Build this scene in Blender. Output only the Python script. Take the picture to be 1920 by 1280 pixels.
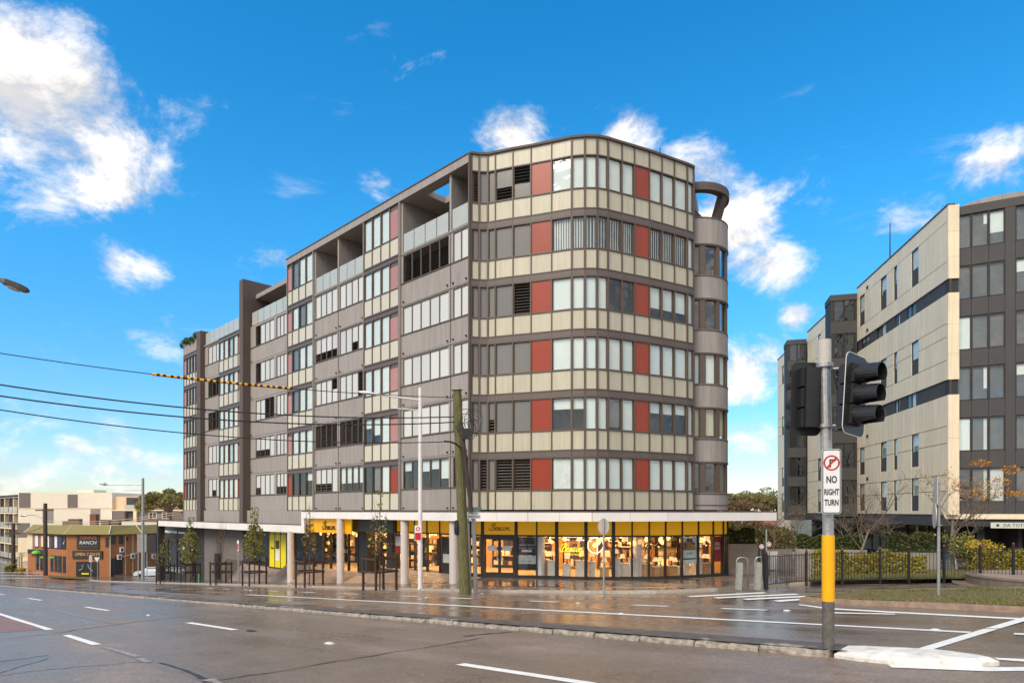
import bpy, bmesh, math, random
import numpy as np
from mathutils import Matrix, Vector
random.seed(7)
rng = np.random.default_rng(7)
S = bpy.context.scene
for o in list(bpy.data.objects): bpy.data.objects.remove(o)
C = S.collection
R = math.radians

# ---------------------------------------------------------------- camera (eye level is z = 0)
cam_d = bpy.data.cameras.new('camera'); cam = bpy.data.objects.new('camera', cam_d); C.objects.link(cam)
cam_d.sensor_width = 36.0; cam_d.lens = 1250 / 1920 * 36.0
cam_d.shift_y = (957 - 640) / 1920
cam_d.clip_start = 0.1; cam_d.clip_end = 6000
cam.location = (0, 0, 0); cam.rotation_euler = (R(90), 0, 0)
S.camera = cam

# ---------------------------------------------------------------- sky, sun, exposure
SUN_EL, SUN_AZ = 44.0, 216.0          # azimuth measured from +y towards +x: behind the camera, a little left
w = bpy.data.worlds.new('World'); S.world = w; w.use_nodes = True
nt = w.node_tree; N = nt.nodes; L = nt.links; N.clear()
def nn(t, **k):
    n = N.new(t)
    for a, b in k.items(): setattr(n, a, b)
    return n
def val(sock, x):
    if isinstance(x, (int, float, tuple, list)): sock.default_value = x
    else: L.new(x, sock)
def mth(op, a, b=None, c=None, clamp=False):
    n = nn('ShaderNodeMath', operation=op, use_clamp=clamp); val(n.inputs[0], a)
    if b is not None: val(n.inputs[1], b)
    if c is not None: val(n.inputs[2], c)
    return n.outputs[0]
def vm(op, a, b=None, out=0):
    n = nn('ShaderNodeVectorMath', operation=op); val(n.inputs[0], a)
    if b is not None: val(n.inputs[1], b)
    return n.outputs[out]
sky = nn('ShaderNodeTexSky', sky_type='NISHITA'); sky.sun_disc = False
sky.sun_elevation = R(SUN_EL); sky.sun_rotation = R(SUN_AZ); sky.air_density = 1.0; sky.dust_density = 0.3; sky.ozone_density = 2.0; sky.altitude = 50
hs = nn('ShaderNodeHueSaturation'); hs.inputs['Saturation'].default_value = 1.42; hs.inputs['Value'].default_value = 1.14; hs.inputs['Hue'].default_value = 0.494
L.new(sky.outputs[0], hs.inputs['Color'])
tc = nn('ShaderNodeTexCoord'); D = tc.outputs['Generated']
def direction(px, py):
    v = Vector(((px - 960) / 1250, 1, (957 - py) / 1250)); return v.normalized()
# clouds: clumps at given directions broken up by noise, and the same kind of clumps right round the sky
blobs = [((70, 225), .165, .92), ((160, 340), .09, .88), ((15, 110), .10, .8), ((225, 492), .06, .78), ((965, 250), .062, .92), ((1170, 245), .062, .8), ((1300, 300), .06, .72),
         ((1385, 400), .105, .95), ((1430, 490), .075, .85), ((1330, 330), .07, .8), ((1400, 690), .085, .85), ((1500, 592), .035, .75), ((520, 482), .042, .78), ((712, 338), .044, .72), ((290, 628), .06, .72),
         ((50, 765), .07, .62), ((140, 835), .04, .66), ((190, 862), .09, .58), ((20, 885), .08, .58), ((1410, 820), .07, .62), ((1875, 295), .06, .68), ((1700, 415), .055, .62), ((300, 905), .09, .5)]
rb = random.Random(11)
for i in range(22):
    a = rb.uniform(R(55), R(305)); e = math.asin(rb.uniform(.03, .92))
    if i > 12: a = rb.uniform(0, 6.28); e = rb.uniform(R(52), R(80))
    blobs.append((Vector((math.sin(a) * math.cos(e), math.cos(a) * math.cos(e), math.sin(e))), rb.uniform(.07, .24), rb.uniform(.8, 1.0)))
def cloud_field(Dv, noise_out):
    acc = None
    for c, r, wgt in blobs:
        c = direction(*c) if not isinstance(c, Vector) else c
        dd = vm('SUBTRACT', Dv, tuple(c)); dd = vm('MULTIPLY', dd, (1, 1, 1.45))
        ln = vm('LENGTH', dd, out=1)
        m = nn('ShaderNodeMapRange', interpolation_type='SMOOTHSTEP'); L.new(ln, m.inputs[0])
        m.inputs[1].default_value = 0; m.inputs[2].default_value = r * 1.55; m.inputs[3].default_value = wgt; m.inputs[4].default_value = 0
        acc = m.outputs[0] if acc is None else mth('MAXIMUM', acc, m.outputs[0])
    # away from the gap in view the cloud closes up into a broken overcast, as the flat light on the street shows
    bank = nn('ShaderNodeMapRange', interpolation_type='SMOOTHSTEP'); L.new(vm('DOT_PRODUCT', Dv, (0, .93, .37), out=1), bank.inputs[0])
    bank.inputs[1].default_value = .45; bank.inputs[2].default_value = .05; bank.inputs[3].default_value = 0; bank.inputs[4].default_value = .80
    return mth('MAXIMUM', acc, bank.outputs[0])
def fbm(Dv, scale, detail, rough, dist=0.0):
    n = nn('ShaderNodeTexNoise'); n.inputs['Scale'].default_value = scale; n.inputs['Detail'].default_value = detail
    n.inputs['Roughness'].default_value = rough; n.inputs['Distortion'].default_value = dist
    L.new(Dv, n.inputs['Vector']); return n.outputs['Fac']
Dw = vm('MULTIPLY', D, (1, 1, 1.5))
n1 = fbm(Dw, 9.0, 10, .66, .3)
Dup = vm('ADD', Dw, (-.012, -.008, .045)); n2 = fbm(Dup, 9.0, 5, .6, .25)
F = cloud_field(D, n1)
dens = mth('ADD', mth('MULTIPLY', F, 1.05), mth('MULTIPLY', mth('SUBTRACT', n1, .5), 2.1))
mask = nn('ShaderNodeMapRange', interpolation_type='SMOOTHSTEP'); L.new(dens, mask.inputs[0]); mask.inputs[1].default_value = .34; mask.inputs[2].default_value = 1.02
wisp = nn('ShaderNodeMapRange', interpolation_type='SMOOTHSTEP'); L.new(fbm(vm('MULTIPLY', D, (1, 1, 4.0)), 5.0, 8, .6, .4), wisp.inputs[0])
wisp.inputs[1].default_value = .60; wisp.inputs[2].default_value = .82; wisp.inputs[3].default_value = 0; wisp.inputs[4].default_value = .35
fac = mth('MAXIMUM', mask.outputs[0], wisp.outputs[0])
sh = nn('ShaderNodeMapRange'); L.new(mth('SUBTRACT', n1, n2), sh.inputs[0]); sh.inputs[1].default_value = -.10; sh.inputs[2].default_value = .10
crm = nn('ShaderNodeMix', data_type='RGBA'); L.new(sh.outputs[0], crm.inputs['Factor'])
SKY_K = .115
crm.inputs[6].default_value = (3.6, 3.55, 3.6, 1); crm.inputs[7].default_value = (5.9, 5.6, 5.3, 1)
sepd = nn('ShaderNodeSeparateXYZ'); L.new(D, sepd.inputs[0])
el = nn('ShaderNodeMapRange', interpolation_type='SMOOTHSTEP'); L.new(sepd.outputs['Z'], el.inputs[0]); el.inputs[1].default_value = -.02; el.inputs[2].default_value = .42
tint = nn('ShaderNodeMix', data_type='RGBA'); L.new(el.outputs[0], tint.inputs['Factor']); tint.inputs[6].default_value = (.54, .57, .70, 1); tint.inputs[7].default_value = (.72, 1.0, 1.0, 1)
hz_ = nn('ShaderNodeMix', data_type='RGBA', blend_type='MULTIPLY'); hz_.inputs['Factor'].default_value = 1; L.new(hs.outputs[0], hz_.inputs[6]); L.new(tint.outputs[2], hz_.inputs[7])
mixs = nn('ShaderNodeMix', data_type='RGBA'); L.new(fac, mixs.inputs['Factor']); L.new(hz_.outputs[2], mixs.inputs[6]); L.new(crm.outputs[2], mixs.inputs[7])
bg = nn('ShaderNodeBackground'); L.new(mixs.outputs[2], bg.inputs[0]); bg.inputs[1].default_value = SKY_K
wo = nn('ShaderNodeOutputWorld'); L.new(bg.outputs[0], wo.inputs[0])
sd = bpy.data.lights.new('sun', 'SUN'); sd.energy = 1.8; sd.angle = R(34); sd.color = (1, .90, .75)
sun = bpy.data.objects.new('sun', sd); C.objects.link(sun)
sv = Vector((math.sin(R(SUN_AZ)) * math.cos(R(SUN_EL)), math.cos(R(SUN_AZ)) * math.cos(R(SUN_EL)), math.sin(R(SUN_EL))))
sun.rotation_euler = sv.to_track_quat('Z', 'Y').to_euler()
vs = S.view_settings; vs.view_transform = 'Standard'; vs.look = 'None'; vs.gamma = 1; vs.use_curve_mapping = False; vs.exposure = 0.92
S.render.engine = 'CYCLES'; S.cycles.max_bounces = 6; S.cycles.transparent_max_bounces = 12

# ---------------------------------------------------------------- helpers
def srgb(r, g, b):
    f = lambda c: ((c / 255 + .055) / 1.055) ** 2.4 if c > 10 else c / 255 / 12.92
    return (f(r), f(g), f(b))
MATS = {}
def mat(name, col, rough=.6, var=.12, scale=3.0, bump=0.0, bscale=40, metal=0, emit=None, estr=0, rvar=0.0, rand=0.0, stretch=(1, 1, 1), spec=.5, coat=0, streak=0.0):
    if name in MATS: return MATS[name]
    m = bpy.data.materials.new(name); m.use_nodes = True; t = m.node_tree; n = t.nodes; l = t.links
    p = n['Principled BSDF']; p.inputs['Roughness'].default_value = rough; p.inputs['Metallic'].default_value = metal
    p.inputs['Specular IOR Level'].default_value = spec
    if coat: p.inputs['Coat Weight'].default_value = coat; p.inputs['Coat Roughness'].default_value = .08
    g = n.new('ShaderNodeNewGeometry'); mp = n.new('ShaderNodeVectorMath'); mp.operation = 'MULTIPLY'; mp.inputs[1].default_value = stretch; l.new(g.outputs['Position'], mp.inputs[0])
    tx = n.new('ShaderNodeTexNoise'); tx.inputs['Scale'].default_value = scale; tx.inputs['Detail'].default_value = 6; tx.inputs['Roughness'].default_value = .65
    l.new(mp.outputs[0], tx.inputs['Vector'])
    mr = n.new('ShaderNodeMapRange'); l.new(tx.outputs['Fac'], mr.inputs[0]); mr.inputs[1].default_value = .3; mr.inputs[2].default_value = .7
    mr.inputs[3].default_value = 1 - var; mr.inputs[4].default_value = 1 + var
    f = mr.outputs[0]
    if streak:
        m2 = n.new('ShaderNodeVectorMath'); m2.operation = 'MULTIPLY'; m2.inputs[1].default_value = (5, 5, .22); l.new(g.outputs['Position'], m2.inputs[0])
        t3 = n.new('ShaderNodeTexNoise'); t3.inputs['Scale'].default_value = 1.6; t3.inputs['Detail'].default_value = 5; l.new(m2.outputs[0], t3.inputs['Vector'])
        r3 = n.new('ShaderNodeMapRange'); l.new(t3.outputs['Fac'], r3.inputs[0]); r3.inputs[1].default_value = .42; r3.inputs[2].default_value = .68; r3.inputs[3].default_value = 1; r3.inputs[4].default_value = 1 - streak
        u3 = n.new('ShaderNodeMath'); u3.operation = 'MULTIPLY'; l.new(f, u3.inputs[0]); l.new(r3.outputs[0], u3.inputs[1]); f = u3.outputs[0]
    if rand:
        oi = n.new('ShaderNodeObjectInfo'); mo = n.new('ShaderNodeMapRange'); l.new(oi.outputs['Random'], mo.inputs[0]); mo.inputs[3].default_value = 1 - rand; mo.inputs[4].default_value = 1 + rand
        mu = n.new('ShaderNodeMath'); mu.operation = 'MULTIPLY'; l.new(f, mu.inputs[0]); l.new(mo.outputs[0], mu.inputs[1]); f = mu.outputs[0]
    vmul = n.new('ShaderNodeVectorMath'); vmul.operation = 'SCALE'; vmul.inputs[0].default_value = col; l.new(f, vmul.inputs['Scale'])
    l.new(vmul.outputs[0], p.inputs['Base Color'])
    if rvar:
        rr = n.new('ShaderNodeMapRange'); l.new(tx.outputs['Fac'], rr.inputs[0]); rr.inputs[1].default_value = .3; rr.inputs[2].default_value = .7
        rr.inputs[3].default_value = max(.03, rough - rvar); rr.inputs[4].default_value = rough + rvar; l.new(rr.outputs[0], p.inputs['Roughness'])
    if bump:
        b = n.new('ShaderNodeBump'); b.inputs['Strength'].default_value = bump; b.inputs['Distance'].default_value = .02
        t2 = n.new('ShaderNodeTexNoise'); t2.inputs['Scale'].default_value = bscale; t2.inputs['Detail'].default_value = 4; l.new(g.outputs['Position'], t2.inputs['Vector'])
        l.new(t2.outputs['Fac'], b.inputs['Height']); l.new(b.outputs[0], p.inputs['Normal'])
    if emit:
        p.inputs['Emission Color'].default_value = (*emit, 1); p.inputs['Emission Strength'].default_value = estr
    MATS[name] = m; return m
def glass(name, tint=(.9, .93, .93), refl=.10, rough=.02):
    if name in MATS: return MATS[name]
    m = bpy.data.materials.new(name); m.use_nodes = True; t = m.node_tree; n = t.nodes; l = t.links; n.remove(n['Principled BSDF'])
    tr = n.new('ShaderNodeBsdfTransparent'); tr.inputs[0].default_value = (*tint, 1); gl = n.new('ShaderNodeBsdfGlossy'); gl.inputs['Roughness'].default_value = rough
    fr = n.new('ShaderNodeLayerWeight'); pw = n.new('ShaderNodeMath'); pw.operation = 'POWER'; l.new(fr.outputs['Facing'], pw.inputs[0]); pw.inputs[1].default_value = 4.0
    ad = n.new('ShaderNodeMath'); ad.operation = 'MULTIPLY_ADD'; l.new(pw.outputs[0], ad.inputs[0]); ad.inputs[1].default_value = .36; ad.inputs[2].default_value = refl * .55; ad.use_clamp = True
    bp = n.new('ShaderNodeBump'); bp.inputs['Strength'].default_value = .06; bp.inputs['Distance'].default_value = .3; g = n.new('ShaderNodeNewGeometry'); tx = n.new('ShaderNodeTexNoise'); tx.inputs['Scale'].default_value = 1.1; tx.inputs['Detail'].default_value = 2
    l.new(g.outputs['Position'], tx.inputs['Vector']); l.new(tx.outputs['Fac'], bp.inputs['Height']); l.new(bp.outputs[0], gl.inputs['Normal'])
    mx = n.new('ShaderNodeMixShader'); l.new(ad.outputs[0], mx.inputs[0]); l.new(tr.outputs[0], mx.inputs[1]); l.new(gl.outputs[0], mx.inputs[2]); l.new(mx.outputs[0], n['Material Output'].inputs[0])
    MATS[name] = m; return m

WM = {}
def link(o, parent=None, M=None):
    C.objects.link(o)
    if M is None: M = Matrix.Identity(4)
    WM[o.name] = M
    if parent is not None:
        o.parent = parent; o.matrix_parent_inverse = WM[parent.name].inverted_safe()
    o.matrix_basis = M
    return o
def tag(o, label=None, cat=None, group=None, kind=None):
    if label: o['label'] = label
    if cat: o['category'] = cat
    if group: o['group'] = group
    if kind: o['kind'] = kind
    return o
def empty(name, loc, label, cat, group=None):
    o = bpy.data.objects.new(name, None); o.empty_display_size = .3
    link(o, None, Matrix.Translation(Vector(loc))); return tag(o, label, cat, group)
_cube = {}
CV = [(x, y, z) for x in (-.5, .5) for y in (-.5, .5) for z in (-.5, .5)]
CF = [(0, 1, 3, 2), (4, 6, 7, 5), (0, 4, 5, 1), (2, 3, 7, 6), (0, 2, 6, 4), (1, 5, 7, 3)]
def cube_mesh(m):
    if m.name not in _cube:
        me = bpy.data.meshes.new('box_' + m.name); me.from_pydata(CV, [], CF); me.materials.append(m); _cube[m.name] = me
    return _cube[m.name]
class Fr:
    """facade frame: a runs to the viewer's right along the face, b outwards, z up"""
    def __init__(s, o, t, sgn=1):
        t = Vector((t[0], t[1], 0)).normalized(); s.o = Vector((o[0], o[1], 0)); s.sgn = sgn
        s.t = t * sgn; s.n = Vector((s.t.y, -s.t.x, 0)); s.z = Vector((0, 0, 1))
        s.R = Matrix(((s.t.x, -s.n.x, 0, 0), (s.t.y, -s.n.y, 0, 0), (0, 0, 1, 0), (0, 0, 0, 1)))
    def P(s, a, b, z): return s.o + s.t * (a * s.sgn) + s.n * b + s.z * z
    def M(s, a, b, z): return Matrix.Translation(s.P(a, b, z)) @ s.R
    def box(s, name, parent, m, a0, a1, b0, b1, z0, z1):
        o = bpy.data.objects.new(name, cube_mesh(m))
        Mx = s.M((a0 + a1) / 2, (b0 + b1) / 2, (z0 + z1) / 2) @ Matrix.Diagonal((abs(a1 - a0), abs(b1 - b0), abs(z1 - z0), 1))
        return link(o, parent, Mx)
def mesh_obj(name, verts, faces, m, parent=None, M=None, smooth=False, mi=None):
    me = bpy.data.meshes.new(name); me.from_pydata([tuple(v) for v in verts], [], faces)
    for q in (m if isinstance(m, (list, tuple)) else [m]): me.materials.append(q)
    if mi is not None: me.polygons.foreach_set('material_index', mi)
    if smooth: me.polygons.foreach_set('use_smooth', [True] * len(me.polygons))
    me.update()
    return link(bpy.data.objects.new(name, me), parent, M)
class MB:
    def __init__(s): s.v = []; s.f = []; s.mi = []
    def add(s, v, f, mi=0):
        k = len(s.v); s.v += [tuple(q) for q in v]; s.f += [tuple(i + k for i in q) for q in f]; s.mi += [mi] * len(f)
    def box(s, x0, x1, y0, y1, z0, z1, mi=0, M=None):
        v = [Vector((x, y, z)) for x in (x0, x1) for y in (y0, y1) for z in (z0, z1)]
        if M is not None: v = [M @ q for q in v]
        s.add(v, CF, mi)
    def tube(s, pts, rad, seg=8, mi=0, cap=True):
        pts = [Vector(p) for p in pts]; n = len(pts); rs = rad if isinstance(rad, (list, tuple)) else [rad] * n
        rings = []; up = None
        for i, p in enumerate(pts):
            d = (pts[min(i + 1, n - 1)] - pts[max(i - 1, 0)])
            if d.length < 1e-9: d = Vector((0, 0, 1))
            d.normalize()
            if up is None: up = d.orthogonal().normalized()
            else:
                up = up - d * up.dot(d)
                up = up.normalized() if up.length > 1e-6 else d.orthogonal().normalized()
            q = d.cross(up)
            rings.append([p + (up * math.cos(2 * math.pi * j / seg) + q * math.sin(2 * math.pi * j / seg)) * rs[i] for j in range(seg)])
        v = [x for r in rings for x in r]; f = []
        for i in range(n - 1):
            for j in range(seg):
                a = i * seg + j; b = i * seg + (j + 1) % seg; f.append((a, b, b + seg, a + seg))
        if cap: f.append(tuple(range(seg - 1, -1, -1))); f.append(tuple((n - 1) * seg + j for j in range(seg)))
        s.add(v, f, mi)
    def prism(s, poly, z0, z1, mi=0):
        n = len(poly); v = [(p[0], p[1], z0) for p in poly] + [(p[0], p[1], z1) for p in poly]
        f = [tuple(range(n - 1, -1, -1)), tuple(range(n, 2 * n))] + [(i, (i + 1) % n, n + (i + 1) % n, n + i) for i in range(n)]
        s.add(v, f, mi)
    def lathe(s, prof, seg=16, mi=0, M=None):
        v = []
        for r, z in prof:
            for j in range(seg):
                a = 2 * math.pi * j / seg; q = Vector((r * math.cos(a), r * math.sin(a), z)); v.append(M @ q if M is not None else q)
        f = []
        for i in range(len(prof) - 1):
            for j in range(seg):
                a = i * seg + j; b = i * seg + (j + 1) % seg; f.append((a, b, b + seg, a + seg))
        s.add(v, f, mi)
    def build(s, name, m, parent=None, M=None, smooth=False):
        return mesh_obj(name, s.v, s.f, m, parent, M, smooth, s.mi)
def text(body, size, m, M, parent, name='lettering', ext=.004, shear=0, align='CENTER', width=None, bold=0):
    cu = bpy.data.curves.new('t', 'FONT'); cu.body = body; cu.size = size; cu.extrude = ext; cu.align_x = align; cu.align_y = 'CENTER'; cu.shear = shear; cu.offset = bold; cu.resolution_u = 3
    ob = bpy.data.objects.new('t', cu); me = bpy.data.meshes.new_from_object(ob); bpy.data.objects.remove(ob)
    me.materials.clear(); me.materials.append(m)
    sx = 1
    if width and len(me.vertices):
        xs = [v.co.x for v in me.vertices]; sx = width / max(1e-6, max(xs) - min(xs))
    return link(bpy.data.objects.new(name, me), parent, M @ Matrix.Diagonal((sx, 1, 1, 1)))
# text plane: x to the right, y up, z out of the face
def tM(fr, a, b, z):
    p = fr.P(a, b, z); return Matrix(((fr.t.x, 0, fr.n.x, p.x), (fr.t.y, 0, fr.n.y, p.y), (0, 1, 0, p.z), (0, 0, 0, 1)))
FRONT = lambda p: Matrix(((1, 0, 0, p[0]), (0, 0, -1, p[1]), (0, 1, 0, p[2]), (0, 0, 0, 1)))

# ---------------------------------------------------------------- terrain: one tilted plane, measured along (u) and across (v) the main road
DU = Vector((-.68951, .72428)); NV = Vector((.72428, .68951))
C0, C1, C2 = -1.3582, -.07013, -.03789
def uv(x, y): return DU.x * x + DU.y * y, NV.x * x + NV.y * y
def xy(u, v): return DU.x * u + NV.x * v, DU.y * u + NV.y * v
def softclamp(x, lo, hi, k):
    if x > hi: return hi + k * (1 - math.exp(-(x - hi) / k))
    if x < lo: return lo - k * (1 - math.exp(-(lo - x) / k))
    return x
VK = 19.85
def gzuv(u, v): return C0 + C1 * softclamp(u, -60, 92, 14) + C2 * softclamp(v, -10, 20.2, .8) - .02 * max(0, min(v, 36) - 21.5)
def gz(x, y): return gzuv(*uv(x, y))
def hit(px, py, dz=0.0):
    """point of the ground (raised by dz) seen in this direction"""
    rx, rz = (px - 960) / 1250, (957 - py) / 1250; lo, hi = 2.0, 400.0
    f = lambda t: rz * t - (gz(rx * t, t) + dz)
    t = lo
    while t < hi and f(t) > 0: t *= 1.03
    a, b = t / 1.03, t
    for _ in range(40):
        c = (a + b) / 2
        if f(c) > 0: a = c
        else: b = c
    return Vector((rx * a, a, rz * a))
def W(px, py, Y): return Vector(((px - 960) / 1250 * Y, Y, (957 - py) / 1250 * Y))
# ---------------------------------------------------------------- materials
def asphalt(name, col, wet=.5, tint=None):
    m = bpy.data.materials.new(name); m.use_nodes = True; t = m.node_tree; n = t.nodes; l = t.links; p = n['Principled BSDF']
    g = n.new('ShaderNodeNewGeometry')
    def noise(scale, det, stretch=None, rough=.6):
        x = n.new('ShaderNodeTexNoise'); x.inputs['Scale'].default_value = scale; x.inputs['Detail'].default_value = det; x.inputs['Roughness'].default_value = rough
        if stretch:
            mp = n.new('ShaderNodeMapping'); mp.inputs['Rotation'].default_value = (0, 0, -math.atan2(DU.y, DU.x)); mp.inputs['Scale'].default_value = (1, 1, 1)
            mp2 = n.new('ShaderNodeVectorMath'); mp2.operation = 'MULTIPLY'; mp2.inputs[1].default_value = stretch
            l.new(g.outputs['Position'], mp.inputs['Vector']); l.new(mp.outputs[0], mp2.inputs[0]); l.new(mp2.outputs[0], x.inputs['Vector'])
        else: l.new(g.outputs['Position'], x.inputs['Vector'])
        return x.outputs['Fac']
    def rng_(f, a, b, c, d):
        r = n.new('ShaderNodeMapRange'); l.new(f, r.inputs[0]); r.inputs[1].default_value = a; r.inputs[2].default_value = b; r.inputs[3].default_value = c; r.inputs[4].default_value = d; return r.outputs[0]
    def mul(a, b):
        x = n.new('ShaderNodeMath'); x.operation = 'MULTIPLY'; l.new(a, x.inputs[0]); l.new(b, x.inputs[1]); return x.outputs[0]
    big = noise(.35, 5); lanes = noise(.9, 4, (.08, 1.0, 1)); fine = noise(26, 6, rough=.9); mid = noise(6, 5)
    k = mul(mul(rng_(big, .3, .7, .70, 1.28), rng_(lanes, .3, .7, .74, 1.24)), mul(rng_(fine, .38, .62, .5, 1.6), rng_(mid, .3, .7, .9, 1.1)))
    sc = n.new('ShaderNodeVectorMath'); sc.operation = 'SCALE'; sc.inputs[0].default_value = col; l.new(k, sc.inputs['Scale']); l.new(sc.outputs[0], p.inputs['Base Color'])
    ad = n.new('ShaderNodeMath'); ad.operation = 'ADD'; l.new(big, ad.inputs[0]); l.new(lanes, ad.inputs[1])
    l.new(rng_(ad.outputs[0], .85, 1.15, max(.06, .46 - wet * .45), .62 - wet * .3), p.inputs['Roughness'])
    p.inputs['Specular IOR Level'].default_value = .28 + .2 * wet
    b = n.new('ShaderNodeBump'); b.inputs['Strength'].default_value = .5 - .42 * min(1, wet); b.inputs['Distance'].default_value = .012; l.new(fine, b.inputs['Height']); l.new(b.outputs[0], p.inputs['Normal'])
    MATS[name] = m; return m
m_road = asphalt('asphalt_damp', (.200, .146, .108), .42)
m_roadw = asphalt('asphalt_wet', (.175, .128, .096), .8)
m_road2 = asphalt('asphalt_patch', (.225, .168, .128), .34)
m_red = asphalt('asphalt_red', (.24, .115, .085), .25)
m_pave = asphalt('pavers_wet', (.115, .092, .078), 1.0)
m_conc = mat('concrete_kerb', srgb(150, 138, 124), .65, .25, 5, .5, 60)
m_kerbw = mat('kerb_painted', srgb(150, 139, 125), .8, .55, 9, 1.0, 30)
m_line = mat('road_paint', srgb(240, 236, 226), .55, .14, 9, .2, 60)
m_linew = mat('road_paint_worn', srgb(150, 140, 130), .5, .5, 14, .2, 60)
m_tar = mat('tar_seam', (.018, .016, .015), .4, .3, 8)
m_grass = mat('grass_soil', srgb(104, 92, 50), .9, .4, 8, .8, 30)
m_blade = mat('grass_blade', srgb(104, 106, 54), .7, .35, 3)
m_far = mat('far_ground', srgb(96, 98, 78), .9, .3, .05)
m_frame = mat('bronze_frame', srgb(92, 78, 67), .5, .08, 4, metal=.0)
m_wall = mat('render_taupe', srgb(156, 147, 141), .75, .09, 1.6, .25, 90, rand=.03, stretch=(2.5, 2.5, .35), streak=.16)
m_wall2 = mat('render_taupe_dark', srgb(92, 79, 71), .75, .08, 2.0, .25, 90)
m_beige = mat('beige_glass_panel', srgb(190, 182, 160), .32, .06, 1.6, rand=.04, stretch=(2, 2, .5), spec=.5, streak=.10)
m_redp = mat('red_glass_panel', srgb(150, 56, 30), .3, .06, 2, rand=.08)
m_redq = mat('red_glass_sky_tint', srgb(176, 124, 114), .2, .06, 2, rand=.06)  # paler copy of the red panel: reflected sky is put into its colour
m_band = mat('slab_band', srgb(98, 86, 80), .5, .08, 3, rand=.05)
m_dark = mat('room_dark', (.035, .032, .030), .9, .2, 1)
m_blind = mat('roller_blind', srgb(246, 244, 237), .8, .03, 3, rand=.03)
m_louv = mat('louvre_black', (.030, .027, .025), .25, .2, 3)
m_greyg = mat('louvre_grey_glass', srgb(126, 122, 118), .18, .1, 2, rand=.06)
m_white = mat('white_panel', srgb(232, 224, 217), .45, .04, 1.2)
m_col = mat('column_render', srgb(206, 194, 186), .7, .06, 3, .3, 120)
m_black = mat('black_metal', (.022, .021, .021), .4, .2, 5)
m_yel = mat('shop_yellow', srgb(220, 152, 0), .4, .08, 1, emit=(.80, .42, .0), estr=.16)  # faint glow stands in for shop light coming through the panels
m_yel2 = mat('shop_yellow_bright', srgb(236, 214, 0), .4, .04, 1)
m_char = mat('charcoal_panel', srgb(68, 65, 64), .7, .08, 1.5, rand=.05)
m_char2 = mat('charcoal_dark', srgb(50, 47, 46), .7, .08, 1.5)
m_tile = mat('beige_tile', srgb(234, 216, 184), .5, .05, .7, rand=.035, streak=.12)
m_joint = mat('tile_joint', srgb(128, 112, 92), .8, .1, 3)
m_glass = glass('window_glass', (.92, .95, .95), .11)
m_glassr = glass('window_glass_dark', (.62, .64, .66), .22)
m_balus = mat('balustrade_glass', srgb(176, 178, 170), .12, .05, 2, rand=.03)
m_shopg = glass('shop_glass', (.97, .97, .97), .06)
m_galv = mat('galvanised', srgb(170, 170, 168), .38, .18, 22, metal=.55, rvar=.12)
m_pole_w = mat('pole_white', srgb(222, 216, 212), .45, .05, 3)
m_brick = None
def slat_mat(name, col, period, rough=.45, dark=.72):
    m = bpy.data.materials.new(name); m.use_nodes = True; t = m.node_tree; n = t.nodes; l = t.links; p = n['Principled BSDF']; p.inputs['Roughness'].default_value = rough
    g = n.new('ShaderNodeNewGeometry'); sp = n.new('ShaderNodeSeparateXYZ'); l.new(g.outputs['Position'], sp.inputs[0])
    a = n.new('ShaderNodeMath'); a.operation = 'DIVIDE'; l.new(sp.outputs['Z'], a.inputs[0]); a.inputs[1].default_value = period
    f = n.new('ShaderNodeMath'); f.operation = 'FRACT'; l.new(a.outputs[0], f.inputs[0])
    r = n.new('ShaderNodeMapRange'); l.new(f.outputs[0], r.inputs[0]); r.inputs[1].default_value = .0; r.inputs[2].default_value = .22; r.inputs[3].default_value = dark; r.inputs[4].default_value = 1
    oi = n.new('ShaderNodeObjectInfo'); mo = n.new('ShaderNodeMapRange'); l.new(oi.outputs['Random'], mo.inputs[0]); mo.inputs[3].default_value = .9; mo.inputs[4].default_value = 1.06
    k = n.new('ShaderNodeMath'); k.operation = 'MULTIPLY'; l.new(r.outputs[0], k.inputs[0]); l.new(mo.outputs[0], k.inputs[1])
    s = n.new('ShaderNodeVectorMath'); s.operation = 'SCALE'; s.inputs[0].default_value = col; l.new(k.outputs[0], s.inputs['Scale']); l.new(s.outputs[0], p.inputs['Base Color'])
    MATS[name] = m; return m
m_slat = slat_mat('white_louvre_glass', srgb(206, 205, 199), .155, .2)
m_gslat = slat_mat('grey_louvre_glass', srgb(122, 118, 114), .155, .16, .8)

# ---------------------------------------------------------------- setting: ground, road, pavements, kerbs, markings
def sheet(name, us, vs_, zf, m, kind='structure'):
    v = []; f = []
    for u in us:
        for q in vs_:
            x, y = xy(u, q); v.append((x, y, zf(u, q)))
    n = len(vs_)
    for i in range(len(us) - 1):
        for j in range(n - 1): f.append((i * n + j, (i + 1) * n + j, (i + 1) * n + j + 1, i * n + j + 1))
    return tag(mesh_obj(name, v, f, m), kind=kind)
lin = lambda a, b, n: [a + (b - a) * i / (n - 1) for i in range(n)]
us = [-2500, -1200, -600, -300, -150] + lin(-100, 180, 57) + [220, 300, 500, 900, 1600, 2800]
vv = [-2500, -1200, -600, -250, -120, -60, -30, -15] + lin(-10, 20, 7) + lin(20.4, 24, 7) + [30, 45, 70, 120, 250, 600, 1200, 2500]
sheet('ground', us, vv, lambda u, v: gzuv(u, v) - .12, m_far)
sheet('road', lin(-70, 170, 97), lin(-7, 10.0, 8), lambda u, v: gzuv(u, v), m_road)
sheet('road', lin(-70, 170, 97), [10.0, 13, 16, 19.0, 19.6, 20.2, 20.6, 21, 21.5, 22, 23, 24, 26, 30, 36, 46], lambda u, v: gzuv(u, v), m_roadw)
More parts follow.
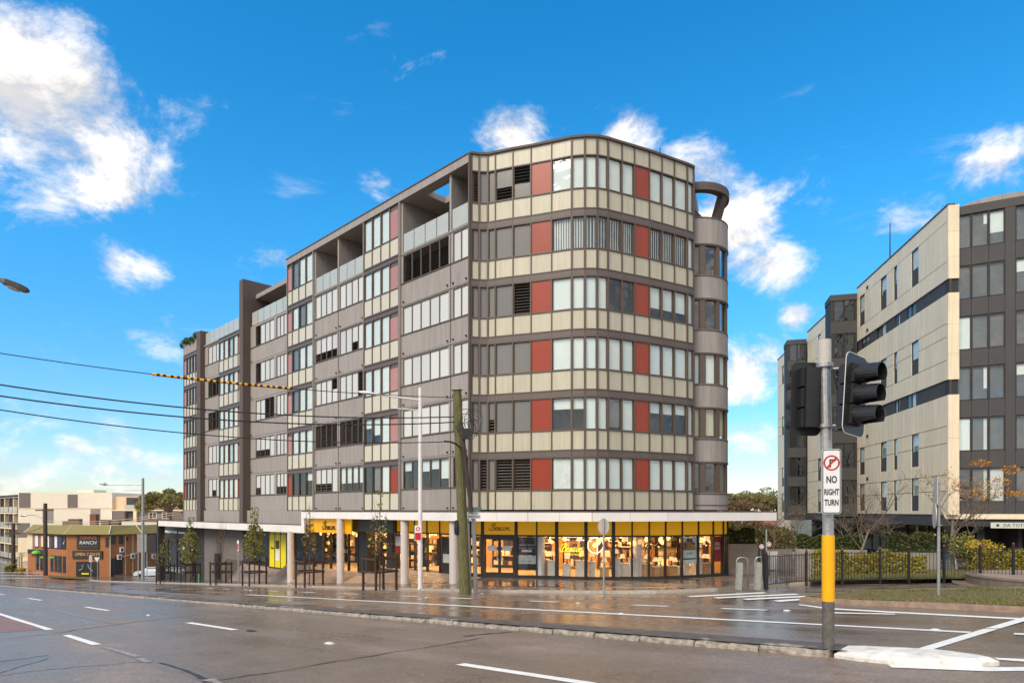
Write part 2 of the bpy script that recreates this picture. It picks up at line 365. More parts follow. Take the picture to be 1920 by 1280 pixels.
# near-side pavement behind the camera
sheet('near_pavement', lin(-70, 170, 49), [-7.0, -6.99, -10, -16], lambda u, v: gzuv(u, v) + (.14 if v < -6.995 else -.05), m_pave)

# boundary of the far pavement: straight along the road, rounding the corner, then along the slip lane to the fence
kp = [(1073, 1112.5), (1160, 1113.2), (1230, 1112.6), (1290, 1110.5), (1345, 1108), (1400, 1102.5), (1480, 1096.5), (1560, 1093.5), (1647, 1090.5), (1730, 1088.5), (1813, 1086.5), (1900, 1085.5), (2050, 1084)]
kb = [uv(*hit(*p).xy) for p in kp]
kb = [(u, max(v, VK)) for u, v in kb]
KU = [170, 92, 60, 30, 24] + [k[0] for k in kb]; KVV = [VK, VK, VK, VK, VK] + [k[1] for k in kb]
order = sorted(range(len(KU)), key=lambda i: KU[i]); KU = [KU[i] for i in order]; KVV = [KVV[i] for i in order]
def vk(u): return float(np.interp(u, KU, KVV))
pu = sorted(set([round(x, 3) for x in lin(-14, 30, 89) + lin(30, 170, 57) + KU if x >= -14]))
KH = .13
def smooth(a, b, x):
    t = min(1, max(0, (x - a) / (b - a))); return t * t * (3 - 2 * t)
def pavez(u, v):                       # pavement; it levels out in front of the corner shop
    z = gzuv(u, v) + KH + .018 * min(max(v - vk(u), 0), 4)
    w_ = smooth(1.2, 4.0, v - vk(u)) * smooth(11, 16, u) * (1 - smooth(26, 33, u)); return z * (1 - w_) + (-3.60) * w_
def ribbon(name, us_, offs, zf, m, kind='structure', parent=None):
    v = []; f = []; n = len(offs)
    for u in us_:
        for k, o in enumerate(offs):
            vq = vk(u) + o; x, y = xy(u, vq); v.append((x, y, zf(u, vq, k)))
    for i in range(len(us_) - 1):
        for j in range(n - 1): f.append((i * n + j, (i + 1) * n + j, (i + 1) * n + j + 1, i * n + j + 1))
    o = mesh_obj(name, v, f, m, parent); return tag(o, kind=kind) if parent is None else o
ribbon('pavement', pu, [.19, .6, 1.2, 2, 3, 4.5, 7, 11, 16, 24, 40], lambda u, v, k: pavez(u, v), m_pave)
ribbon('kerb', pu, [-.32, -.31, -.02, 0, .04, .2, .201], lambda u, v, k: gzuv(u, v) + [-.05, .012, .014, KH * .55, KH + .004, KH + .010, -.02][k], m_conc)

def quad_uv(pts, m, name, dz=.006, sub=1, kind='structure', label=None):
    v = [(*xy(u, q), gzuv(u, q) + dz) for u, q in pts]
    return v
def strip(mb, u0, u1, v0, v1, dz=.007, jit=0.0, n=None):
    n = n or max(1, int(abs(u1 - u0) / 2)); a = []; 
    for i in range(n + 1):
        u = u0 + (u1 - u0) * i / n
        for q in (v0, v1):
            q2 = q + random.uniform(-jit, jit); a.append((*xy(u, q2), gzuv(u, q2) + dz))
    mb.add(a, [(2 * i, 2 * i + 2, 2 * i + 3, 2 * i + 1) for i in range(n)])
def marking(name, segs, m=None, jit=.012):
    mb = MB()
    for s in segs: strip(mb, *s, jit=jit)
    return tag(mb.build(name, m or m_line), kind='structure')
VM, VS, VD, VN1, VN2 = 9.15, 13.44, 16.35, 5.68, 2.92
def u_at(px, v):                      # where the line at v crosses this bearing
    r = Vector(((px - 960) / 1250, 1)); t = v / r.dot(NV); return r.dot(DU) * t
marking('lane_line', [(u_at(1820, VS), u_at(463, VS), VS - .12, VS + .12)])
for a, b in ((1354, 1438), (1187, 1253), (993, 1047), (844, 885), (752, 785), (643, 671), (567, 590), (503, 522), (456, 468), (420, 430), (390, 398)):
    marking('lane_dash', [(u_at(b, VD), u_at(a, VD), VD - .115, VD + .115)])
for a, b in ((863, 1110), (353, 442), (160, 204), (53, 78), (-2, 8)):
    marking('lane_dash', [(u_at(b, VN1), u_at(a, VN1), VN1 - .08, VN1 + .08)])
for a, b in ((93, -120), (182, 125)):
    marking('lane_line', [(u_at(a, VN2), u_at(b, VN2), VN2 - .075, VN2 + .075)])
marking('worn_lane_line', [(u_at(255, VN2), u_at(195, VN2), VN2 - .05, VN2 + .05), (u_at(285, VN2), u_at(262, VN2), VN2 - .06, VN2 + .05), (u_at(415, VN2), u_at(388, VN2), VN2 - .04, VN2 + .05)], m_linew, .04)
marking('worn_lane_line', [(u_at(218, 4.4), u_at(104, 4.4), 4.36, 4.44)], m_linew, .02)
def img_poly(name, quads, m=None, dz=.008):
    mb = MB()
    for q in quads:
        p = [hit(*c) for c in q]; mb.add([(a.x, a.y, gz(a.x, a.y) + dz) for a in p], [(0, 1, 2, 3)])
    return tag(mb.build(name, m or m_line), kind='structure')
# zebra crossing over the slip lane, crossing bars on the right, edge line by the grass island
for q in ([(1288, 1117.2), (1296, 1118.8), (1440, 1111.4), (1430, 1110)], [(1336, 1119.6), (1346, 1121.4), (1500, 1114.2), (1490, 1112.6)],
          [(1390, 1122.2), (1402, 1124.2), (1548, 1117), (1540, 1115)], [(1448, 1125.4), (1462, 1127.8), (1545, 1121.4), (1540, 1119.2)]):
    img_poly('zebra_bar', [q])
img_poly('crossing_line', [[(1712, 1218.5), (1745, 1218.5), (1872, 1179), (1843, 1179)], [(1846, 1178), (1875, 1178), (2060, 1122), (2040, 1122)]])
img_poly('edge_line', [[(1497, 1132.2), (1499, 1134), (1552, 1141.6), (1552, 1139.2)], [(1552, 1139.4), (1552, 1141.6), (1690, 1149.5), (1690, 1147)], [(1690, 1147), (1690, 1149.5), (1960, 1164), (1960, 1161)]])
img_poly('edge_line', [[(1565, 1147.5), (1565, 1149.5), (1678, 1151.8), (1678, 1150.2)]])
img_poly('lane_dash', [[(1901, 1186.5), (1901, 1189.2), (1990, 1193.5), (1990, 1190)]])
img_poly('nose_line', [[(1665, 1246.5), (1672, 1251.5), (1850, 1258.5), (1850, 1251)], [(1850, 1251), (1850, 1258.5), (2050, 1257), (2050, 1250)], [(1862, 1233), (1872, 1237), (2000, 1246), (2000, 1239)]])
# tar seams, the red lane and the patched near corner
def seam(pts, wd, m=m_tar, name='tar_seam'):
    P = []
    for a, b in zip(pts[:-1], pts[1:]):
        for i in range(6):
            t = i / 6; P.append((a[0] + (b[0] - a[0]) * t + random.uniform(-3, 3), a[1] + (b[1] - a[1]) * t + random.uniform(-.7, .7)))
    P.append(pts[-1]); G = [hit(*p) for p in P]; v = []
    for i, g in enumerate(G):
        d = (G[min(i + 1, len(G) - 1)] - G[max(i - 1, 0)]).xy.normalized(); s = Vector((-d.y, d.x)) * wd * random.uniform(.4, 1.1)
        for q in (g.xy + s, g.xy - s): v.append((q.x, q.y, gz(q.x, q.y) + .006))
    return tag(mesh_obj(name, v, [(2 * i, 2 * i + 2, 2 * i + 3, 2 * i + 1) for i in range(len(G) - 1)], m), kind='structure')
seam([(380, 1279), (560, 1252), (700, 1228), (800, 1213), (900, 1196)], .02)
seam([(0, 1199), (110, 1186), (160, 1178), (300, 1160), (440, 1146), (530, 1138)], .025)
seam([(0, 1266), (90, 1255), (200, 1246), (290, 1238)], .025)
seam([(0, 1240), (60, 1232), (90, 1229)], .03)
seam([(0, 1262), (40, 1250), (90, 1234)], .02)
seam([(300, 1242), (340, 1254), (400, 1278)], .035)
seam([(870, 1192), (930, 1187), (960, 1184)], .05)
sheet('red_lane', lin(u_at(90, VN2), 60, 20), [-4, VN2 - .09], lambda u, v: gzuv(u, v) + .004, m_red)
sheet('near_patch', lin(3, u_at(90, VN2) - .35, 12), [-6.5, VN2 - .12], lambda u, v: gzuv(u, v) + .004, m_road2)

# median: strip of old asphalt with a row of rough kerb stones on its near side
sheet('median', lin(3.3, 120, 60), [9.2, 9.32, 9.9, 10.25, 10.3], lambda u, v: gzuv(u, v) + (.105 if v < 9.95 else (.03 if v < 10.27 else -.02)), mat('median_asphalt', (.12, .095, .075), .6, .35, 4, .6, 50))
md = empty('median_kerb', (*xy(3.4, VM), gzuv(3.4, VM)), 'long low kerb of rough pale stones along the road median', 'kerb')
stones = []
for k in range(5):
    v = []; nseg = 7
    for i in range(nseg + 1):
        x = -.5 + i / nseg
        for (y, z) in ((-.12, -.06), (-.115, .06), (-.085, .115), (-.02, .14), (.13, .135), (.14, -.06)):
            v.append((x * (1 + .0 * z), y + rng.normal(0, .012), z + (rng.normal(0, .011) if z > 0 else 0)))
    f = [(i * 6 + j, i * 6 + 6 + j, i * 6 + 7 + j, i * 6 + 1 + j) for i in range(nseg) for j in range(5)] + [tuple(range(5, -1, -1)), tuple(nseg * 6 + j for j in range(6))]
    me = bpy.data.meshes.new('kerb_stone'); me.from_pydata(v, [], f); me.materials.append(m_kerbw); stones.append(me)
u = 3.5; i = 0
tilt = Matrix.Rotation(0, 4, 'X')
ang = math.atan2(DU.y, DU.x)
while u < 112:
    ln = random.uniform(.88, 1.08); uc = u + ln / 2; x, y = xy(uc, VM + .12)
    M = Matrix.Translation((x, y, gzuv(uc, VM) + random.uniform(-.012, .012))) @ Matrix.Rotation(ang, 4, 'Z') @ Matrix.Rotation(-math.atan(C1) , 4, 'Y') @ Matrix.Rotation(random.uniform(-.02, .02), 4, 'Z') @ Matrix.Diagonal((ln - .03, -1, .66, 1))
    link(bpy.data.objects.new('kerb_stone', stones[i % 5]), md, M); u += ln; i += 1
# white painted nose of the median by the signal pole
nose = MB(); pr = [(1562, 1220), (1600, 1222), (1690, 1226), (1790, 1232), (1850, 1240), (1874, 1247), (1840, 1251), (1760, 1251), (1680, 1246), (1600, 1238), (1564, 1232)]
G = [hit(*p) for p in pr]; cen = sum((g for g in G), Vector()) / len(G); n0 = len(G); v = []
for s, dz in ((1, -.03), (1, .05), (.9, .10), (.55, .125)):
    for i, g in enumerate(G):
        q = cen.xy + (g.xy - cen.xy) * s; v.append((q.x, q.y, gz(q.x, q.y) + dz + (random.uniform(-.012, .012) if dz > 0 else 0)))
f = [(r * n0 + i, r * n0 + (i + 1) % n0, (r + 1) * n0 + (i + 1) % n0, (r + 1) * n0 + i) for r in range(3) for i in range(n0)] + [tuple(3 * n0 + i for i in range(n0))]
tag(mesh_obj('median_nose', v, f, mat('white_kerb_paint', srgb(226, 218, 206), .6, .3, 6, .7, 25)), 'white painted rounded concrete nose at the end of the median', 'kerb')

# grass island on the right with kerb
ip = [(1498, 1127), (1530, 1129.5), (1600, 1134), (1700, 1138), (1790, 1142), (1860, 1146), (1920, 1149), (2080, 1160), (2300, 1165), (2300, 1105), (2080, 1106), (1900, 1107.5), (1810, 1109), (1690, 1111), (1600, 1114), (1545, 1119)]
IG = [hit(*p).xy for p in ip]; ic = Vector((sum(g.x for g in IG) / len(IG), sum(g.y for g in IG) / len(IG)))
def inset(P, d):
    out = []; n = len(P)
    for i in range(n):
        a, b, c = P[i - 1], P[i], P[(i + 1) % n]; e1 = (b - a).normalized(); e2 = (c - b).normalized(); nn_ = (Vector((-e1.y, e1.x)) + Vector((-e2.y, e2.x))).normalized()
        out.append(b + nn_ * d)
    return out
sgn = 1 if sum(IG[i - 1].x * IG[i].y - IG[i].x * IG[i - 1].y for i in range(len(IG))) > 0 else -1
I2 = inset(IG, .16 * sgn)
v = []; n0 = len(IG)
for P, dz in ((IG, -.04), (inset(IG, .02 * sgn), .13), (I2, .14), (inset(IG, .17 * sgn), .02)): v += [(q.x, q.y, gz(q.x, q.y) + dz) for q in P]
tag(mesh_obj('island_kerb', v, [(r * n0 + i, r * n0 + (i + 1) % n0, (r + 1) * n0 + (i + 1) % n0, (r + 1) * n0 + i) for r in range(3) for i in range(n0)], mat('kerb_brown', srgb(150, 124, 104), .75, .3, 5, .7, 40)), kind='structure')
bm = bmesh.new(); bv = [bm.verts.new((q.x, q.y, gz(q.x, q.y) + .12)) for q in I2]; bm.faces.new(bv); bmesh.ops.triangulate(bm, faces=bm.faces)
bmesh.ops.subdivide_edges(bm, edges=bm.edges, cuts=3, use_grid_fill=True)
for q in bm.verts:
    if not q.is_boundary: q.co.z = gz(q.co.x, q.co.y) + .13 + random.uniform(-.01, .05)
me = bpy.data.meshes.new('island'); bm.to_mesh(me); bm.free(); me.materials.append(m_grass); tag(link(bpy.data.objects.new('island', me)), kind='structure')
def in_poly(p, P):
    c = False; j = len(P) - 1
    for i in range(len(P)):
        if (P[i].y > p[1]) != (P[j].y > p[1]) and p[0] < (P[j].x - P[i].x) * (p[1] - P[i].y) / (P[j].y - P[i].y) + P[i].x: c = not c
        j = i
    return c
def grass(name, P, n, h, m, label, dz=.12):
    x0, x1 = min(p.x for p in P), max(p.x for p in P); y0, y1 = min(p.y for p in P), max(p.y for p in P); v = []; f = []
    while len(f) < n:
        x, y = random.uniform(x0, x1), random.uniform(y0, y1)
        if not in_poly((x, y), P): continue
        if math.sin(x * 2.3 + 1.2 * math.sin(y * 1.7)) + math.sin(y * 3.1 + x) * .7 + random.uniform(-.9, .9) < 0: continue
        a = random.uniform(0, 6.28); hh = h * random.uniform(.4, 1.3); z = gz(x, y) + dz; k = len(v); wd = .016
        v += [(x - wd * math.cos(a), y - wd * math.sin(a), z), (x + wd * math.cos(a), y + wd * math.sin(a), z), (x + random.uniform(-.06, .06), y + random.uniform(-.06, .06), z + hh)]
        f.append((k, k + 1, k + 2))
    return tag(mesh_obj(name, v, f, m), label, 'grass', kind='stuff')
grass('grass', I2, 6500, .085, m_blade, 'patchy green and brown grass on the traffic island')
lv = []; lf = []
for i in range(900):            # fallen leaves along kerbs and on the island
    if i < 450: p = (random.uniform(1500, 1920), 0); q = Vector((0, 0)); q = random.choice(IG[:7]) + (random.choice(IG[8:]) - random.choice(IG[:7])) * random.uniform(0, .25); dz = .16; 
    else:
        u_ = random.uniform(9, 60); vq = vk(u_) + random.choice((-.25, -.1, .1, .35, .5)) + random.gauss(0, .12); q = Vector(xy(u_, vq)); dz = (KH + .02) if vq > vk(u_) + .02 else .02
    if i < 450 and not in_poly(q, I2): continue
    a = random.uniform(0, 6.28); s = random.uniform(.02, .05); c, sn = math.cos(a) * s, math.sin(a) * s; k = len(lv); z = gz(q.x, q.y) + dz
    lv += [(q.x - c, q.y - sn, z), (q.x + sn * .6, q.y - c * .6, z + .012), (q.x + c, q.y + sn, z + .004), (q.x - sn * .6, q.y + c * .6, z + .01)]; lf.append((k, k + 1, k + 2, k + 3))
tag(mesh_obj('fallen_leaves', lv, lf, mat('leaf_litter', srgb(168, 108, 40), .7, .5, 12)), 'scattered brown fallen leaves along the kerb and island', 'leaves', kind='stuff')
# drain cover in the near lane
xx = hit(473, 1183); mb = MB(); mb.box(-.17, .17, -.06, .06, -.01, .010); mb.box(-.13, .13, -.035, .035, .010, .014, 0)
tag(mb.build('drain_cover', m_tar, None, Matrix.Translation(xx) @ Matrix.Rotation(ang, 4, 'Z')), 'small dark iron drain cover in the near lane', 'drain cover')
# road studs
for k, (px, py, s) in enumerate(((618, 1206, 1), (800, 1119.5, .8), (1084, 1130, .8), (1476, 1144, .8), (904, 1112, .8), (470, 1106.5, 1), (806, 1132, .7), (1165, 1150, .8), (1755, 1180, .8), (278, 1153, .8))):
    g = hit(px, py); mb = MB(); mb.prism([(-.10, -.05), (.10, -.05), (.10, .05), (-.10, .05)], -.01, .008); mb.prism([(-.06, -.035), (.06, -.035), (.06, .035), (-.06, .035)], .006, .024)
    st = mb.build('road_stud', m_white, None, Matrix.Translation(g) @ Matrix.Rotation(ang, 4, 'Z') @ Matrix.Scale(s, 4)); tag(st, 'small white raised reflective road stud on the lane line', 'road stud', 'road studs')
# ---------------------------------------------------------------- main apartment building
FD = Vector((-1230, 1250)).normalized(); CX, CY = -.0624 * 35.86, 35.86
LF = Fr((CX, CY), FD, -1)                       # left face: a = metres from the corner, away from the viewer
# for sgn = -1 frames a grows to the viewer's left
class LFr(Fr):
    pass
ST = 3.1
bld = empty('apartment_building', (CX, CY, -3.9), 'taupe corner apartment block with curved beige and red panelled front above a lighting shop', 'building')
_ring = {}
def ring_mesh(wd, ht, t, dp, m):
    k = (round(wd, 3), round(ht, 3), t, dp, m.name)
    if k not in _ring:
        mb = MB(); x, z = wd / 2, ht / 2
        mb.box(-x, -x + t, -dp, 0, -z, z); mb.box(x - t, x, -dp, 0, -z, z); mb.box(-x + t, x - t, -dp, 0, -z, -z + t); mb.box(-x + t, x - t, -dp, 0, z - t, z)
        me = bpy.data.meshes.new('window_frame'); me.from_pydata(mb.v, [], mb.f); me.materials.append(m); _ring[k] = me
    return _ring[k]
_lou = {}
def louvre_mesh(wd, ht, m, tiltdeg):
    k = (round(wd, 3), round(ht, 3), m.name, tiltdeg)
    if k not in _lou:
        mb = MB(); n = max(3, int(ht / .155)); 
        for i in range(n):
            z = -ht / 2 + (i + .5) * ht / n
            mb.box(-wd / 2, wd / 2, -.075, .075, -.006, .006, M=Matrix.Translation((0, 0, z)) @ Matrix.Rotation(R(tiltdeg), 4, 'X'))
        me = bpy.data.meshes.new('louvre_blades'); me.from_pydata(mb.v, [], mb.f); me.materials.append(m); _lou[k] = me
    return _lou[k]
_vb = {}
def vblind_mesh(wd, ht, m):
    k = (round(wd, 3), round(ht, 3), m.name)
    if k not in _vb:
        mb = MB(); n = max(2, int(wd / .125))
        for i in range(n):
            x = -wd / 2 + (i + .5) * wd / n
            mb.box(-.045, .045, -.002, .002, -ht / 2, ht / 2, M=Matrix.Translation((x, 0, 0)) @ Matrix.Rotation(R(28), 4, 'Z'))
        me = bpy.data.meshes.new('vertical_blind'); me.from_pydata(mb.v, [], mb.f); me.materials.append(m); _vb[k] = me
    return _vb[k]
m_shade = mat('grey_shade', srgb(140, 134, 130), .8, .05, 3)
m_cur = mat('cream_blind', srgb(226, 212, 176), .8, .05, 3)
m_lblade = mat('louvre_open_glass', srgb(92, 86, 82), .12, .1, 3)
m_slatblind = slat_mat('slatted_blind', srgb(226, 225, 219), .08, .6, .85)
def window(fr, par, a0, a1, z0, z1, b, kind, fm=None, t=.035):
    """kind: w roller blind, W white louvres, B black open louvres, G grey louvres, U upper part white/lower black, u upper black/lower grey,
       L upper grey/lower black, V vertical blind, H blind two thirds down, h one third down, g grey shade, C clear, R reflective, c cream blind"""
    fm = fm or m_frame; ac, zc, wd, ht = (a0 + a1) / 2, (z0 + z1) / 2, abs(a1 - a0), z1 - z0
    win = link(bpy.data.objects.new('window', ring_mesh(wd, ht, t, .07, fm)), par, fr.M(ac, b, zc) @ Matrix.Diagonal((1, -1, 1, 1)))
    i0, i1 = min(a0, a1) + t, max(a0, a1) - t; y0, y1 = z0 + t, z1 - t
    sub = lambda nm, m, za, zb, bo, th=.012: fr.box(nm, win, m, i0, i1, b + bo - th, b + bo, za, zb)
    def louv(m, za, zb, tl):
        link(bpy.data.objects.new('louvre_blades', louvre_mesh(i1 - i0, zb - za, m, tl)), win, fr.M(ac, b - .10, (za + zb) / 2))
    if kind in 'wVHhgCRcs':
        sub('pane', m_glassr if kind == 'R' else m_glass, y0, y1, -.03)
    if kind == 'w': sub('blind', m_blind, y0 + .01, y1, -.075)
    elif kind == 's': sub('blind', m_slatblind, y0 + random.choice((0, 0, .1)), y1, -.12)
    elif kind == 'c': sub('blind', m_cur, y0 + .12, y1, -.12)
    elif kind == 'g': sub('blind', m_shade, y0 + .12, y1, -.12)
    elif kind == 'H': sub('blind', m_blind, y0 + (y1 - y0) * random.uniform(.28, .36), y1, -.12)
    elif kind == 'h': sub('blind', m_blind, y0 + (y1 - y0) * random.uniform(.60, .68), y1, -.12)
    elif kind == 'V': link(bpy.data.objects.new('blind', vblind_mesh(i1 - i0, y1 - y0, m_blind)), win, fr.M(ac, b - .14, zc))
    elif kind == 'W': sub('louvre_pane', m_slat, y0, y1, -.04)
    elif kind == 'G': sub('louvre_pane', m_gslat, y0, y1, -.04)
    elif kind == 'B': louv(m_lblade, y0, y1, 35); 
    elif kind == 'U': zm = y0 + (y1 - y0) * .36; sub('louvre_pane', m_slat, zm, y1, -.04); louv(m_lblade, y0, zm, 35)
    elif kind == 'L': zm = y0 + (y1 - y0) * .42; sub('louvre_pane', m_gslat, zm, y1, -.04); louv(m_lblade, y0, zm, 35)
    elif kind == 'u': zm = y0 + (y1 - y0) * .45; sub('louvre_pane', m_gslat, y0, zm, -.04); louv(m_lblade, zm, y1, 35)
    elif kind == 'T': zm = y0 + (y1 - y0) * .55; sub('louvre_pane', m_slat, y0, zm, -.04); louv(m_lblade, zm, y1, 35)
    return win
lb = lambda name, m, a0, a1, b0, b1, z0, z1, par=None: LF.box(name, par or bld, m, a0, a1, b0, b1, z0, z1)

# plan of the curved front, mullion by mullion (x on the picture's horizon, metres away)
FX = [882, 898.6, 915, 929, 962, 996, 1034.5, 1072, 1096.5, 1119.6, 1139.5, 1165.6, 1189, 1217, 1240.7, 1264, 1288, 1300]
FY = [285, 287.2, 287.5, 284.5, 277.7, 271.8, 264, 256, 253.8, 254, 258, 266, 273, 281.5, 289.6, 298, 306.3, 312.0]
HT = 19.28
PT = []
for x, y in zip(FX, FY):
    Yd = HT * 1250 / (957 - y); PT.append(Vector(((x - 960) / 1250 * Yd, Yd)))
PT[0] = Vector((CX, CY))
def offset_path(P, d):
    out = []
    for i, p in enumerate(P):
        a = P[max(i - 1, 0)]; c = P[min(i + 1, len(P) - 1)]; e = (c - a).normalized(); out.append(p + Vector((e.y, -e.x)) * d)
    return out
def lp(a, b): q = LF.P(a, b, 0); return Vector((q.x, q.y))
# dark inner volumes behind the windows
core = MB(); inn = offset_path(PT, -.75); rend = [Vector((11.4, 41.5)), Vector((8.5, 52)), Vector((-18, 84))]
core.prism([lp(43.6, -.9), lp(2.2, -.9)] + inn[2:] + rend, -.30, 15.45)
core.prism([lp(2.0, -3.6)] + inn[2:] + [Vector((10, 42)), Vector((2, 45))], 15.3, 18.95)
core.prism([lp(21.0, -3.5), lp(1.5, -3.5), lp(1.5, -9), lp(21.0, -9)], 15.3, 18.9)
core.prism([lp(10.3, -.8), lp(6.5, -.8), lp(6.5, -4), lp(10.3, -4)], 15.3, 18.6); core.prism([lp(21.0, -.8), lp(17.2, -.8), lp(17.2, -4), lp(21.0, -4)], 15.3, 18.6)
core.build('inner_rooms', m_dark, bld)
# end wall and rear so that the block is solid from the side
shell = MB(); shell.prism([lp(43.78, -.02), lp(43.78, -.5), Vector((-18.5, 84.5)), Vector((-19.2, 84.8))], -8, 16.6); shell.build('side_wall', m_wall, bld)
rs = MB(); rs.prism([PT[-1] + Vector((-.3, .25)), PT[-1] + Vector((.0, .1)), Vector((11.75, 42)), Vector((11.4, 42))], -.1, 19.0); rs.build('side_wall', m_wall, bld)

# ---- curved front
kinds = {5: 'GGGLuRwwwwwwRwwww', 4: 'GGGGGRVVVVVVRVVVw', 3: 'GGGGBRwwwwCCRHHHw', 2: 'GGGGGRwwwwwwRwwww', 1: 'GGLGGRhhwwgwRhhhw', 0: 'GBGBBRwwwwwwRwwww'}
kinds = {k: v.replace('R', '#') for k, v in kinds.items()}
kinds[5] = 'BGGLu#wwwwww#wwww'
segs = [Fr(PT[i], PT[i + 1] - PT[i]) for i in range(17)]; lens = [(PT[i + 1] - PT[i]).length for i in range(17)]
for k in range(6):
    zb = ST * k
    for i in range(17):
        fr, ln = segs[i], lens[i]
        fr.box('spandrel_panel', bld, m_beige, .03, ln - .03, -.10, 0, zb + .06, zb + 1.05)
        z1 = zb + 2.74
        if kinds[k][i] == '#': fr.box('red_panel', bld, m_redp, .03, ln - .03, -.10, 0, zb + 1.10, z1)
        else: window(fr, bld, .04, ln - .04, zb + 1.10, z1, -.01, kinds[k][i], t=.03)
        fr.box('transom', bld, m_frame, -.0, ln, -.12, .05, zb + 1.045, zb + 1.105)
        fr.box('transom', bld, m_frame, -.0, ln, -.12, .05, z1 - .005, z1 + .06)
        if k < 5:
            fr.box('slab_panel', bld, m_band, .004, ln - .004, -.20, .055, z1 + .06, zb + ST + .0)
            fr.box('slab_edge', bld, m_frame, -.004, ln + .004, -.2, .075, zb + ST, zb + ST + .06)
        else:
            fr.box('parapet_panel', bld, m_beige, .03, ln - .03, -.10, 0, z1 + .06, HT - .12)
            fr.box('parapet_cap', bld, m_wall2, -.01, ln + .01, -.35, .11, HT - .12, HT)
for i in range(18):
    fr = segs[min(i, 16)]; wd = .10 if i in (0, 1, 2, 7, 8, 9, 10, 16, 17) else .055
    a = 0 if i < 17 else lens[16]
    for k in range(6):
        fr.box('mullion', bld, m_frame, a - wd / 2, a + wd / 2, -.14, .06, ST * k + .06, ST * k + (2.8 if k < 5 else HT - .12 - ST * 5))
# ---- left face
def sill_bay(a0, a1, wins, ztop=2.95, k=0, b=0.0, dots=True, zs=1.26):
    """a rendered wall bay with strip windows: wins = [(a0, a1, kinds)]"""
    zb = ST * k
    lb('spandrel', m_wall, a0, a1, b - .3, b, zb + .03, zb + zs)
    lb('lintel', m_wall, a0, a1, b - .3, b, zb + ztop, zb + ST - .0)
    lb('sill', m_frame, a0, a1, b - .25, b + .05, zb + zs, zb + zs + .05)
    lb('joint_strip', m_wall2, a0, a1, b - .3, b - .02, zb, zb + .03)
    last = a0
    for w0, w1, kk in wins:
        if w0 - last > .02: lb('pier', m_wall, last, w0, b - .3, b + .002, zb + zs + .05, zb + ztop)
        last = w1; n = len(kk); wd = (w1 - w0) / n
        for i in range(n): window(LF, bld, w1 - wd * (i + 1), w1 - wd * i, zb + zs + .05, zb + ztop, b - .03, kk[i], t=.04)
    if a1 - last > .02: lb('pier', m_wall, last, a1, b - .3, b + .002, zb + zs + .05, zb + ztop)
    if dots:
        for a in (a0 + .25, a1 - .25): lb('drain_spout', m_black, a - .035, a + .035, b, b + .10, zb + .12, zb + .20)
def curtain_bay(panes, red, k, kk, b=.10, redpale=True):
    """glazed bay: spandrel panels below, panes above, one red panel; panes listed from the viewer's left"""
    zb = ST * k; al = sorted(panes + red); a_min, a_max = al[0], al[-1]
    cells = [(panes[i], panes[i + 1], kk[i]) for i in range(len(panes) - 1)]
    top = 2.78 if k < 5 else 3.1
    for (p0, p1, q) in cells:
        lb('spandrel_panel', m_beige2, p0 + .035, p1 - .035, b - .1, b, zb + .05, zb + 1.08) if p1 > p0 else lb('spandrel_panel', m_beige2, p1 + .035, p0 - .035, b - .1, b, zb + .05, zb + 1.08)
        window(LF, bld, min(p0, p1) + .03, max(p0, p1) - .03, zb + 1.14, zb + top, b - .01, q, t=.03)
    r0, r1 = red
    lb('spandrel_panel', m_beige2, r0 + .035, r1 - .035, b - .1, b, zb + .05, zb + 1.08)
    lb('red_panel', m_redp if k == 0 else m_redq, r0 + .035, r1 - .035, b - .1, b, zb + 1.14, zb + top - .28)
    lb('vent_panel', m_band, r0 + .035, r1 - .035, b - .14, b - .04, zb + top - .26, zb + top)
    lb('transom', m_frame, a_min, a_max, b - .12, b + .04, zb + 1.08, zb + 1.14)
    for a in sorted(set(panes + red)): lb('mullion', m_frame, a - .035, a + .035, b - .14, b + .05, zb + .05, zb + top)
    if k < 5:
        lb('slab_panel', m_band, a_min, a_max, b - .22, b + .02, zb + top + .002, zb + ST - .05); lb('slab_edge', m_frame, a_min - .02, a_max + .02, b - .2, b + .06, zb + ST - .05, zb + ST + .05)
m_beige2 = mat('cream_glass_panel', srgb(200, 192, 172), .28, .04, 1.5, rand=.03)
A_k = {4: 'WW', 3: 'WW', 2: 'WW', 1: 'WW', 0: 'BB'}
B_k = {4: 'BBBBB', 3: 'WWWWW', 2: 'WWWWW', 1: 'WWWWW', 0: 'hRhhH'}
D_k = {4: 'WWWW', 3: 'WWUW', 2: 'WWWB', 1: 'BBBB', 0: 'HHHH'}
E_k = {4: 'WWWW', 3: 'UUUU', 2: 'WWWT', 1: 'BBBB', 0: 'UUUW'}
G1 = {4: 'WWWW', 3: 'WWWW', 2: 'WWWW', 1: 'WWWW', 0: 'UUUU'}
G2 = {4: 'BWWW', 3: 'BWWW', 2: 'WWBB', 1: 'UUUW', 0: 'UWWW'}
I_k = {4: 'WWW', 3: 'BBB', 2: 'BBB', 1: 'WWW', 0: 'WUW'}
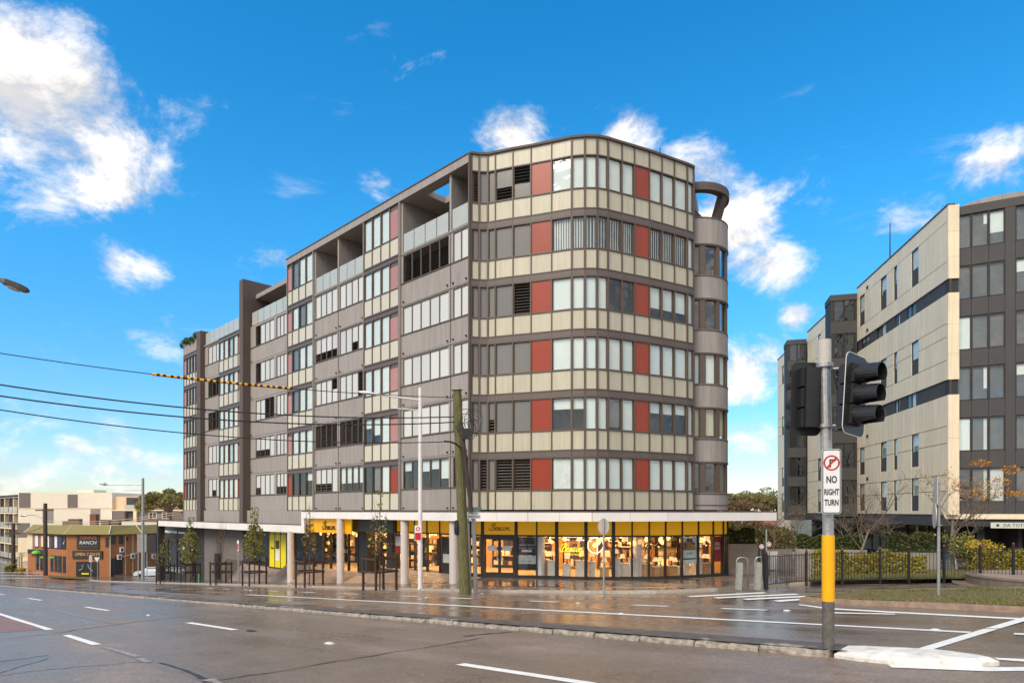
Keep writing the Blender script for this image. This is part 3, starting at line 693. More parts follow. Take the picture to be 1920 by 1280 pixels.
for k in range(5):
    sill_bay(0.06, 1.67, [(.12, 1.46, A_k[k])], k=k); sill_bay(1.67, 6.35, [(1.84, 6.2, B_k[k])], k=k)
    sill_bay(10.42, 13.76, [(10.53, 13.60, D_k[k])], k=k); sill_bay(13.76, 17.04, [(13.93, 16.98, E_k[k])], k=k)
    sill_bay(21.15, 28.6, [(21.35, 23.75, G1[k]), (24.15, 27.6, G2[k])], k=k, b=-.25)
    sill_bay(34.55, 38.4, [(34.8, 37.6, I_k[k])], k=k, b=-.05)
    lb('downpipe_strip', m_frame, 1.64, 1.70, .002, .02, ST * k + .03, ST * k + 3.1); lb('downpipe_strip', m_frame, 13.73, 13.79, .002, .02, ST * k + .03, ST * k + 3.1)
    lb('slab_edge', m_wall, .06, 6.35, -.25, .045, ST * k + 3.02, ST * k + 3.10) if k < 5 else None
    lb('slab_edge', m_wall, 10.42, 17.04, -.25, .045, ST * k + 3.02, ST * k + 3.10); 
    curtain_bay([39.75, 40.55, 41.35, 42.15, 42.95], [42.95, 43.7], k, 'ssss'[:4], b=.06)
    curtain_bay([34.5, 33.45, 32.4, 31.35, 30.3], [29.4, 30.3], k, random.choice(('wwsw', 'wsww', 'wwww')))
cc = {5: ('www', 'wwg'), 4: ('www', 'wgw'), 3: ('www', 'wwg'), 2: ('www', 'wwg'), 1: ('hHw', 'www'), 0: ('Rgw', 'hRR')}
for k in range(6):
    curtain_bay([10.33, 9.38, 8.40, 7.42], [6.47, 7.42], k, cc[k][0]); curtain_bay([20.3, 19.25, 18.2, 17.12], [20.3, 21.05], k, cc[k][1][::-1])
# piers, fins, roof frame
lb('corner_post', m_frame, -.06, .06, -.2, .12, .05, 19.2)
for a0, a1, z1 in ((6.35, 6.43, 18.65), (10.36, 10.42, 18.65), (17.04, 17.09, 18.65), (21.08, 21.15, 18.65)): lb('pier', m_wall, a0, a1, -.6, .16, 0, z1)
for a0, a1 in ((1.60, 1.76), (6.20, 6.35), (10.42, 10.56), (13.70, 13.86), (16.9, 17.04)): lb('terrace_wall', m_wall, a0, a1, -3.5, .003, 15.5, 18.66)
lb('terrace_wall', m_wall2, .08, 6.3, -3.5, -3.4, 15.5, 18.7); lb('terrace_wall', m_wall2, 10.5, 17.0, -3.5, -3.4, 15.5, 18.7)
lb('terrace_floor', m_wall, .07, 6.34, -3.4, .0, 15.42, 15.50); lb('terrace_floor', m_wall, 10.43, 17.03, -3.4, .0, 15.42, 15.50)
lb('terrace_door', m_cur, 14.2, 16.6, -3.4, -3.36, 15.55, 17.8)
for a0, a1, n in ((.14, 1.55, 1), (1.86, 6.16, 4), (10.62, 13.66, 3), (13.92, 16.88, 3)):
    wd = (a1 - a0) / n
    for i in range(n): lb('glass_balustrade', m_balus, a0 + wd * i + .03, a0 + wd * (i + 1) - .03, -.03, -.01, 15.56, 16.66)
lb('roof_beam', m_wall, -.02, 21.2, -.55, .17, 18.66, 19.10); lb('roof_cap', m_wall2, -.02, 21.26, -.6, .21, 19.10, 19.16)
lb('roof_slab', m_wall, -.02, 21.2, -9, -2.0, 18.68, 19.06)
for a0, a1 in ((-.02, 1.7), (4.6, 10.45), (11.7, 13.8), (15.0, 21.2)): lb('roof_slab', m_wall, a0, a1, -2.0, -.55, 18.69, 19.05)
lb('end_wall', m_wall, 21.0, 21.2, -6, -.02, 15.4, 18.66)
# recessed left part, fins and roof terrace
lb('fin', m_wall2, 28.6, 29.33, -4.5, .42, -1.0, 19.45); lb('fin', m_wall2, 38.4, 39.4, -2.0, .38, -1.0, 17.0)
lb('terrace_wall', m_wall, 21.2, 28.6, -4.2, -4.0, 15.4, 18.1); lb('terrace_floor', m_wall, 21.2, 28.6, -4, -.3, 15.42, 15.5)
lb('terrace_roof', m_wall, 21.25, 28.6, -6.0, -.7, 18.0, 18.35)
for a0, a1 in ((21.6, 23.2), (23.3, 24.9)): window(LF, bld, a0, a1, 15.55, 17.7, -3.98, 'C')
lb('terrace_wall', m_wall2, 25.2, 26.2, -4, -2.8, 15.5, 18.1)
for i in range(6): lb('glass_balustrade', m_balus, 21.5 + i * 1.15 + .03, 21.5 + (i + 1) * 1.15 - .03, -.30, -.28, 15.56, 16.66)
lb('parapet', m_wall, 29.35, 38.4, -.3, .05, 15.5, 15.62); lb('terrace_floor', m_wall, 29.35, 43.7, -6, -.3, 15.42, 15.5)
for i in range(8): lb('glass_balustrade', m_balus, 29.5 + i * 1.1 + .03, 29.5 + (i + 1) * 1.1 - .03, -.10, -.08, 15.65, 16.75)
lb('parapet', m_wall, 39.42, 43.78, -.3, .10, 15.52, 16.65)
ph = MB()
lb('penthouse', m_wall, 29.4, 35, -9, -5.5, 15.5, 18.0); lb('penthouse_roof', m_wall2, 29.35, 35.3, -9.2, -5.0, 18.0, 18.3); lb('roof_plant_room', m_wall, 29.6, 32, -9, -6.2, 18.3, 19.2); lb('roof_plant_room', m_wall2, 29.8, 30.8, -8, -6.4, 19.2, 19.6)
lb('side_post', m_wall, 43.72, 43.80, -.3, .12, -1.6, 15.52)
# ground storey wall band over the low awning on the left
lb('wall_band', m_wall, 16.9, 43.8, -.4, .06, -1.25, 0.02)
lb('wall_band', m_wall2, -.05, 16.9, -.4, .04, -.35, 0.02)
# ---- round tower and its roof loop
TC = Vector(((1300 - 960) / 1250 * 39.9, 39.9)); TR = 1.97
def tower_ring(r0, r1, z0, z1, m, name, a0=-170, a1=95, seg=36, par=None):
    v = []; f = []
    for i in range(seg + 1):
        a = R(a0 + (a1 - a0) * i / seg)
        for r, z in ((r0, z0), (r1, z0), (r1, z1), (r0, z1)): v.append((TC.x + r * math.sin(a), TC.y - r * math.cos(a), z))
    for i in range(seg):
        for j in range(4): f.append((i * 4 + j, i * 4 + 4 + j, i * 4 + 4 + (j + 1) % 4, i * 4 + (j + 1) % 4))
    f += [(0, 1, 2, 3), (seg * 4 + 3, seg * 4 + 2, seg * 4 + 1, seg * 4)]
    return mesh_obj(name, v, f, m, par or bld, smooth=False)
m_tower = m_wall
tk = ['R', 'c', 'w', 'R', 'R']
for k in range(6):
    z0 = ST * k - (.05 if k else .0)
    zw = ST * k + 1.02; zt = ST * k + 2.78
    if k == 5: zw = ST * 5 + 1.22
    tower_ring(TR - .25, TR, z0 - .35 if k else .05, zw, m_tower, 'tower_band'); tower_ring(TR - .2, TR + .03, z0 - .33 if k else .3, z0 - .25 if k else .34, m_wall2, 'tower_joint')
    tower_ring(TR - .3, TR + .02, zw - .09, zw - .02, m_wall2, 'tower_joint')
    if k < 5:
        for a0, a1 in ((-24, -5), (4.6, 25.3), (33.3, 55.3), (66.8, 82.7)):
            am = R((a0 + a1) / 2); wd = 2 * (TR - .12) * math.sin(R((a1 - a0) / 2)) ; p = TC + Vector((math.sin(am), -math.cos(am))) * (TR - .12)
            fr = Fr(p, (math.cos(am), math.sin(am))); window(fr, bld, -wd / 2, wd / 2, zw, zt + .0, 0, tk[k] if (k, a0) != (0, 33.3) else 'G', t=.05)
        for a0, a1 in ((-5, 4.6), (25.3, 33.3), (55.3, 66.8), (82.7, 90)): tower_ring(TR - .28, TR - .02, zw, zt, m_frame, 'tower_mullion', a0, a1, 3)
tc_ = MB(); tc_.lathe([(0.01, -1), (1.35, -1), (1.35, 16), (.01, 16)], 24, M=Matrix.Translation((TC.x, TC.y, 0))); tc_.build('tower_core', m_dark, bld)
cap = MB(); cap.lathe([(.01, 16.55), (TR - .1, 16.55), (TR - .1, 16.3), (.01, 16.3)], 32, M=Matrix.Translation((TC.x, TC.y, 0))); cap.build('tower_roof', m_wall, bld)
lp_ = MB()
def bar(pts, hw, hh):                          # flat rectangular bar along a path
    v = []; n = len(pts)
    for i, p in enumerate(pts):
        d = (pts[min(i + 1, n - 1)] - pts[max(i - 1, 0)]).normalized(); s = d.cross(Vector((0, 0, 1))); s = s.normalized() if s.length > .01 else Vector((1, 0, 0)); uq = s.cross(d)
        for q in (s * hw + uq * hh, s * hw - uq * hh, -s * hw - uq * hh, -s * hw + uq * hh): v.append(p + q)
    f = [(i * 4 + j, i * 4 + 4 + j, i * 4 + 4 + (j + 1) % 4, i * 4 + (j + 1) % 4) for i in range(n - 1) for j in range(4)] + [(3, 2, 1, 0), tuple((n - 1) * 4 + j for j in range(4))]
    lp_.add(v, f)
rr = 1.82
arc = [Vector((TC.x + .05 + (rr if i > 0 else rr) * math.sin(R(a)), TC.y + .2 - rr * math.cos(R(a)), 18.55)) for i, a in enumerate(range(-100, 116, 9))]
bar(arc, .24, .22)
e = arc[-7]; bar([Vector((e.x + .0, e.y, 18.5)), Vector((TC.x + 1.0, TC.y - .3, 16.3))], .24, .2)
bar([Vector((TC.x - .6, TC.y - 1.0, 17.55)), Vector((TC.x + .95, TC.y - .4, 16.4))], .2, .2)
lp_.build('roof_loop', m_wall2, bld)
lb('roof_antenna', m_black, 0, .03, .0, .03, 19, 19.01)
an = PT[14]; mb = MB(); mb.tube([(an.x, an.y + .4, HT), (an.x, an.y + .4, HT + .55)], .03, 6); mb.build('roof_vent', m_black, bld)
# roof garden at the far end
def leaf_cloud(n, boxes, size, seed=0, flat=0):
    r = np.random.default_rng(seed); out_v = []; 
    vs_ = []
    for (c, e) in boxes:
        k = n // len(boxes); p = r.normal(0, 1, (k, 3)); p /= np.maximum(1e-6, np.linalg.norm(p, axis=1))[:, None]; p *= (r.uniform(.35, 1, (k, 1)) ** .5)
        vs_.append(np.array(c) + p * np.array(e))
    P = np.concatenate(vs_); k = len(P)
    a = r.normal(0, 1, (k, 3)); a /= np.linalg.norm(a, axis=1)[:, None]; b = np.cross(a, r.normal(0, 1, (k, 3))); b /= np.linalg.norm(b, axis=1)[:, None]
    s = size * r.uniform(.6, 1.35, (k, 1)); V = np.stack([P - a * s, P - b * s * .5, P + a * s, P + b * s * .5], 1).reshape(-1, 3)
    return V.tolist(), [(4 * i, 4 * i + 1, 4 * i + 2, 4 * i + 3) for i in range(k)]
def leaf_mat(name, c1, c2, tr=.25):
    m = bpy.data.materials.new(name); m.use_nodes = True; t = m.node_tree; n = t.nodes; l = t.links; p = n['Principled BSDF']; p.inputs['Roughness'].default_value = .5
    g = n.new('ShaderNodeNewGeometry'); mx = n.new('ShaderNodeMix'); mx.data_type = 'RGBA'; mx.inputs[6].default_value = (*c1, 1); mx.inputs[7].default_value = (*c2, 1); l.new(g.outputs['Random Per Island'], mx.inputs['Factor'])
    l.new(mx.outputs[2], p.inputs['Base Color']); tl = n.new('ShaderNodeBsdfTranslucent'); l.new(mx.outputs[2], tl.inputs[0]); ms = n.new('ShaderNodeMixShader'); ms.inputs[0].default_value = tr
    l.new(p.outputs[0], ms.inputs[1]); l.new(tl.outputs[0], ms.inputs[2]); l.new(ms.outputs[0], n['Material Output'].inputs[0]); MATS[name] = m; return m
m_leafd = leaf_mat('leaf_dark', srgb(48, 58, 26), srgb(96, 102, 44)); m_leafg = leaf_mat('leaf_green', srgb(96, 104, 44), srgb(158, 150, 78)); m_leafy = leaf_mat('leaf_yellow', srgb(150, 132, 30), srgb(206, 176, 60))
m_leafo = leaf_mat('leaf_orange', srgb(170, 110, 30), srgb(214, 152, 50)); m_leafo2 = leaf_mat('leaf_olive', srgb(104, 96, 52), srgb(164, 148, 84)); m_leafr = leaf_mat('leaf_russet', srgb(110, 80, 62), srgb(150, 122, 84))
m_twig = mat('twig_bark', srgb(116, 100, 86), .85, .25, 14); m_bark = mat('bark', srgb(92, 72, 56), .9, .3, 12, .6, 40)
gx = [LF.P(40 + i * .95, -.1, 16.7 + random.uniform(-.05, .2)) for i in range(5)]
v, f = leaf_cloud(1500, [((p.x, p.y, p.z), (.6, .6, .42)) for p in gx], .10, 3)
gr = empty('roof_shrubs', gx[2], 'row of olive green shrubs trailing over the far roof parapet', 'shrub'); mesh_obj('foliage', v, f, m_leafd, gr)
mb = MB(); 
for p in gx: mb.tube([(p.x, p.y, p.z - .3), (p.x, p.y, p.z + .2)], .03, 5)
mb.build('stem', m_bark, gr)

# ---- awning with white fascia
fa = [(568, 47.6), (876, 34.0), (990, 33.15), (1110, 32.7), (1250, 33.6), (1455, 36.3)]
AP = [Vector(((x - 960) / 1250 * y, y)) for x, y in fa]
aw = MB(); back = [Vector((13.2, 41.0)), Vector((9, 39.5)), Vector((3.5, 36)), Vector((-2, 37.5)), lp(16.95, -.6)]
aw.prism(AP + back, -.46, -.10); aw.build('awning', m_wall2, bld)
for i in range(5):
    fr = Fr(AP[i], AP[i + 1] - AP[i]); ln = (AP[i + 1] - AP[i]).length; n = max(1, round(ln / 2.1)); w_ = ln / n
    for j in range(n): fr.box('fascia_panel', bld, m_white, j * w_ + .006, (j + 1) * w_ - .006, .0, .06, -.53, -.075)
    fr.box('fascia_cap', bld, m_wall2, -.01, ln + .01, -.3, .075, -.075, -.015)
fr = Fr(AP[5], Vector((13.2, 41.0)) - AP[5]); fr.box('fascia_panel', bld, m_white, 0.07, 4.5, 0, .06, -.53, -.075)
# lower awning on the left
q0, q1 = W(298, 977.7, 70.6), W(566, 981.8, 48.0); LA = Fr((q0.x, q0.y), (q1.x - q0.x, q1.y - q0.y)); lna = math.hypot(q1.x - q0.x, q1.y - q0.y); n = 10
for j in range(n): LA.box('fascia_panel', bld, m_white, lna * j / n + .006, lna * (j + 1) / n - .006, .0, .06, -1.60, -1.05)
LA.box('low_awning', bld, m_wall2, 0, lna, -3.4, 0, -1.5, -1.06); LA.box('fascia_cap', bld, m_wall2, 0, lna, -.3, .07, -1.05, -.99)
LA.box('fascia_panel', bld, m_white, lna + .01, lna + .45, -.05, .061, -1.60, -.07); LA.box('end_post', bld, m_char2, -.55, -.02, -.6, .05, -8.5, -1.0)
# ---- columns, shop glazing
for px, py, off, ct in ((545, 1086, .75, -1.5), (638.5, 1086, .85, -.47), (759, 1090, .9, -.47), (851, 1089.6, .95, -.47)):
    r = (px - 960) / 1250; best = None
    o = LF.P(0, off, 0); s_ = (o.x - r * o.y) / (r * FD.y - FD.x); p = LF.P(s_, off, 0); z = (957 - py) / 1250 * p.y
    mb = MB(); mb.lathe([(.01, z - .4), (.245, z - .4), (.245, ct), (.01, ct)], 20, M=Matrix.Translation((p.x, p.y, 0))); mb.build('column', m_col, bld, smooth=False)
# ---------------------------------------------------------------- shop at street level (part of the apartment building)
m_cream = mat('shop_cream', srgb(226, 178, 108), .7, .12, 1.2)
m_shopfloor = mat('shop_floor', srgb(190, 165, 130), .4, .1, 2)
m_ceil = mat('shop_ceiling', srgb(120, 100, 80), .8, .1, 2)
m_lite = mat('ceiling_light_warm', (1, .85, .6), .5, 0, 1, emit=(1, .60, .24), estr=30.0)
m_bulb = mat('warm_bulb', (1, .8, .5), .4, 0, 1, emit=(1, .52, .15), estr=1.7)
m_neon = mat('yellow_neon', (1, .9, .1), .4, 0, 1, emit=(1, .78, .04), estr=.8)
m_neonw = mat('white_neon', (1, 1, 1), .4, 0, 1, emit=(1, .88, .66), estr=1.3)
gpx = [880, 905, 968, 1006.6, 1044, 1098.6, 1150, 1185, 1217, 1247.6, 1278.7, 1309, 1336.7, 1355.4, 1363]
gpy = [37.3, 36.5, 36.0, 35.75, 35.5, 34.95, 34.95, 35.0, 35.1, 35.3, 35.65, 36.1, 36.6, 37.0, 37.4]
GP = [Vector(((x - 960) / 1250 * y, y)) for x, y in zip(gpx, gpy)]
ZG, ZY = -3.52, -1.335
thick = {1, 2, 4, 5, 6}
for i in range(len(GP) - 1):
    fr = Fr(GP[i], GP[i + 1] - GP[i]); ln = (GP[i + 1] - GP[i]).length
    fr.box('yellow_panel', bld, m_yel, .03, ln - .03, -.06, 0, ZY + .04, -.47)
    fr.box('shop_rail', bld, m_black, 0, ln, -.09, .04, ZY - .05, ZY + .04)
    fr.box('plinth', bld, m_char2, 0, ln, -.12, .045, ZG - .7, ZG + .05)
    if i == 1:                                       # glazed double door
        for j in range(2):
            a0, a1 = .12 + j * (ln / 2 - .11), ln / 2 + j * (ln / 2 - .12); d = fr.box('shop_door', bld, m_shopg, a0, a1, -.05, -.03, ZG + .05, ZY - .12)
            for q0, q1, z0, z1 in ((a0, a0 + .07, ZG + .05, ZY - .12), (a1 - .07, a1, ZG + .05, ZY - .12)): fr.box('door_stile', d, m_black, q0, q1, -.07, .0, z0, z1)
            fr.box('door_rail', d, m_black, a0 + .07, a1 - .07, -.07, .0, ZY - .22, ZY - .12); fr.box('door_rail', d, m_black, a0 + .07, a1 - .07, -.07, 0, ZG + .05, ZG + .17)
            fr.box('door_handle', d, m_galv, (a1 - .14) if j == 0 else (a0 + .10), (a1 - .10) if j == 0 else (a0 + .14), .0, .05, ZG + .8, ZG + 1.3)
            fr.box('door_notice', d, m_white, a0 + .15, a1 - .15, -.028, -.022, ZG + 1.35, ZG + 1.62)
        fr.box('door_head', bld, m_black, .0, ln, -.09, .05, ZY - .12, ZY - .05)
    else: fr.box('shop_pane', bld, m_shopg, .02, ln - .02, -.05, -.03, ZG + .05, ZY - .05)
for i in range(len(GP)):
    fr = Fr(GP[min(i, 13)], GP[min(i + 1, 14)] - GP[min(i, 13)]); a = 0 if i < 14 else (GP[14] - GP[13]).length; t_ = .085 if i in thick else .035
    fr.box('shop_mullion', bld, m_black, a - t_, a + t_, -.12, .07, ZG - .6, -.47)
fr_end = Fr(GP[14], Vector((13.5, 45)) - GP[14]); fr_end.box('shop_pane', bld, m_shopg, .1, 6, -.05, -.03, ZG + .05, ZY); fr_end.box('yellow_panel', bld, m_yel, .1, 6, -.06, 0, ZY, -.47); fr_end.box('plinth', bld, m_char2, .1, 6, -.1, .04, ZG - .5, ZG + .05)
# left wing of the shop along the left face
def sx(px, b):
    r = (px - 960) / 1250; o = LF.P(0, b, 0); return (o.x - r * o.y) / (r * FD.y - FD.x)
BS = -.7
def shop_run(xs, z0, top=-.47, zy=ZY, b=BS, skip=()):
    aa = [sx(x, b) for x in xs]
    for i in range(len(aa) - 1):
        a1, a0 = aa[i], aa[i + 1]
        if i in skip: continue
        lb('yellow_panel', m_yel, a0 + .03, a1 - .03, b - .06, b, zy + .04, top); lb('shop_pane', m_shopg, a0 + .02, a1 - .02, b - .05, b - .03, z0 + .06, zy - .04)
        lb('shop_rail', m_black, a0, a1, b - .09, b + .04, zy - .04, zy + .04); lb('plinth', m_char2, a0, a1, b - .12, b + .03, z0 - 1.5, z0 + .06)
    for a in aa: lb('shop_mullion', m_black, a - .035, a + .035, b - .12, b + .06, z0 - 1.0, top)
    return aa
def apron(x0, x1, z0, b0=BS, b1=.75):
    a0, a1 = sx(x1, b0), sx(x0, b0); n = 6; v = []
    for i in range(n + 1):
        a = a0 + (a1 - a0) * i / n; p = LF.P(a, b0 + .05, 0); q = LF.P(a, b1, 0); v += [(p.x, p.y, z0), (q.x, q.y, pavez(*uv(q.x, q.y)) + .01)]
    mesh_obj('forecourt_ramp', v, [(2 * i, 2 * i + 2, 2 * i + 3, 2 * i + 1) for i in range(n)], m_road2, bld)
apron(720, 905, -3.62); apron(540, 720, -4.12, b1=.95); apron(456, 540, -4.6, b1=.6)
shop_run([737, 778, 801, 825, 846, 880], -3.66); shop_run([691, 709, 727], -3.9, b=BS - .9)
shop_run([552, 569, 590.6, 605, 620, 635, 653.6, 672], -4.2)
for x0, x1, z0 in ((675, 691, -5), (727, 738, -5)): lb('black_pier', m_black, sx(x1, BS), sx(x0, BS), BS - .5, BS + .10, z0, -.47)
lb('black_panel', m_black, sx(737, .3), sx(659, .3), .0, .3, -1.35, -.50)
lb('sign_panel', m_yel, sx(658.7, .62), sx(578, .62), .55, .62, -1.50, -.56); 
y0, y1 = sx(537, BS + .1), sx(505, BS + .1)
for i in range(3): lb('yellow_door', m_yel2, y0 + (y1 - y0) * i / 3 + .02, y0 + (y1 - y0) * (i + 1) / 3 - .02, BS, BS + .1, -4.55, -1.9)
for i in range(4): lb('shop_mullion', m_black, y0 + (y1 - y0) * i / 3 - .03, y0 + (y1 - y0) * i / 3 + .03, BS - .02, BS + .13, -4.6, -1.6)
lb('yellow_panel', m_yel2, y0, y1, BS, BS + .09, -1.86, -1.5); lb('plinth', m_char2, sx(552, BS), y1, BS - .1, BS + .12, -6.5, -4.55); lb('black_pier', m_black, sx(552, BS) , y0, BS - .1, BS + .11, -4.55, -1.5)
lb('poster', m_char, y0 + (y1 - y0) * .40, y0 + (y1 - y0) * .62, BS + .1, BS + .115, -3.05, -2.4); lb('poster', m_white, y0 + (y1 - y0) * .40, y0 + (y1 - y0) * .60, BS + .1, BS + .115, -4.0, -3.2)
m_mason = None
def brick_mat(name, c1, c2, mortar, bw=.24, bh=.086):
    m = bpy.data.materials.new(name); m.use_nodes = True; t = m.node_tree; n = t.nodes; l = t.links; p = n['Principled BSDF']; p.inputs['Roughness'].default_value = .85
    g = n.new('ShaderNodeNewGeometry'); sp = n.new('ShaderNodeSeparateXYZ'); l.new(g.outputs['Position'], sp.inputs[0]); ad = n.new('ShaderNodeMath'); ad.operation = 'SUBTRACT'; l.new(sp.outputs[0], ad.inputs[0]); l.new(sp.outputs[1], ad.inputs[1])
    cb = n.new('ShaderNodeCombineXYZ'); l.new(ad.outputs[0], cb.inputs[0]); l.new(sp.outputs[2], cb.inputs[1])
    b = n.new('ShaderNodeTexBrick'); b.inputs['Color1'].default_value = (*c1, 1); b.inputs['Color2'].default_value = (*c2, 1); b.inputs['Mortar'].default_value = (*mortar, 1)
    b.inputs['Scale'].default_value = 1; b.inputs['Brick Width'].default_value = bw; b.inputs['Row Height'].default_value = bh; b.inputs['Mortar Size'].default_value = .01
    l.new(cb.outputs[0], b.inputs['Vector']); l.new(b.outputs['Color'], p.inputs['Base Color']); bp = n.new('ShaderNodeBump'); bp.inputs['Strength'].default_value = .6; bp.inputs['Distance'].default_value = .01; bp.invert = True; l.new(b.outputs['Fac'], bp.inputs['Height']); l.new(bp.outputs[0], p.inputs['Normal'])
    MATS[name] = m; return m
m_mason = brick_mat('grey_brick', srgb(112, 104, 99), srgb(130, 121, 114), srgb(96, 90, 86)); m_mason2 = brick_mat('dark_brick', srgb(50, 47, 46), srgb(74, 68, 66), srgb(40, 38, 38), .3, .2)
lb('brick_wall', m_mason, sx(456, BS), sx(383, BS), BS - .3, BS, -8, -1.3); lb('brick_wall', m_mason2, sx(475, BS), sx(456, BS), BS - .3, BS - .02, -8, -1.3)
lb('dark_wall', m_char2, sx(383, BS), sx(368, BS), BS - .3, BS + .02, -8.5, -1.3); lb('dark_wall', m_black, sx(505, BS), sx(475, BS), BS - .6, BS - .1, -8, -1.3)
lb('service_door', m_wall2, sx(452, BS), sx(424, BS), BS, BS + .05, -6.4, -4.4); lb('meter_box', m_char2, sx(414, BS), sx(406, BS), BS, BS + .2, -6.3, -4.0); lb('sign_strip', m_char, sx(498, BS), sx(492, BS), BS - .1, BS + .02, -4.3, -3.9)
# agency office at the far end
af = sx(299, BS); aa = [sx(368, BS) + (af - sx(368, BS)) * i / 4 for i in range(5)]
for i in range(4): lb('office_pane', m_glassr, aa[i] + .03, aa[i + 1] - .03, BS - .06, BS - .03, -6.6, -3.2)
for a in aa: lb('office_mullion', m_black, a - .05, a + .05, BS - .1, BS + .03, -8.5, -1.5)
lb('office_sign', m_black, aa[0], aa[-1], BS, BS + .08, -3.0, -1.55); lb('plinth', m_char2, aa[0], aa[-1], BS - .1, BS + .02, -9, -6.6); lb('office_sign', m_black, aa[0] + .5, aa[2], BS + .02, BS + .1, -4.3, -3.5)
for q0, q1, z0, z1 in ((aa[3] + .9, aa[3] + 1.6, -2.5, -2.0), (aa[2] - .3, aa[3] + .6, -2.38, -2.15), (aa[1], aa[2] - .8, -2.38, -2.2), (aa[1] + .2, aa[1] + .7, -4.05, -3.75), (aa[0] + .7, aa[1] - .1, -3.98, -3.82)): lb('sign_mark', m_white, q0, q1, BS + .085, BS + .115, z0, z1)
# interior of the shop
inn_ = MB(); inn_.prism([GP[0] + Vector((.0, .3))] + [g + Vector((0, .12)) for g in GP[1:]] + [Vector((11, 42.5)), Vector((0, 43.5)), lp(7, -7), lp(6.6, -.9)], ZG - .3, ZG - .01); inn_.build('shop_floor', m_shopfloor, bld)
lb('shop_floor', m_shopfloor, 8.4, sx(553, BS), -7.5, BS - .15, -4.5, -4.25)
def wall2(p0, p1, z0, z1, m, name):
    fr = Fr(p0, (p1[0] - p0[0], p1[1] - p0[1])); return fr.box(name, bld, m, 0, math.hypot(p1[0] - p0[0], p1[1] - p0[1]), -.1, 0, z0, z1), fr
BK = [lp(26, -6.0), lp(8, -6.0), Vector((-1.5, 42.0)), Vector((5, 40.6)), Vector((10.5, 41.8)), Vector((12.2, 39))]
frs = [wall2(BK[i], BK[i + 1], -4.6, -.45, m_cream, 'shop_wall')[1] for i in range(5)]
ce = MB(); ce.prism([lp(26, -.85), lp(1, -.85)] + [g + Vector((0, .15)) for g in GP[1:]] + [Vector((12.4, 42.5)), Vector((0, 44)), lp(26, -7)], -.62, -.48); ce.build('shop_ceiling', m_ceil, bld)
lt = MB()
for i, (x, y) in enumerate([(-.6, 37.8), (1.2, 37.3), (3, 37.0), (4.8, 37.0), (6.6, 37.3), (8.4, 37.8), (10, 38.4), (0, 39.6), (2.5, 39), (5, 39), (7.5, 39.5)] + [tuple(lp(a, -1.7)) for a in (2.5, 4, 5.5, 8, 10.5, 12.5, 14, 15.5, 17, 18.5, 20.5)] + [tuple(lp(a, -3.6)) for a in (4, 7, 9.5, 12, 14, 16.5, 19, 21)]):
    mb = MB(); mb.box(-.5, .5, -.17, .17, -.03, .0, M=Matrix.Translation((x, y, -.64)) @ Matrix.Rotation(.4 * i, 4, 'Z')); mb.build('ceiling_light', m_lite, bld)
# stock in the shop: pendant lamps, display shelves, cartons
m_brass = mat('brass', srgb(170, 130, 60), .3, .1, 4, metal=.8); m_smoke = mat('smoke_shade', (.05, .035, .025), .2, .2, 4); m_linen = mat('linen_shade', srgb(240, 214, 160), .7, .05, 3, emit=(1, .72, .38), estr=.35)
def pend_mesh(kind):
    mb = MB(); mb.tube([(0, 0, .0), (0, 0, -.6)], .008, 5, 0)
    if kind == 0: mb.lathe([(.01, -.58), (.08, -.62), (.12, -.72), (.08, -.82), (.01, -.86)], 10, 1)
    elif kind == 1: mb.lathe([(.03, -.58), (.05, -.62), (.24, -.80), (.24, -.82), (.01, -.80)], 12, 2); mb.lathe([(.01, -.80), (.06, -.84), (.01, -.9)], 8, 1)
    elif kind == 2: mb.lathe([(.17, -.60), (.17, -.86), (.16, -.86), (.16, -.60)], 14, 3); mb.lathe([(.01, -.68), (.06, -.73), (.01, -.78)], 8, 1)
    else: mb.lathe([(.01, -.58), (.2, -.64), (.26, -.8), (.2, -.96), (.01, -1.02)], 12, 2); mb.lathe([(.30, -.79), (.30, -.81), (.27, -.81), (.27, -.79)], 14, 1)
    me = bpy.data.meshes.new('pendant_lamp'); me.from_pydata(mb.v, [], mb.f)
    for q in (m_black, m_bulb, m_smoke, m_linen): me.materials.append(q)
    me.polygons.foreach_set('material_index', mb.mi); return me
pms = [pend_mesh(k) for k in range(4)]
pl = ['small glowing globe pendant lamp inside the shop window', 'dark cone pendant lamp inside the shop window', 'drum shaded pendant lamp inside the shop window', 'large smoked pendant lamp inside the shop window']
rp = random.Random(5)
def pendant(x, y, k=None, z=None):
    k = rp.choice((0, 0, 0, 1, 2, 2, 3)) if k is None else k
    o = bpy.data.objects.new('pendant_lamp', pms[k]); link(o, None, Matrix.Translation((x, y, z if z is not None else -.62 - rp.uniform(0, .55)))); tag(o, pl[k], 'pendant lamp', pl[k].split(' pendant')[0] + ' pendants in the shop')
for i in range(3, 13):
    for j in range(5):
        t = rp.random(); p = GP[i] + (GP[i + 1] - GP[i]) * t; pendant(p.x + rp.uniform(-.1, .1), p.y + .5 + rp.uniform(0, 2.6), 0 if i in (9, 10) and rp.random() < .6 else None)
for i in range(30):
    q = lp(rp.uniform(2.2, 21), rp.uniform(-1.5, -4.5)); pendant(q.x, q.y)
shm = []
m_goods = [mat('carton_kraft', srgb(196, 150, 92), .7, .15, 3), mat('carton_white', srgb(232, 222, 206), .6, .1, 3), mat('carton_dark', srgb(60, 48, 40), .5, .1, 3), mat('lampshade_amber', srgb(230, 160, 60), .6, .1, 3, emit=(1, .55, .15), estr=.9)]
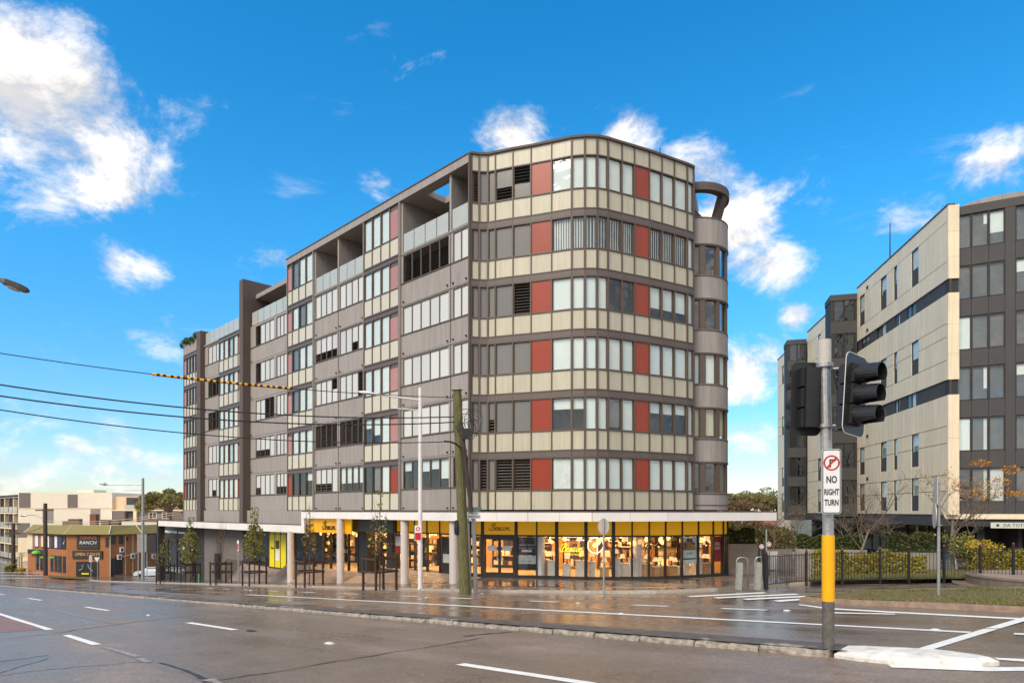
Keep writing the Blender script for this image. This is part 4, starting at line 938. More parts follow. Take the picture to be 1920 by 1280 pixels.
def shelf(fr, a, z0, b, idx):
    p = fr.P(a, b, z0); e = empty('display_shelf', p, 'tall display shelf of lamps and cartons by the shop back wall', 'shelf', 'display shelves in the shop')
    fr.box('back_panel', e, m_goods[rp.choice((0, 1, 2))], a - .72, a + .72, b - .02, b + .02, z0, z0 + 2.3)
    for k in range(4): fr.box('shelf_board', e, m_goods[rp.choice((0, 2))], a - .72, a + .72, b + .02, b + .4, z0 + .12 + k * .58, z0 + .16 + k * .58)
    for s in (-.74, .72): fr.box('side_panel', e, m_black, a + s, a + s + .02, b, b + .4, z0, z0 + 2.3)
    for k in range(4):
        x = a - .66
        while x < a + .5:
            w_ = rp.uniform(.16, .36); h_ = rp.uniform(.18, .46); mm = m_goods[rp.choice((0, 1, 1, 2, 3))]
            o = fr.box('carton', None, mm, x, x + w_, b + .06, b + .32, z0 + .163 + k * .58, z0 + .163 + k * .58 + h_)
            tag(o, 'boxed lighting stock on a display shelf inside the shop', 'carton', 'stock on the shop shelves'); x += w_ + rp.uniform(.02, .2)
for fi, fr in enumerate(frs):
    ln = (BK[fi + 1] - BK[fi]).length; n = int(ln / 1.75)
    for i in range(n): shelf(fr, (i + .5) * ln / n, (-4.25 if fi == 0 else ZG), .05, i)
# low stands close to the glass
for i in range(3, 13):
    p = (GP[i] + GP[i + 1]) / 2; fr = Fr(GP[i], GP[i + 1] - GP[i]); ln = (GP[i + 1] - GP[i]).length
    for j in range(2):
        a = ln * (.28 + .44 * j); h_ = rp.uniform(.35, 1.0); w_ = rp.uniform(.14, .3); b = -rp.uniform(.4, 1.2)
        mb = MB(); mb.box(-w_, w_, -.2, .2, 0, h_, 0); mb.box(-w_ - .03, w_ + .03, -.23, .23, h_, h_ + .04, 1); mb.lathe([(.01, h_ + .04), (.09, h_ + .05), (.03, h_ + .1), (.02, h_ + .3), (.02, h_ + .31)], 10, 2); mb.lathe([(.08, h_ + .52), (.16, h_ + .3), (.15, h_ + .3), (.07, h_ + .52)], 12, 3)
        mm = m_goods[rp.choice((0, 1, 1))]; o = mb.build('lamp_stand', [mm, m_goods[1], m_black, m_linen], None, fr.M(a, b, ZG)); tag(o, 'table lamp on a low display plinth behind the shop glass', 'display stand', 'display stands in the shop window')
# inner column, posters and signs in the window
for px in (1195, 1012):
    d_ = 36.0; mb = MB(); mb.lathe([(.01, ZG), (.27, ZG), (.27, -.62), (.01, -.62)], 18, M=Matrix.Translation(((px - 960) / 1250 * d_, d_, 0))); mb.build('inner_column', m_white, bld)
def gfr(i): return Fr(GP[i], GP[i + 1] - GP[i]), (GP[i + 1] - GP[i]).length
def poster(i, a0, a1, z0, z1, m, name='poster', b=-.065): return gfr(i)[0].box(name, bld, m, a0, a1, b - .012, b, z0, z1)
m_navy = mat('poster_navy', srgb(26, 30, 40), .4, .1, 3); m_blue = mat('poster_pale', srgb(196, 206, 200), .5, .08, 3); m_redpo = mat('poster_red', srgb(150, 40, 34), .5, .1, 3)
fr, ln = gfr(2)
poster(2, .08, ln - .06, -2.4, -1.42, m_navy); poster(2, .08, ln - .06, -2.85, -2.42, m_blue); poster(2, .08, ln - .06, -3.2, -2.86, m_navy)
text('OPEN 7.30 AM', .15, m_white, tM(fr, ln / 2, -.06, -1.85), bld, width=.85); text('MONDAY - FRIDAY', .10, m_white, tM(fr, ln / 2, -.06, -2.02), bld, width=.85); fr.box('sign_strip', bld, m_white, ln * .25, ln * .75, -.064, -.058, -2.22, -2.1)
text('TRADE BUSINESS', .08, m_navy, tM(fr, ln / 2, -.06, -2.72), bld, width=.6)
fr, ln = gfr(10); poster(10, .08, ln - .05, -2.85, -1.40, m_blue); mb = MB()
for k, (dx, dz, rr_) in enumerate([(0, .12, .13), (-.14, .05, .12), (.14, .05, .12), (-.24, -.1, .11), (.24, -.1, .11), (-.1, .2, .1), (.1, .2, .1), (0, -.05, .16), (-.3, .0, .08), (.3, .0, .08)]):
    mb.lathe([(.01, .0), (rr_, .0), (rr_, .012), (.01, .012)], 14, k % 3, M=tM(fr, ln / 2, -.062, -1.78) @ Matrix.Translation((dx, dz, .002 * k)))
mb.build('poster_print', [m_redpo, m_leafo, m_leafd], bld); fr.box('poster_print', bld, m_leafg, .14, ln - .12, -.064, -.058, -2.12, -1.93)
text('199', .22, m_redpo, tM(fr, ln / 2, -.06, -2.32), bld, width=.35); fr.box('poster_print', bld, m_navy, .16, ln - .12, -.064, -.058, -2.62, -2.55)
fr, ln = gfr(12); poster(12, .06, ln - .05, -2.8, -1.42, m_redpo); text('20%\nOFF', .24, m_white, tM(fr, ln / 2, -.06, -1.95), bld, width=.42)
LF.box('poster', bld, m_redpo, sx(750, BS), sx(739, BS), BS - .08, BS - .065, -2.65, -1.45); LF.box('poster', bld, m_white, sx(749, BS), sx(740, BS), BS - .064, BS - .06, -2.2, -1.6)
LF.box('poster', bld, m_navy, sx(844, BS), sx(827, BS), BS - .08, BS - .065, -3.6, -1.5); LF.box('poster', bld, m_blue, sx(843, BS), sx(829, BS), BS - .064, BS - .06, -3.0, -2.5)
# cursive name: pen strokes
PEN = [  # each stroke: points in letter heights
 [(.02, .62), (.10, .80), (.32, .96), (.58, .92), (.62, .74), (.44, .58), (.24, .54), (.50, .52), (.62, .34), (.50, .10), (.26, .02), (.02, .08), (-.10, .28), (-.02, .44)],
 [(.44, .94), (.34, .55), (.20, .08)],
 [(.60, .10), (.82, .30), (.92, .42), (.86, .48), (.74, .34), (.74, .12), (.90, .06), (1.06, .20), (1.22, .42)],
 [(1.34, .38), (1.22, .46), (1.06, .28), (1.08, .08), (1.22, .10), (1.36, .40), (1.32, .12), (1.44, .06), (1.58, .24)],
 [(1.74, .40), (1.62, .46), (1.50, .26), (1.56, .06), (1.72, .10), (1.86, .26)],
 [(2.02, .46), (1.88, .30), (1.92, .07), (2.08, .10), (2.16, .32), (2.04, .46), (2.12, .40), (2.28, .42)],
 [(2.30, .44), (2.26, .06), (2.26, .10), (2.42, .42), (2.54, .42), (2.54, .12), (2.64, .05), (2.80, .20)]]
def catmull(P, n=5):
    out = []
    for i in range(len(P) - 1):
        p0, p1, p2, p3 = P[max(i - 1, 0)], P[i], P[i + 1], P[min(i + 2, len(P) - 1)]
        for k in range(n):
            t = k / n; out.append(tuple(.5 * (2 * p1[j] + (p2[j] - p0[j]) * t + (2 * p0[j] - 5 * p1[j] + 4 * p2[j] - p3[j]) * t * t + (3 * p1[j] - p0[j] - 3 * p2[j] + p3[j]) * t ** 3) for j in (0, 1)))
    return out + [P[-1]]
def script_sign(M, h, m, rad, par, name='script_lettering', slant=.25):
    mb = MB()
    for s in PEN: mb.tube([M @ Vector(((x + y * slant - 1.35) * h, (y - .45) * h, 0)) for x, y in catmull(s)], rad, 5)
    return mb.build(name, m, par)
fr, ln = gfr(1); script_sign(tM(fr, ln / 2, .02, -.90), .42, m_black, .016, bld)
script_sign(tM(LF, (sx(658.7, .62) + sx(578, .62)) / 2, .64, -1.03), .62, m_black, .024, bld)
script_sign(tM(LF, y0 + (y1 - y0) * .8, BS + .12, -3.0), .2, m_black, .012, bld)
fr, ln = gfr(4); script_sign(tM(fr, ln / 2 - .05, -.2, -1.98), .46, m_neon, .020, bld); text('LIGHTING', .13, m_neon, tM(fr, ln / 2 + .05, -.2, -2.32), bld, width=.85)
mb = MB(); fr5, ln5 = gfr(5); M5 = tM(fr5, ln5 * .42, -.8, -1.85); mb.tube([M5 @ Vector((.42 * math.cos(a / 16 * 6.283), .42 * math.sin(a / 16 * 6.283), 0)) for a in range(17)], .022, 6); mb.tube([M5 @ Vector((.1, -.5, 0)), M5 @ Vector((.1, .45, 0))], .02, 6)
tag(mb.build('ring_light', m_neonw), 'glowing white ring light hanging inside the shop window', 'lamp')
mb = MB(); M4 = tM(fr, ln * .5, -.9, -1.58); mb.tube([M4 @ Vector((-.6, 0, 0)), M4 @ Vector((.6, 0, 0))], .025, 6); tag(mb.build('bar_light', m_neonw), 'straight glowing bar light above the yellow neon name', 'lamp')

# ---------------------------------------------------------------- right-hand building: beige tiled wall with charcoal glazed end
rb_ = empty('tiled_building', (27.2, 41, -3.2), 'beige tiled apartment block with charcoal window bands on the right', 'building')
T2 = Vector((-.1534, -.988)); P0 = W(1775, 957, 41.0); RB = Fr((P0.x, P0.y), T2 * -1, -1)     # a: metres away from the near end
r2 = lambda name, m, a0, a1, b0, b1, z0, z1, par=None: RB.box(name, par or rb_, m, a0, a1, b0, b1, z0, z1)
def ax(px, b=0.0):
    r = (px - 960) / 1250; o = RB.P(0, b, 0); d = -T2; return (o.x - r * o.y) / (r * d.y - d.x)
mbk = MB(); q = lambda a, b: Vector(RB.P(a, b, 0).xy)
AE = ax(1458) - .2
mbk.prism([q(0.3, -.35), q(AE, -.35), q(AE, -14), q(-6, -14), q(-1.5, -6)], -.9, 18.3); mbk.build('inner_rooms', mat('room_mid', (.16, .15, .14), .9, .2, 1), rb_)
OPEN = [(ax(1722), ax(1709)), (ax(1682), ax(1676)), (ax(1662), ax(1651)), (ax(1621), ax(1612))]
BLK = [(14.2, 18.7, [(15.3, 17.75)]), (8.03, 13.33, [(9.25, 11.5)]), (-.25, 7.1, [(3.0, 5.2), (0.02, 2.2)])]
def tiled(a0, a1, z0, z1, holes, b=0.0, pw=1.55, ph=1.5):
    """tiles laid in rows; a tile is cut back round each opening"""
    r2('tile_backing', m_joint, a0, a1, b - .3, b - .05, z0, z1) if not holes else None
    rows = [z0]; n = max(1, round((z1 - z0) / ph)); rows = [z0 + (z1 - z0) * i / n for i in range(n + 1)]
    for h in holes:
        for zz in (h[2], h[3]):
            j = min(range(len(rows)), key=lambda i: abs(rows[i] - zz))
            if 0 < j < len(rows) - 1 : rows[j] = zz
    rows = sorted(set(rows))
    cols = [a0]; n = max(1, round((a1 - a0) / pw)); cols = sorted(set([a0 + (a1 - a0) * i / n for i in range(n + 1)]))
    for h in holes:
        for aa_ in (h[0], h[1]): cols.append(aa_)
    cols = sorted(cols); cols = [c for i, c in enumerate(cols) if i == 0 or c - cols[i - 1] > .12 or any(abs(c - h[0]) < 1e-6 or abs(c - h[1]) < 1e-6 for h in holes)]
    for i in range(len(cols) - 1):
        for j in range(len(rows) - 1):
            c0, c1, y0_, y1_ = cols[i], cols[i + 1], rows[j], rows[j + 1]; cm, ym = (c0 + c1) / 2, (y0_ + y1_) / 2
            parts_ = [(y0_, y1_)]
            for h in holes:
                if h[0] - .01 < cm < h[1] + .01:
                    new = []
                    for s0, s1 in parts_:
                        if s1 <= h[2] or s0 >= h[3]: new.append((s0, s1)); continue
                        if s0 < h[2] - .02: new.append((s0, h[2]))
                        if s1 > h[3] + .02: new.append((h[3], s1))
                    parts_ = new
            for s0, s1 in parts_:
                if c1 - c0 > .02: r2('tile', m_tile, c0 + .02, c1 - .02, b - .2, b, s0 + .02, s1 - .02)
def opening(a0, a1, z0, z1, b=0):
    zm = z0 + (z1 - z0) * .44
    window(RB, rb_, a0, a1, zm, z1, b - .03, random.choice('hHwHw'), m_char2, .04); r2('lower_panel', m_char, a0, a1, b - .12, b - .035, z0, zm)
AEND = ax(1607)
for z0, z1, rows in BLK:
    tiled(0, AEND, z0, z1, [(o[0], o[1], r[0], r[1]) for o in OPEN for r in rows])
    for r in rows:
        for o in OPEN: opening(o[0], o[1], r[0], r[1])
    r2('end_tile', m_tile, -.20, -.004, -.62, .002, z0, z0 + (z1 - z0) * .3 - .01); r2('end_tile', m_tile, -.20, -.004, -.62, .002, z0 + (z1 - z0) * .3, z0 + (z1 - z0) * .64 - .01); r2('end_tile', m_tile, -.20, -.004, -.62, .002, z0 + (z1 - z0) * .64, z1)
    for o in OPEN[:0]: pass
r2('roof_cap', m_wall2, -.22, AEND, -.4, .04, 18.7, 18.78)
for z0, z1 in ((13.33, 14.2), (7.1, 8.03)):
    r2('dark_band', m_char2, -.10, .3, -.6, -.06, z0, z1)
    e = [ax(1778), ax(1715), ax(1698), ax(1685), ax(1676), ax(1659), ax(1642), ax(1628), ax(1613), AEND]
    for i in range(len(e) - 1):
        if i % 2 == 0: r2('dark_panel', m_char, e[i] + .01, e[i + 1] - .01, -.2, -.08, z0, z1)
        else:
            n = 2 if e[i + 1] - e[i] > .8 else 1
            for j in range(n): window(RB, rb_, e[i] + (e[i + 1] - e[i]) * j / n, e[i] + (e[i + 1] - e[i]) * (j + 1) / n, z0, z1, -.1, random.choice('wwhg'), m_char2, .035)
for z in (17.9, 14.45, 11.75, 5.9, 2.45):
    a_ = ax(1628); r2('vent', m_char2, a_, a_ + .35, .0, .03, z, z + .25)
# projecting glazed bays and the wall running back
def dark_bay(px0, px1, ztop, zbot, depth_a):
    a = ax(px1); p = RB.P(a, 0, 0); wd = (px1 - px0) / 1250 * p.y; fr = Fr((p.x - wd, p.y + .25 * wd), (wd, -.25 * wd)); ln = math.hypot(wd, .25 * wd)
    fr.box('bay_wall', rb_, m_char2, 0, ln, -depth_a, -.12, zbot, ztop)
    fr.box('bay_cap', rb_, m_char, -.05, ln + .02, -depth_a, .05, ztop - .5, ztop)
    for k in range(6):
        zb = 3.1 * k
        if zb + .5 < zbot: continue
        for j in range(2): window(fr, rb_, ln * (.12 + .40 * j), ln * (.12 + .40 * (j + 1)) - .04, zb + .55, zb + 2.6, -.02, random.choice('RRVh'), m_char2, .05)
        fr.box('bay_panel', rb_, m_char, 0, ln, -.11, .01, zb - .48, zb + .53)
        fr.box('bay_post', rb_, m_char2, 0, ln * .11, -.11, .0, zb + .53, zb + 2.62); fr.box('bay_post', rb_, m_char2, ln * .93, ln, -.11, .0, zb + .53, zb + 2.62)
dark_bay(1563, 1607, 18.3, -1.0, 2.2); dark_bay(1480, 1512, 18.3, -1.0, 2.4)
def back_wall(px0, px1, ztop, zbot=-.25):
    a0, a1 = ax(px1), ax(px0); n = max(1, round((a1 - a0) / 4.5)); holes = []
    for k in range(0, 6):
        if k in (4, 2): continue
        holes.append((a0 + (a1 - a0) * .45, a0 + (a1 - a0) * .45 + .95, 3.1 * k - .1, 3.1 * k + 2.1))
    tiled(a0, a1, zbot, ztop, holes, 0, 2.4, 2.2)
    for h in holes: opening(h[0], h[1], h[2], h[3])
    r2('roof_cap', m_wall2, a0, a1, -.4, .05, ztop, ztop + .08)
back_wall(1514, 1562, 18.9); back_wall(1458, 1480, 18.9, -2.6)
# charcoal glazed end facing the road
T3 = Vector((.887, -.463)); P3 = W(1792, 957, 41.0); DF = Fr((P3.x, P3.y), T3); d3 = lambda name, m, a0, a1, b0, b1, z0, z1: DF.box(name, rb_, m, a0, a1, b0, b1, z0, z1)
cols = [0.02, .78, 1.67, 2.48]
d3('end_wall', mat('room_pale', (.30, .29, .27), .9, .25, .8), 0, 13, -1.3, -.9, -.3, 18.5)
seq = []
a = 0.02
while a < 12:
    seq.append((a, [a, a + .78, a + 1.65, a + 2.46])); a += 2.95
for k in range(6):
    zb = 3.1 * k
    for a0, cs in seq:
        for j in range(3):
            window(DF, rb_, cs[j] + .02, cs[j + 1] - .02, zb + .55, zb + 2.57, -.05, random.choice(('C', 'h', 'H', 'w', 'C', 'C', 'h', 's')) if k > 0 else random.choice('CRs'), m_char2, .045)
            d3('spandrel', m_char, cs[j] + .01, cs[j + 1] - .01, -.3, -.03, zb - .5, zb + .53); 
        d3('pier', m_char, cs[3], a0 + 2.94, -.4, .0, zb - .5, zb + 2.6)
        for c in cs: d3('mullion', m_char2, c - .02, c + .02, -.2, .01, zb + .53, zb + 2.6)
d3('roof_band', m_char, 0, 12, -.4, .02, 18.11, 18.62)
d3('floor_slab', m_tile, -.6, 12, -.6, .07, -.50, -.20); d3('soffit_band', m_char2, -1, 12, -1.0, -.05, -.95, -.53); r2('soffit_band', m_char, .3, AE, -1, -.05, -.95, -.27)
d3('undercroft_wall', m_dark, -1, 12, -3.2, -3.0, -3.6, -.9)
for a_ in (1.2, 4.2, 7.2): d3('undercroft_column', m_char2, a_, a_ + .4, -1.4, -1.0, -3.6, -.9)
dome = MB(); c_ = DF.P(2.4, -2.0, 18.5); vv_ = []
for i in range(13):
    an_ = math.pi * i / 12; 
    for s in (0, 1): vv_.append(DF.P(2.6 - 2.6 * math.cos(an_), -.6 - 4 * s, 18.55 + .62 * math.sin(an_)))
dome.add(vv_, [(2 * i, 2 * i + 2, 2 * i + 3, 2 * i + 1) for i in range(12)] + [tuple(range(0, 26, 2))]); dome.build('curved_roof', m_wall, rb_)
mb = MB(); pa = RB.P(ax(1643), -1.0, 18.3); mb.tube([pa, pa + Vector((0, 0, 4.1))], [.06, .03], 6); mb.build('roof_mast', m_black, rb_)
m_sign = mat('pale_sign', srgb(196, 200, 184), .5, .04, 2)
d3('sign_board', m_sign, 1.75, 6.2, .02, .10, -1.04, -.70); text('DA TOTO', .26, mat('sign_ink', srgb(40, 44, 40), .5), tM(DF, 2.95, .105, -.87), rb_, width=1.15); d3('sign_strip', MATS['sign_ink'], 3.65, 5.2, .10, .104, -.93, -.90)
mb = MB(); mb.lathe([(.01, 0), (.08, 0), (.08, .01), (.01, .01)], 10, M=tM(DF, 2.1, .10, -.87)); mb.build('sign_emblem', MATS['sign_ink'], rb_)
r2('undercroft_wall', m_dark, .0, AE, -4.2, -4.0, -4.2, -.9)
# cafe glazing under the tiled wall
for i in range(9):
    a_ = 1 + i * 1.7; r2('cafe_pane', m_glassr, a_ + .05, a_ + 1.65, -.9, -.87, -3.2, -1.0); r2('cafe_post', m_char2 if i % 3 else m_col, a_ - .06, a_ + .06, -.95, -.8, -3.6, -.95)
r2('lower_wall', m_tile, ax(1480), AE, -.3, -.0, -3.8, -2.6)
# ---------------------------------------------------------------- traffic signal on the median
m_hous = mat('signal_black', (.016, .015, .015), .38, .3, 20); m_yelp = mat('pole_yellow', srgb(240, 172, 0), .4, .06, 6); m_poled = mat('pole_dirty', srgb(104, 98, 92), .6, .3, 14, metal=.3)
m_retro = mat('sign_white', srgb(226, 226, 224), .4, .02, 2); m_sblack = mat('sign_black', (.02, .02, .02), .4, .05, 3); m_sred = mat('sign_red', srgb(196, 26, 34), .4, .04, 3)
sg = Vector((9 * (1553 - 960) / 1250, 9.0, -1.98)); ts = empty('traffic_signal', sg, 'traffic signal post with yellow band and two black lanterns on the median', 'traffic signal')
px0 = sg.x; mb = MB()
def tubz(z0, z1, r, m, name, par=ts, x=px0, y=9.0, seg=18, xt=None):
    b = MB(); b.tube([(x, y, z0), (x if xt is None else xt, y, z1)], r, seg); return b.build(name, m, par, smooth=False)
tubz(-2.02, -1.22, .078, m_poled, 'lower_post'); tubz(-1.22, -.33, .082, m_yelp, 'yellow_band'); tubz(-.33, 1.98, .072, m_galv, 'post', xt=px0 - .05); tubz(1.98, 2.30, .085, mat('cap_grey', srgb(186, 178, 168), .6, .1, 30), 'finial', x=px0 - .05)
tubz(1.93, 1.985, .11, m_galv, 'collar', x=px0 - .05); tubz(1.12, 1.16, .10, m_galv, 'collar', x=px0 - .04)
def lantern(c, face, name, hgt=1.06, wid=.50):
    """c: centre of the backboard, face: direction it looks"""
    f_ = Vector((face[0], face[1], 0)).normalized(); xr = Vector((0, 0, 1)).cross(f_); M = Matrix(((xr.x, f_.x, 0, c.x), (xr.y, f_.y, 0, c.y), (0, 0, 1, c.z), (0, 0, 0, 1))) @ Matrix.Rotation(R(6 if name else -1), 4, 'Y')  # x sideways, y outwards
    def rounded(w_, h_, r, n=5):
        out = []
        for cx_, cz_, a0 in ((w_ / 2 - r, h_ / 2 - r, 0), (-w_ / 2 + r, h_ / 2 - r, 90), (-w_ / 2 + r, -h_ / 2 + r, 180), (w_ / 2 - r, -h_ / 2 + r, 270)):
            for i in range(n + 1): a = R(a0 + 90 * i / n); out.append((cx_ + r * math.cos(a), cz_ + r * math.sin(a)))
        return out
    def plate(w_, h_, r, y0, y1, mm, nm, par):
        P = rounded(w_, h_, r); n = len(P); v = [(x, y0, z) for x, z in P] + [(x, y1, z) for x, z in P]; fc = [tuple(range(n)), tuple(range(2 * n - 1, n - 1, -1))] + [(i, n + i, n + (i + 1) % n, (i + 1) % n) for i in range(n)]
        return mesh_obj(nm, v, fc, mm, par, M)
    bb = plate(wid, hgt, .09, -.006, .006, m_hous, 'backboard', ts); (plate(wid + .018, hgt + .018, .10, -.003, .003, m_retro, 'board_edge', bb) if name else None)
    hb = MB()
    for k in (-1, 0, 1): hb.box(-.125, .125, -.15, .05, k * .275 - .125, k * .275 + .125)
    hb.box(-.09, .09, -.19, -.15, -.40, .40); hb.build('housing', m_hous, ts, M)
    for k in (-1, 0, 1):
        zz = k * .275; Mv = M @ Matrix.Translation((0, .05, zz)) @ Matrix.Rotation(R(-90), 4, 'X')
        vz = MB(); seg = 20; v = []; L_ = .30
        for i in range(seg):
            a = 2 * math.pi * i / seg; lng = L_ if math.sin(a) > -.75 else .10
            for r_, y_ in ((.13, .04), (.125, .04 + lng), (.118, .04 + lng), (.122, .04)): v.append((r_ * math.cos(a), y_, zz + r_ * math.sin(a) - .08 * (y_ - .04)))
        vz.add(v, [(i * 4 + j, ((i + 1) % seg) * 4 + j, ((i + 1) % seg) * 4 + (j + 1) % 4, i * 4 + (j + 1) % 4) for i in range(seg) for j in range(4)])
        vs__ = vz.build('visor', m_hous, ts, M)
        ln_ = MB(); ln_.lathe([(.01, .045), (.06, .04), (.118, .01), (.118, 0), (.01, 0)], 18, M=Matrix.Translation((0, .05, zz)) @ Matrix.Rotation(R(-90), 4, 'X'))
        ln_.build('lens', [mat('lens_green', (.01, .07, .05), .15), mat('lens_amber', (.10, .05, .01), .15), mat('lens_red', (.09, .012, .01), .15)][k + 1], vs__, M)
    return bb
lantern(W(1603, 740, 8.75), (.56, -.83), 'right'); lantern(W(1511, 748, 9.1), (-.05, 1.0), None, 1.0, .42)
for z, x1, y1 in ((1.90, W(1600, 690, 8.85), 8.85), (1.14, W(1598, 800, 8.85), 8.85)):
    b = MB(); b.tube([(px0 - .05, 9.0, z), (x1.x - .10, 8.85, z)], .014, 8); b.tube([(px0 - .05, 9, z), (W(1512, 700, 9.0).x, 8.98, z)], .014, 8); b.build('bracket', m_galv, ts)
b = MB(); b.tube([Vector((px0 + .03, 8.93, 1.9)), Vector((px0 + .09, 8.92, 1.6)), Vector((px0 + .08, 8.92, 1.3)), Vector((px0 + .14, 8.88, 1.16)), Vector((px0 + .3, 8.86, 1.17))], .012, 6); b.build('cable', m_hous, ts)
# NO RIGHT TURN plate fixed to the post
sp_ = Vector((W(1559, 902, 8.86).x, 8.86, W(1559, 902, 8.86).z)); SF = Fr((sp_.x, sp_.y), Vector((.995, -.10))); sgn_ = empty('regulatory_sign', (sp_.x, sp_.y, sp_.z - .43), 'white NO RIGHT TURN plate with red ring on the signal post', 'sign')
wS, hS = .245, .86; zc = sp_.z
def splate(w_, h_, b0, b1, m, nm, r=.035):
    P = []
    for cx_, cz_, a0 in ((w_ / 2 - r, h_ / 2 - r, 0), (-w_ / 2 + r, h_ / 2 - r, 90), (-w_ / 2 + r, -h_ / 2 + r, 180), (w_ / 2 - r, -h_ / 2 + r, 270)):
        for i in range(6): a = R(a0 + 18 * i); P.append((cx_ + r * math.cos(a), cz_ + r * math.sin(a)))
    n = len(P); v = [SF.P(x, b0, zc + z) for x, z in P] + [SF.P(x, b1, zc + z) for x, z in P]
    return mesh_obj(nm, v, [tuple(range(n)), tuple(range(2 * n - 1, n - 1, -1))] + [(i, n + i, n + (i + 1) % n, (i + 1) % n) for i in range(n)], m, sgn_)
splate(wS, hS, -.004, .0, m_retro, 'plate'); splate(wS - .012, hS - .012, .0, .0015, m_sblack, 'border', .03); splate(wS - .036, hS - .036, .001, .003, m_retro, 'face', .022)
def flat_ring(r0, r1, cz, b, m, nm, seg=40):
    v = []
    for i in range(seg):
        a = 2 * math.pi * i / seg
        for r_, bb in ((r0, b), (r1, b), (r1, b + .0015), (r0, b + .0015)): v.append(SF.P(r_ * math.cos(a), bb, cz + r_ * math.sin(a)))
    return mesh_obj(nm, v, [(i * 4 + j, ((i + 1) % seg) * 4 + j, ((i + 1) % seg) * 4 + (j + 1) % 4, i * 4 + (j + 1) % 4) for i in range(seg) for j in range(4)], m, sgn_)
rz = zc + .245; flat_ring(.082, .103, rz, .0035, m_sred, 'red_ring')
ar = MB(); ar.box(-.028, -.008, .0, .0012, -.062, .028); ar.box(-.028, .034, .0, .0012, .028, .048); ar.add([(.030, 0, .014), (.030, 0, .062), (.066, 0, .038), (.030, .0012, .014), (.030, .0012, .062), (.066, .0012, .038)], [(0, 1, 2), (3, 5, 4), (0, 3, 4, 1), (1, 4, 5, 2), (2, 5, 3, 0)])
ar.build('turn_arrow', m_sblack, sgn_, SF.M(0, .0048, rz))
sl = MB(); sl.box(-.011, .011, -.0005, .0006, -.092, .092); sl.build('red_slash', m_sred, sgn_, SF.M(0, .0066, rz) @ Matrix.Rotation(R(42), 4, 'Y'))
text('NO', .13, m_sblack, tM(SF, 0, .0042, zc + .02), sgn_, width=.135, ext=.001, bold=.004); text('RIGHT', .11, m_sblack, tM(SF, 0, .0042, zc - .145), sgn_, width=.19, ext=.001, bold=.0035); text('TURN', .11, m_sblack, tM(SF, 0, .0042, zc - .285), sgn_, width=.18, ext=.001, bold=.0035)

# ---------------------------------------------------------------- poles and wires
def on_pave(px, py):
    g = hit(px, py, KH + .03); u_, v_ = uv(g.x, g.y); return Vector((g.x, g.y, pavez(u_, v_)))
g = on_pave(788, 1101); tz = (957 - 727) / 1250 * g.y
sl_ = empty('street_light', g, 'white steel street light pole with single long arm beside the wooden pole', 'street light')
b = MB(); b.tube([g - Vector((0, 0, .2)), Vector((g.x, g.y, (957 - 1020) / 1250 * g.y))], .125, 14); b.build('pole_base', m_pole_w, sl_)
b = MB(); b.tube([Vector((g.x, g.y, (957 - 1020) / 1250 * g.y)), Vector((g.x, g.y, tz))], [.11, .095], 14); b.build('pole', m_pole_w, sl_)
e0 = Vector((g.x, g.y, (957 - 750) / 1250 * g.y)); e1 = W(695, 738, g.y - .6); b = MB(); b.tube([e0, e1], .045, 8); b.build('arm', m_pole_w, sl_)
e2 = W(672, 734, g.y - .7); b = MB(); b.tube([e1 + Vector((.2, 0, 0)), e1 + (e2 - e1) * .5, e2], [.05, .10, .04], 8); b.build('lamp_head', m_pole_w, sl_)
b = MB(); b.tube([Vector((g.x, g.y, (957 - 769) / 1250 * g.y)), W(738, 765, g.y - .4)], .03, 8); b.build('banner_arm', m_pole_w, sl_)
zz = (957 - 1000) / 1250 * g.y; sgp = empty('clearway_sign', (g.x, g.y - .13, zz - .5), 'narrow red and white parking plate on the white light pole', 'sign')
fr = Fr((g.x - .1, g.y - .12), (1, 0)); fr.box('plate', sgp, m_retro, -.17, .17, 0, .012, zz - .35, zz + .42); fr.box('red_panel', sgp, m_sred, -.15, .15, .012, .016, zz - .32, zz + .06)
b = MB(); b.lathe([(.06, 0), (.11, 0), (.11, .004), (.06, .004)], 16, M=tM(fr, 0, .012, zz + .24)); b.build('red_ring', m_sred, sgp)
# mossy timber pole
g = on_pave(872, 1107); tp = W(857, 731, g.y); wp = empty('utility_pole', g, 'mossy green leaning timber utility pole with coiled cables', 'utility pole')
m_moss = mat('mossy_timber', srgb(98, 95, 60), .9, .55, 6, .8, 25, stretch=(4, 4, .5))
b = MB(); b.tube([g - Vector((0, 0, .2)), g + (tp - g) * .5, tp], [.25, .215, .19], 14); b.build('shaft', m_moss, wp)
b = MB(); b.lathe([(.01, .03), (.24, .02), (.25, 0)], 14, M=Matrix.Translation(tp)); b.build('cap', m_galv, wp)
cc_ = W(874, 795, g.y - .35); b = MB(); rk = random.Random(2)
for i in range(9):
    r_ = rk.uniform(.25, .6); ph = rk.uniform(0, 6.28); tl = rk.uniform(-.7, .7); oo = Vector((rk.uniform(-.1, .35), rk.uniform(-.2, .2), rk.uniform(-.25, .25)))
    b.tube([cc_ + oo + Vector((r_ * .7 * math.cos(a * .45 + ph), .3 * r_ * math.sin(a * .45 + ph + tl), r_ * math.sin(a * .45 + ph))) for a in range(12)], .015, 5)
b.build('cable_coil', m_hous, wp)
b = MB(); b.box(-.16, .16, -.1, .1, -.25, .2, M=Matrix.Translation(W(874, 812, g.y - .4))); b.build('junction_box', m_hous, wp)
p1, p2 = W(866, 800, g.y - .3), W(884, 960, g.y - .3); b = MB(); b.tube([p1, (p1 + p2) / 2 + Vector((-.02, 0, 0)), p2], .085, 8); b.build('cable_cover', mat('dark_timber', srgb(62, 52, 46), .8, .3, 8), wp)
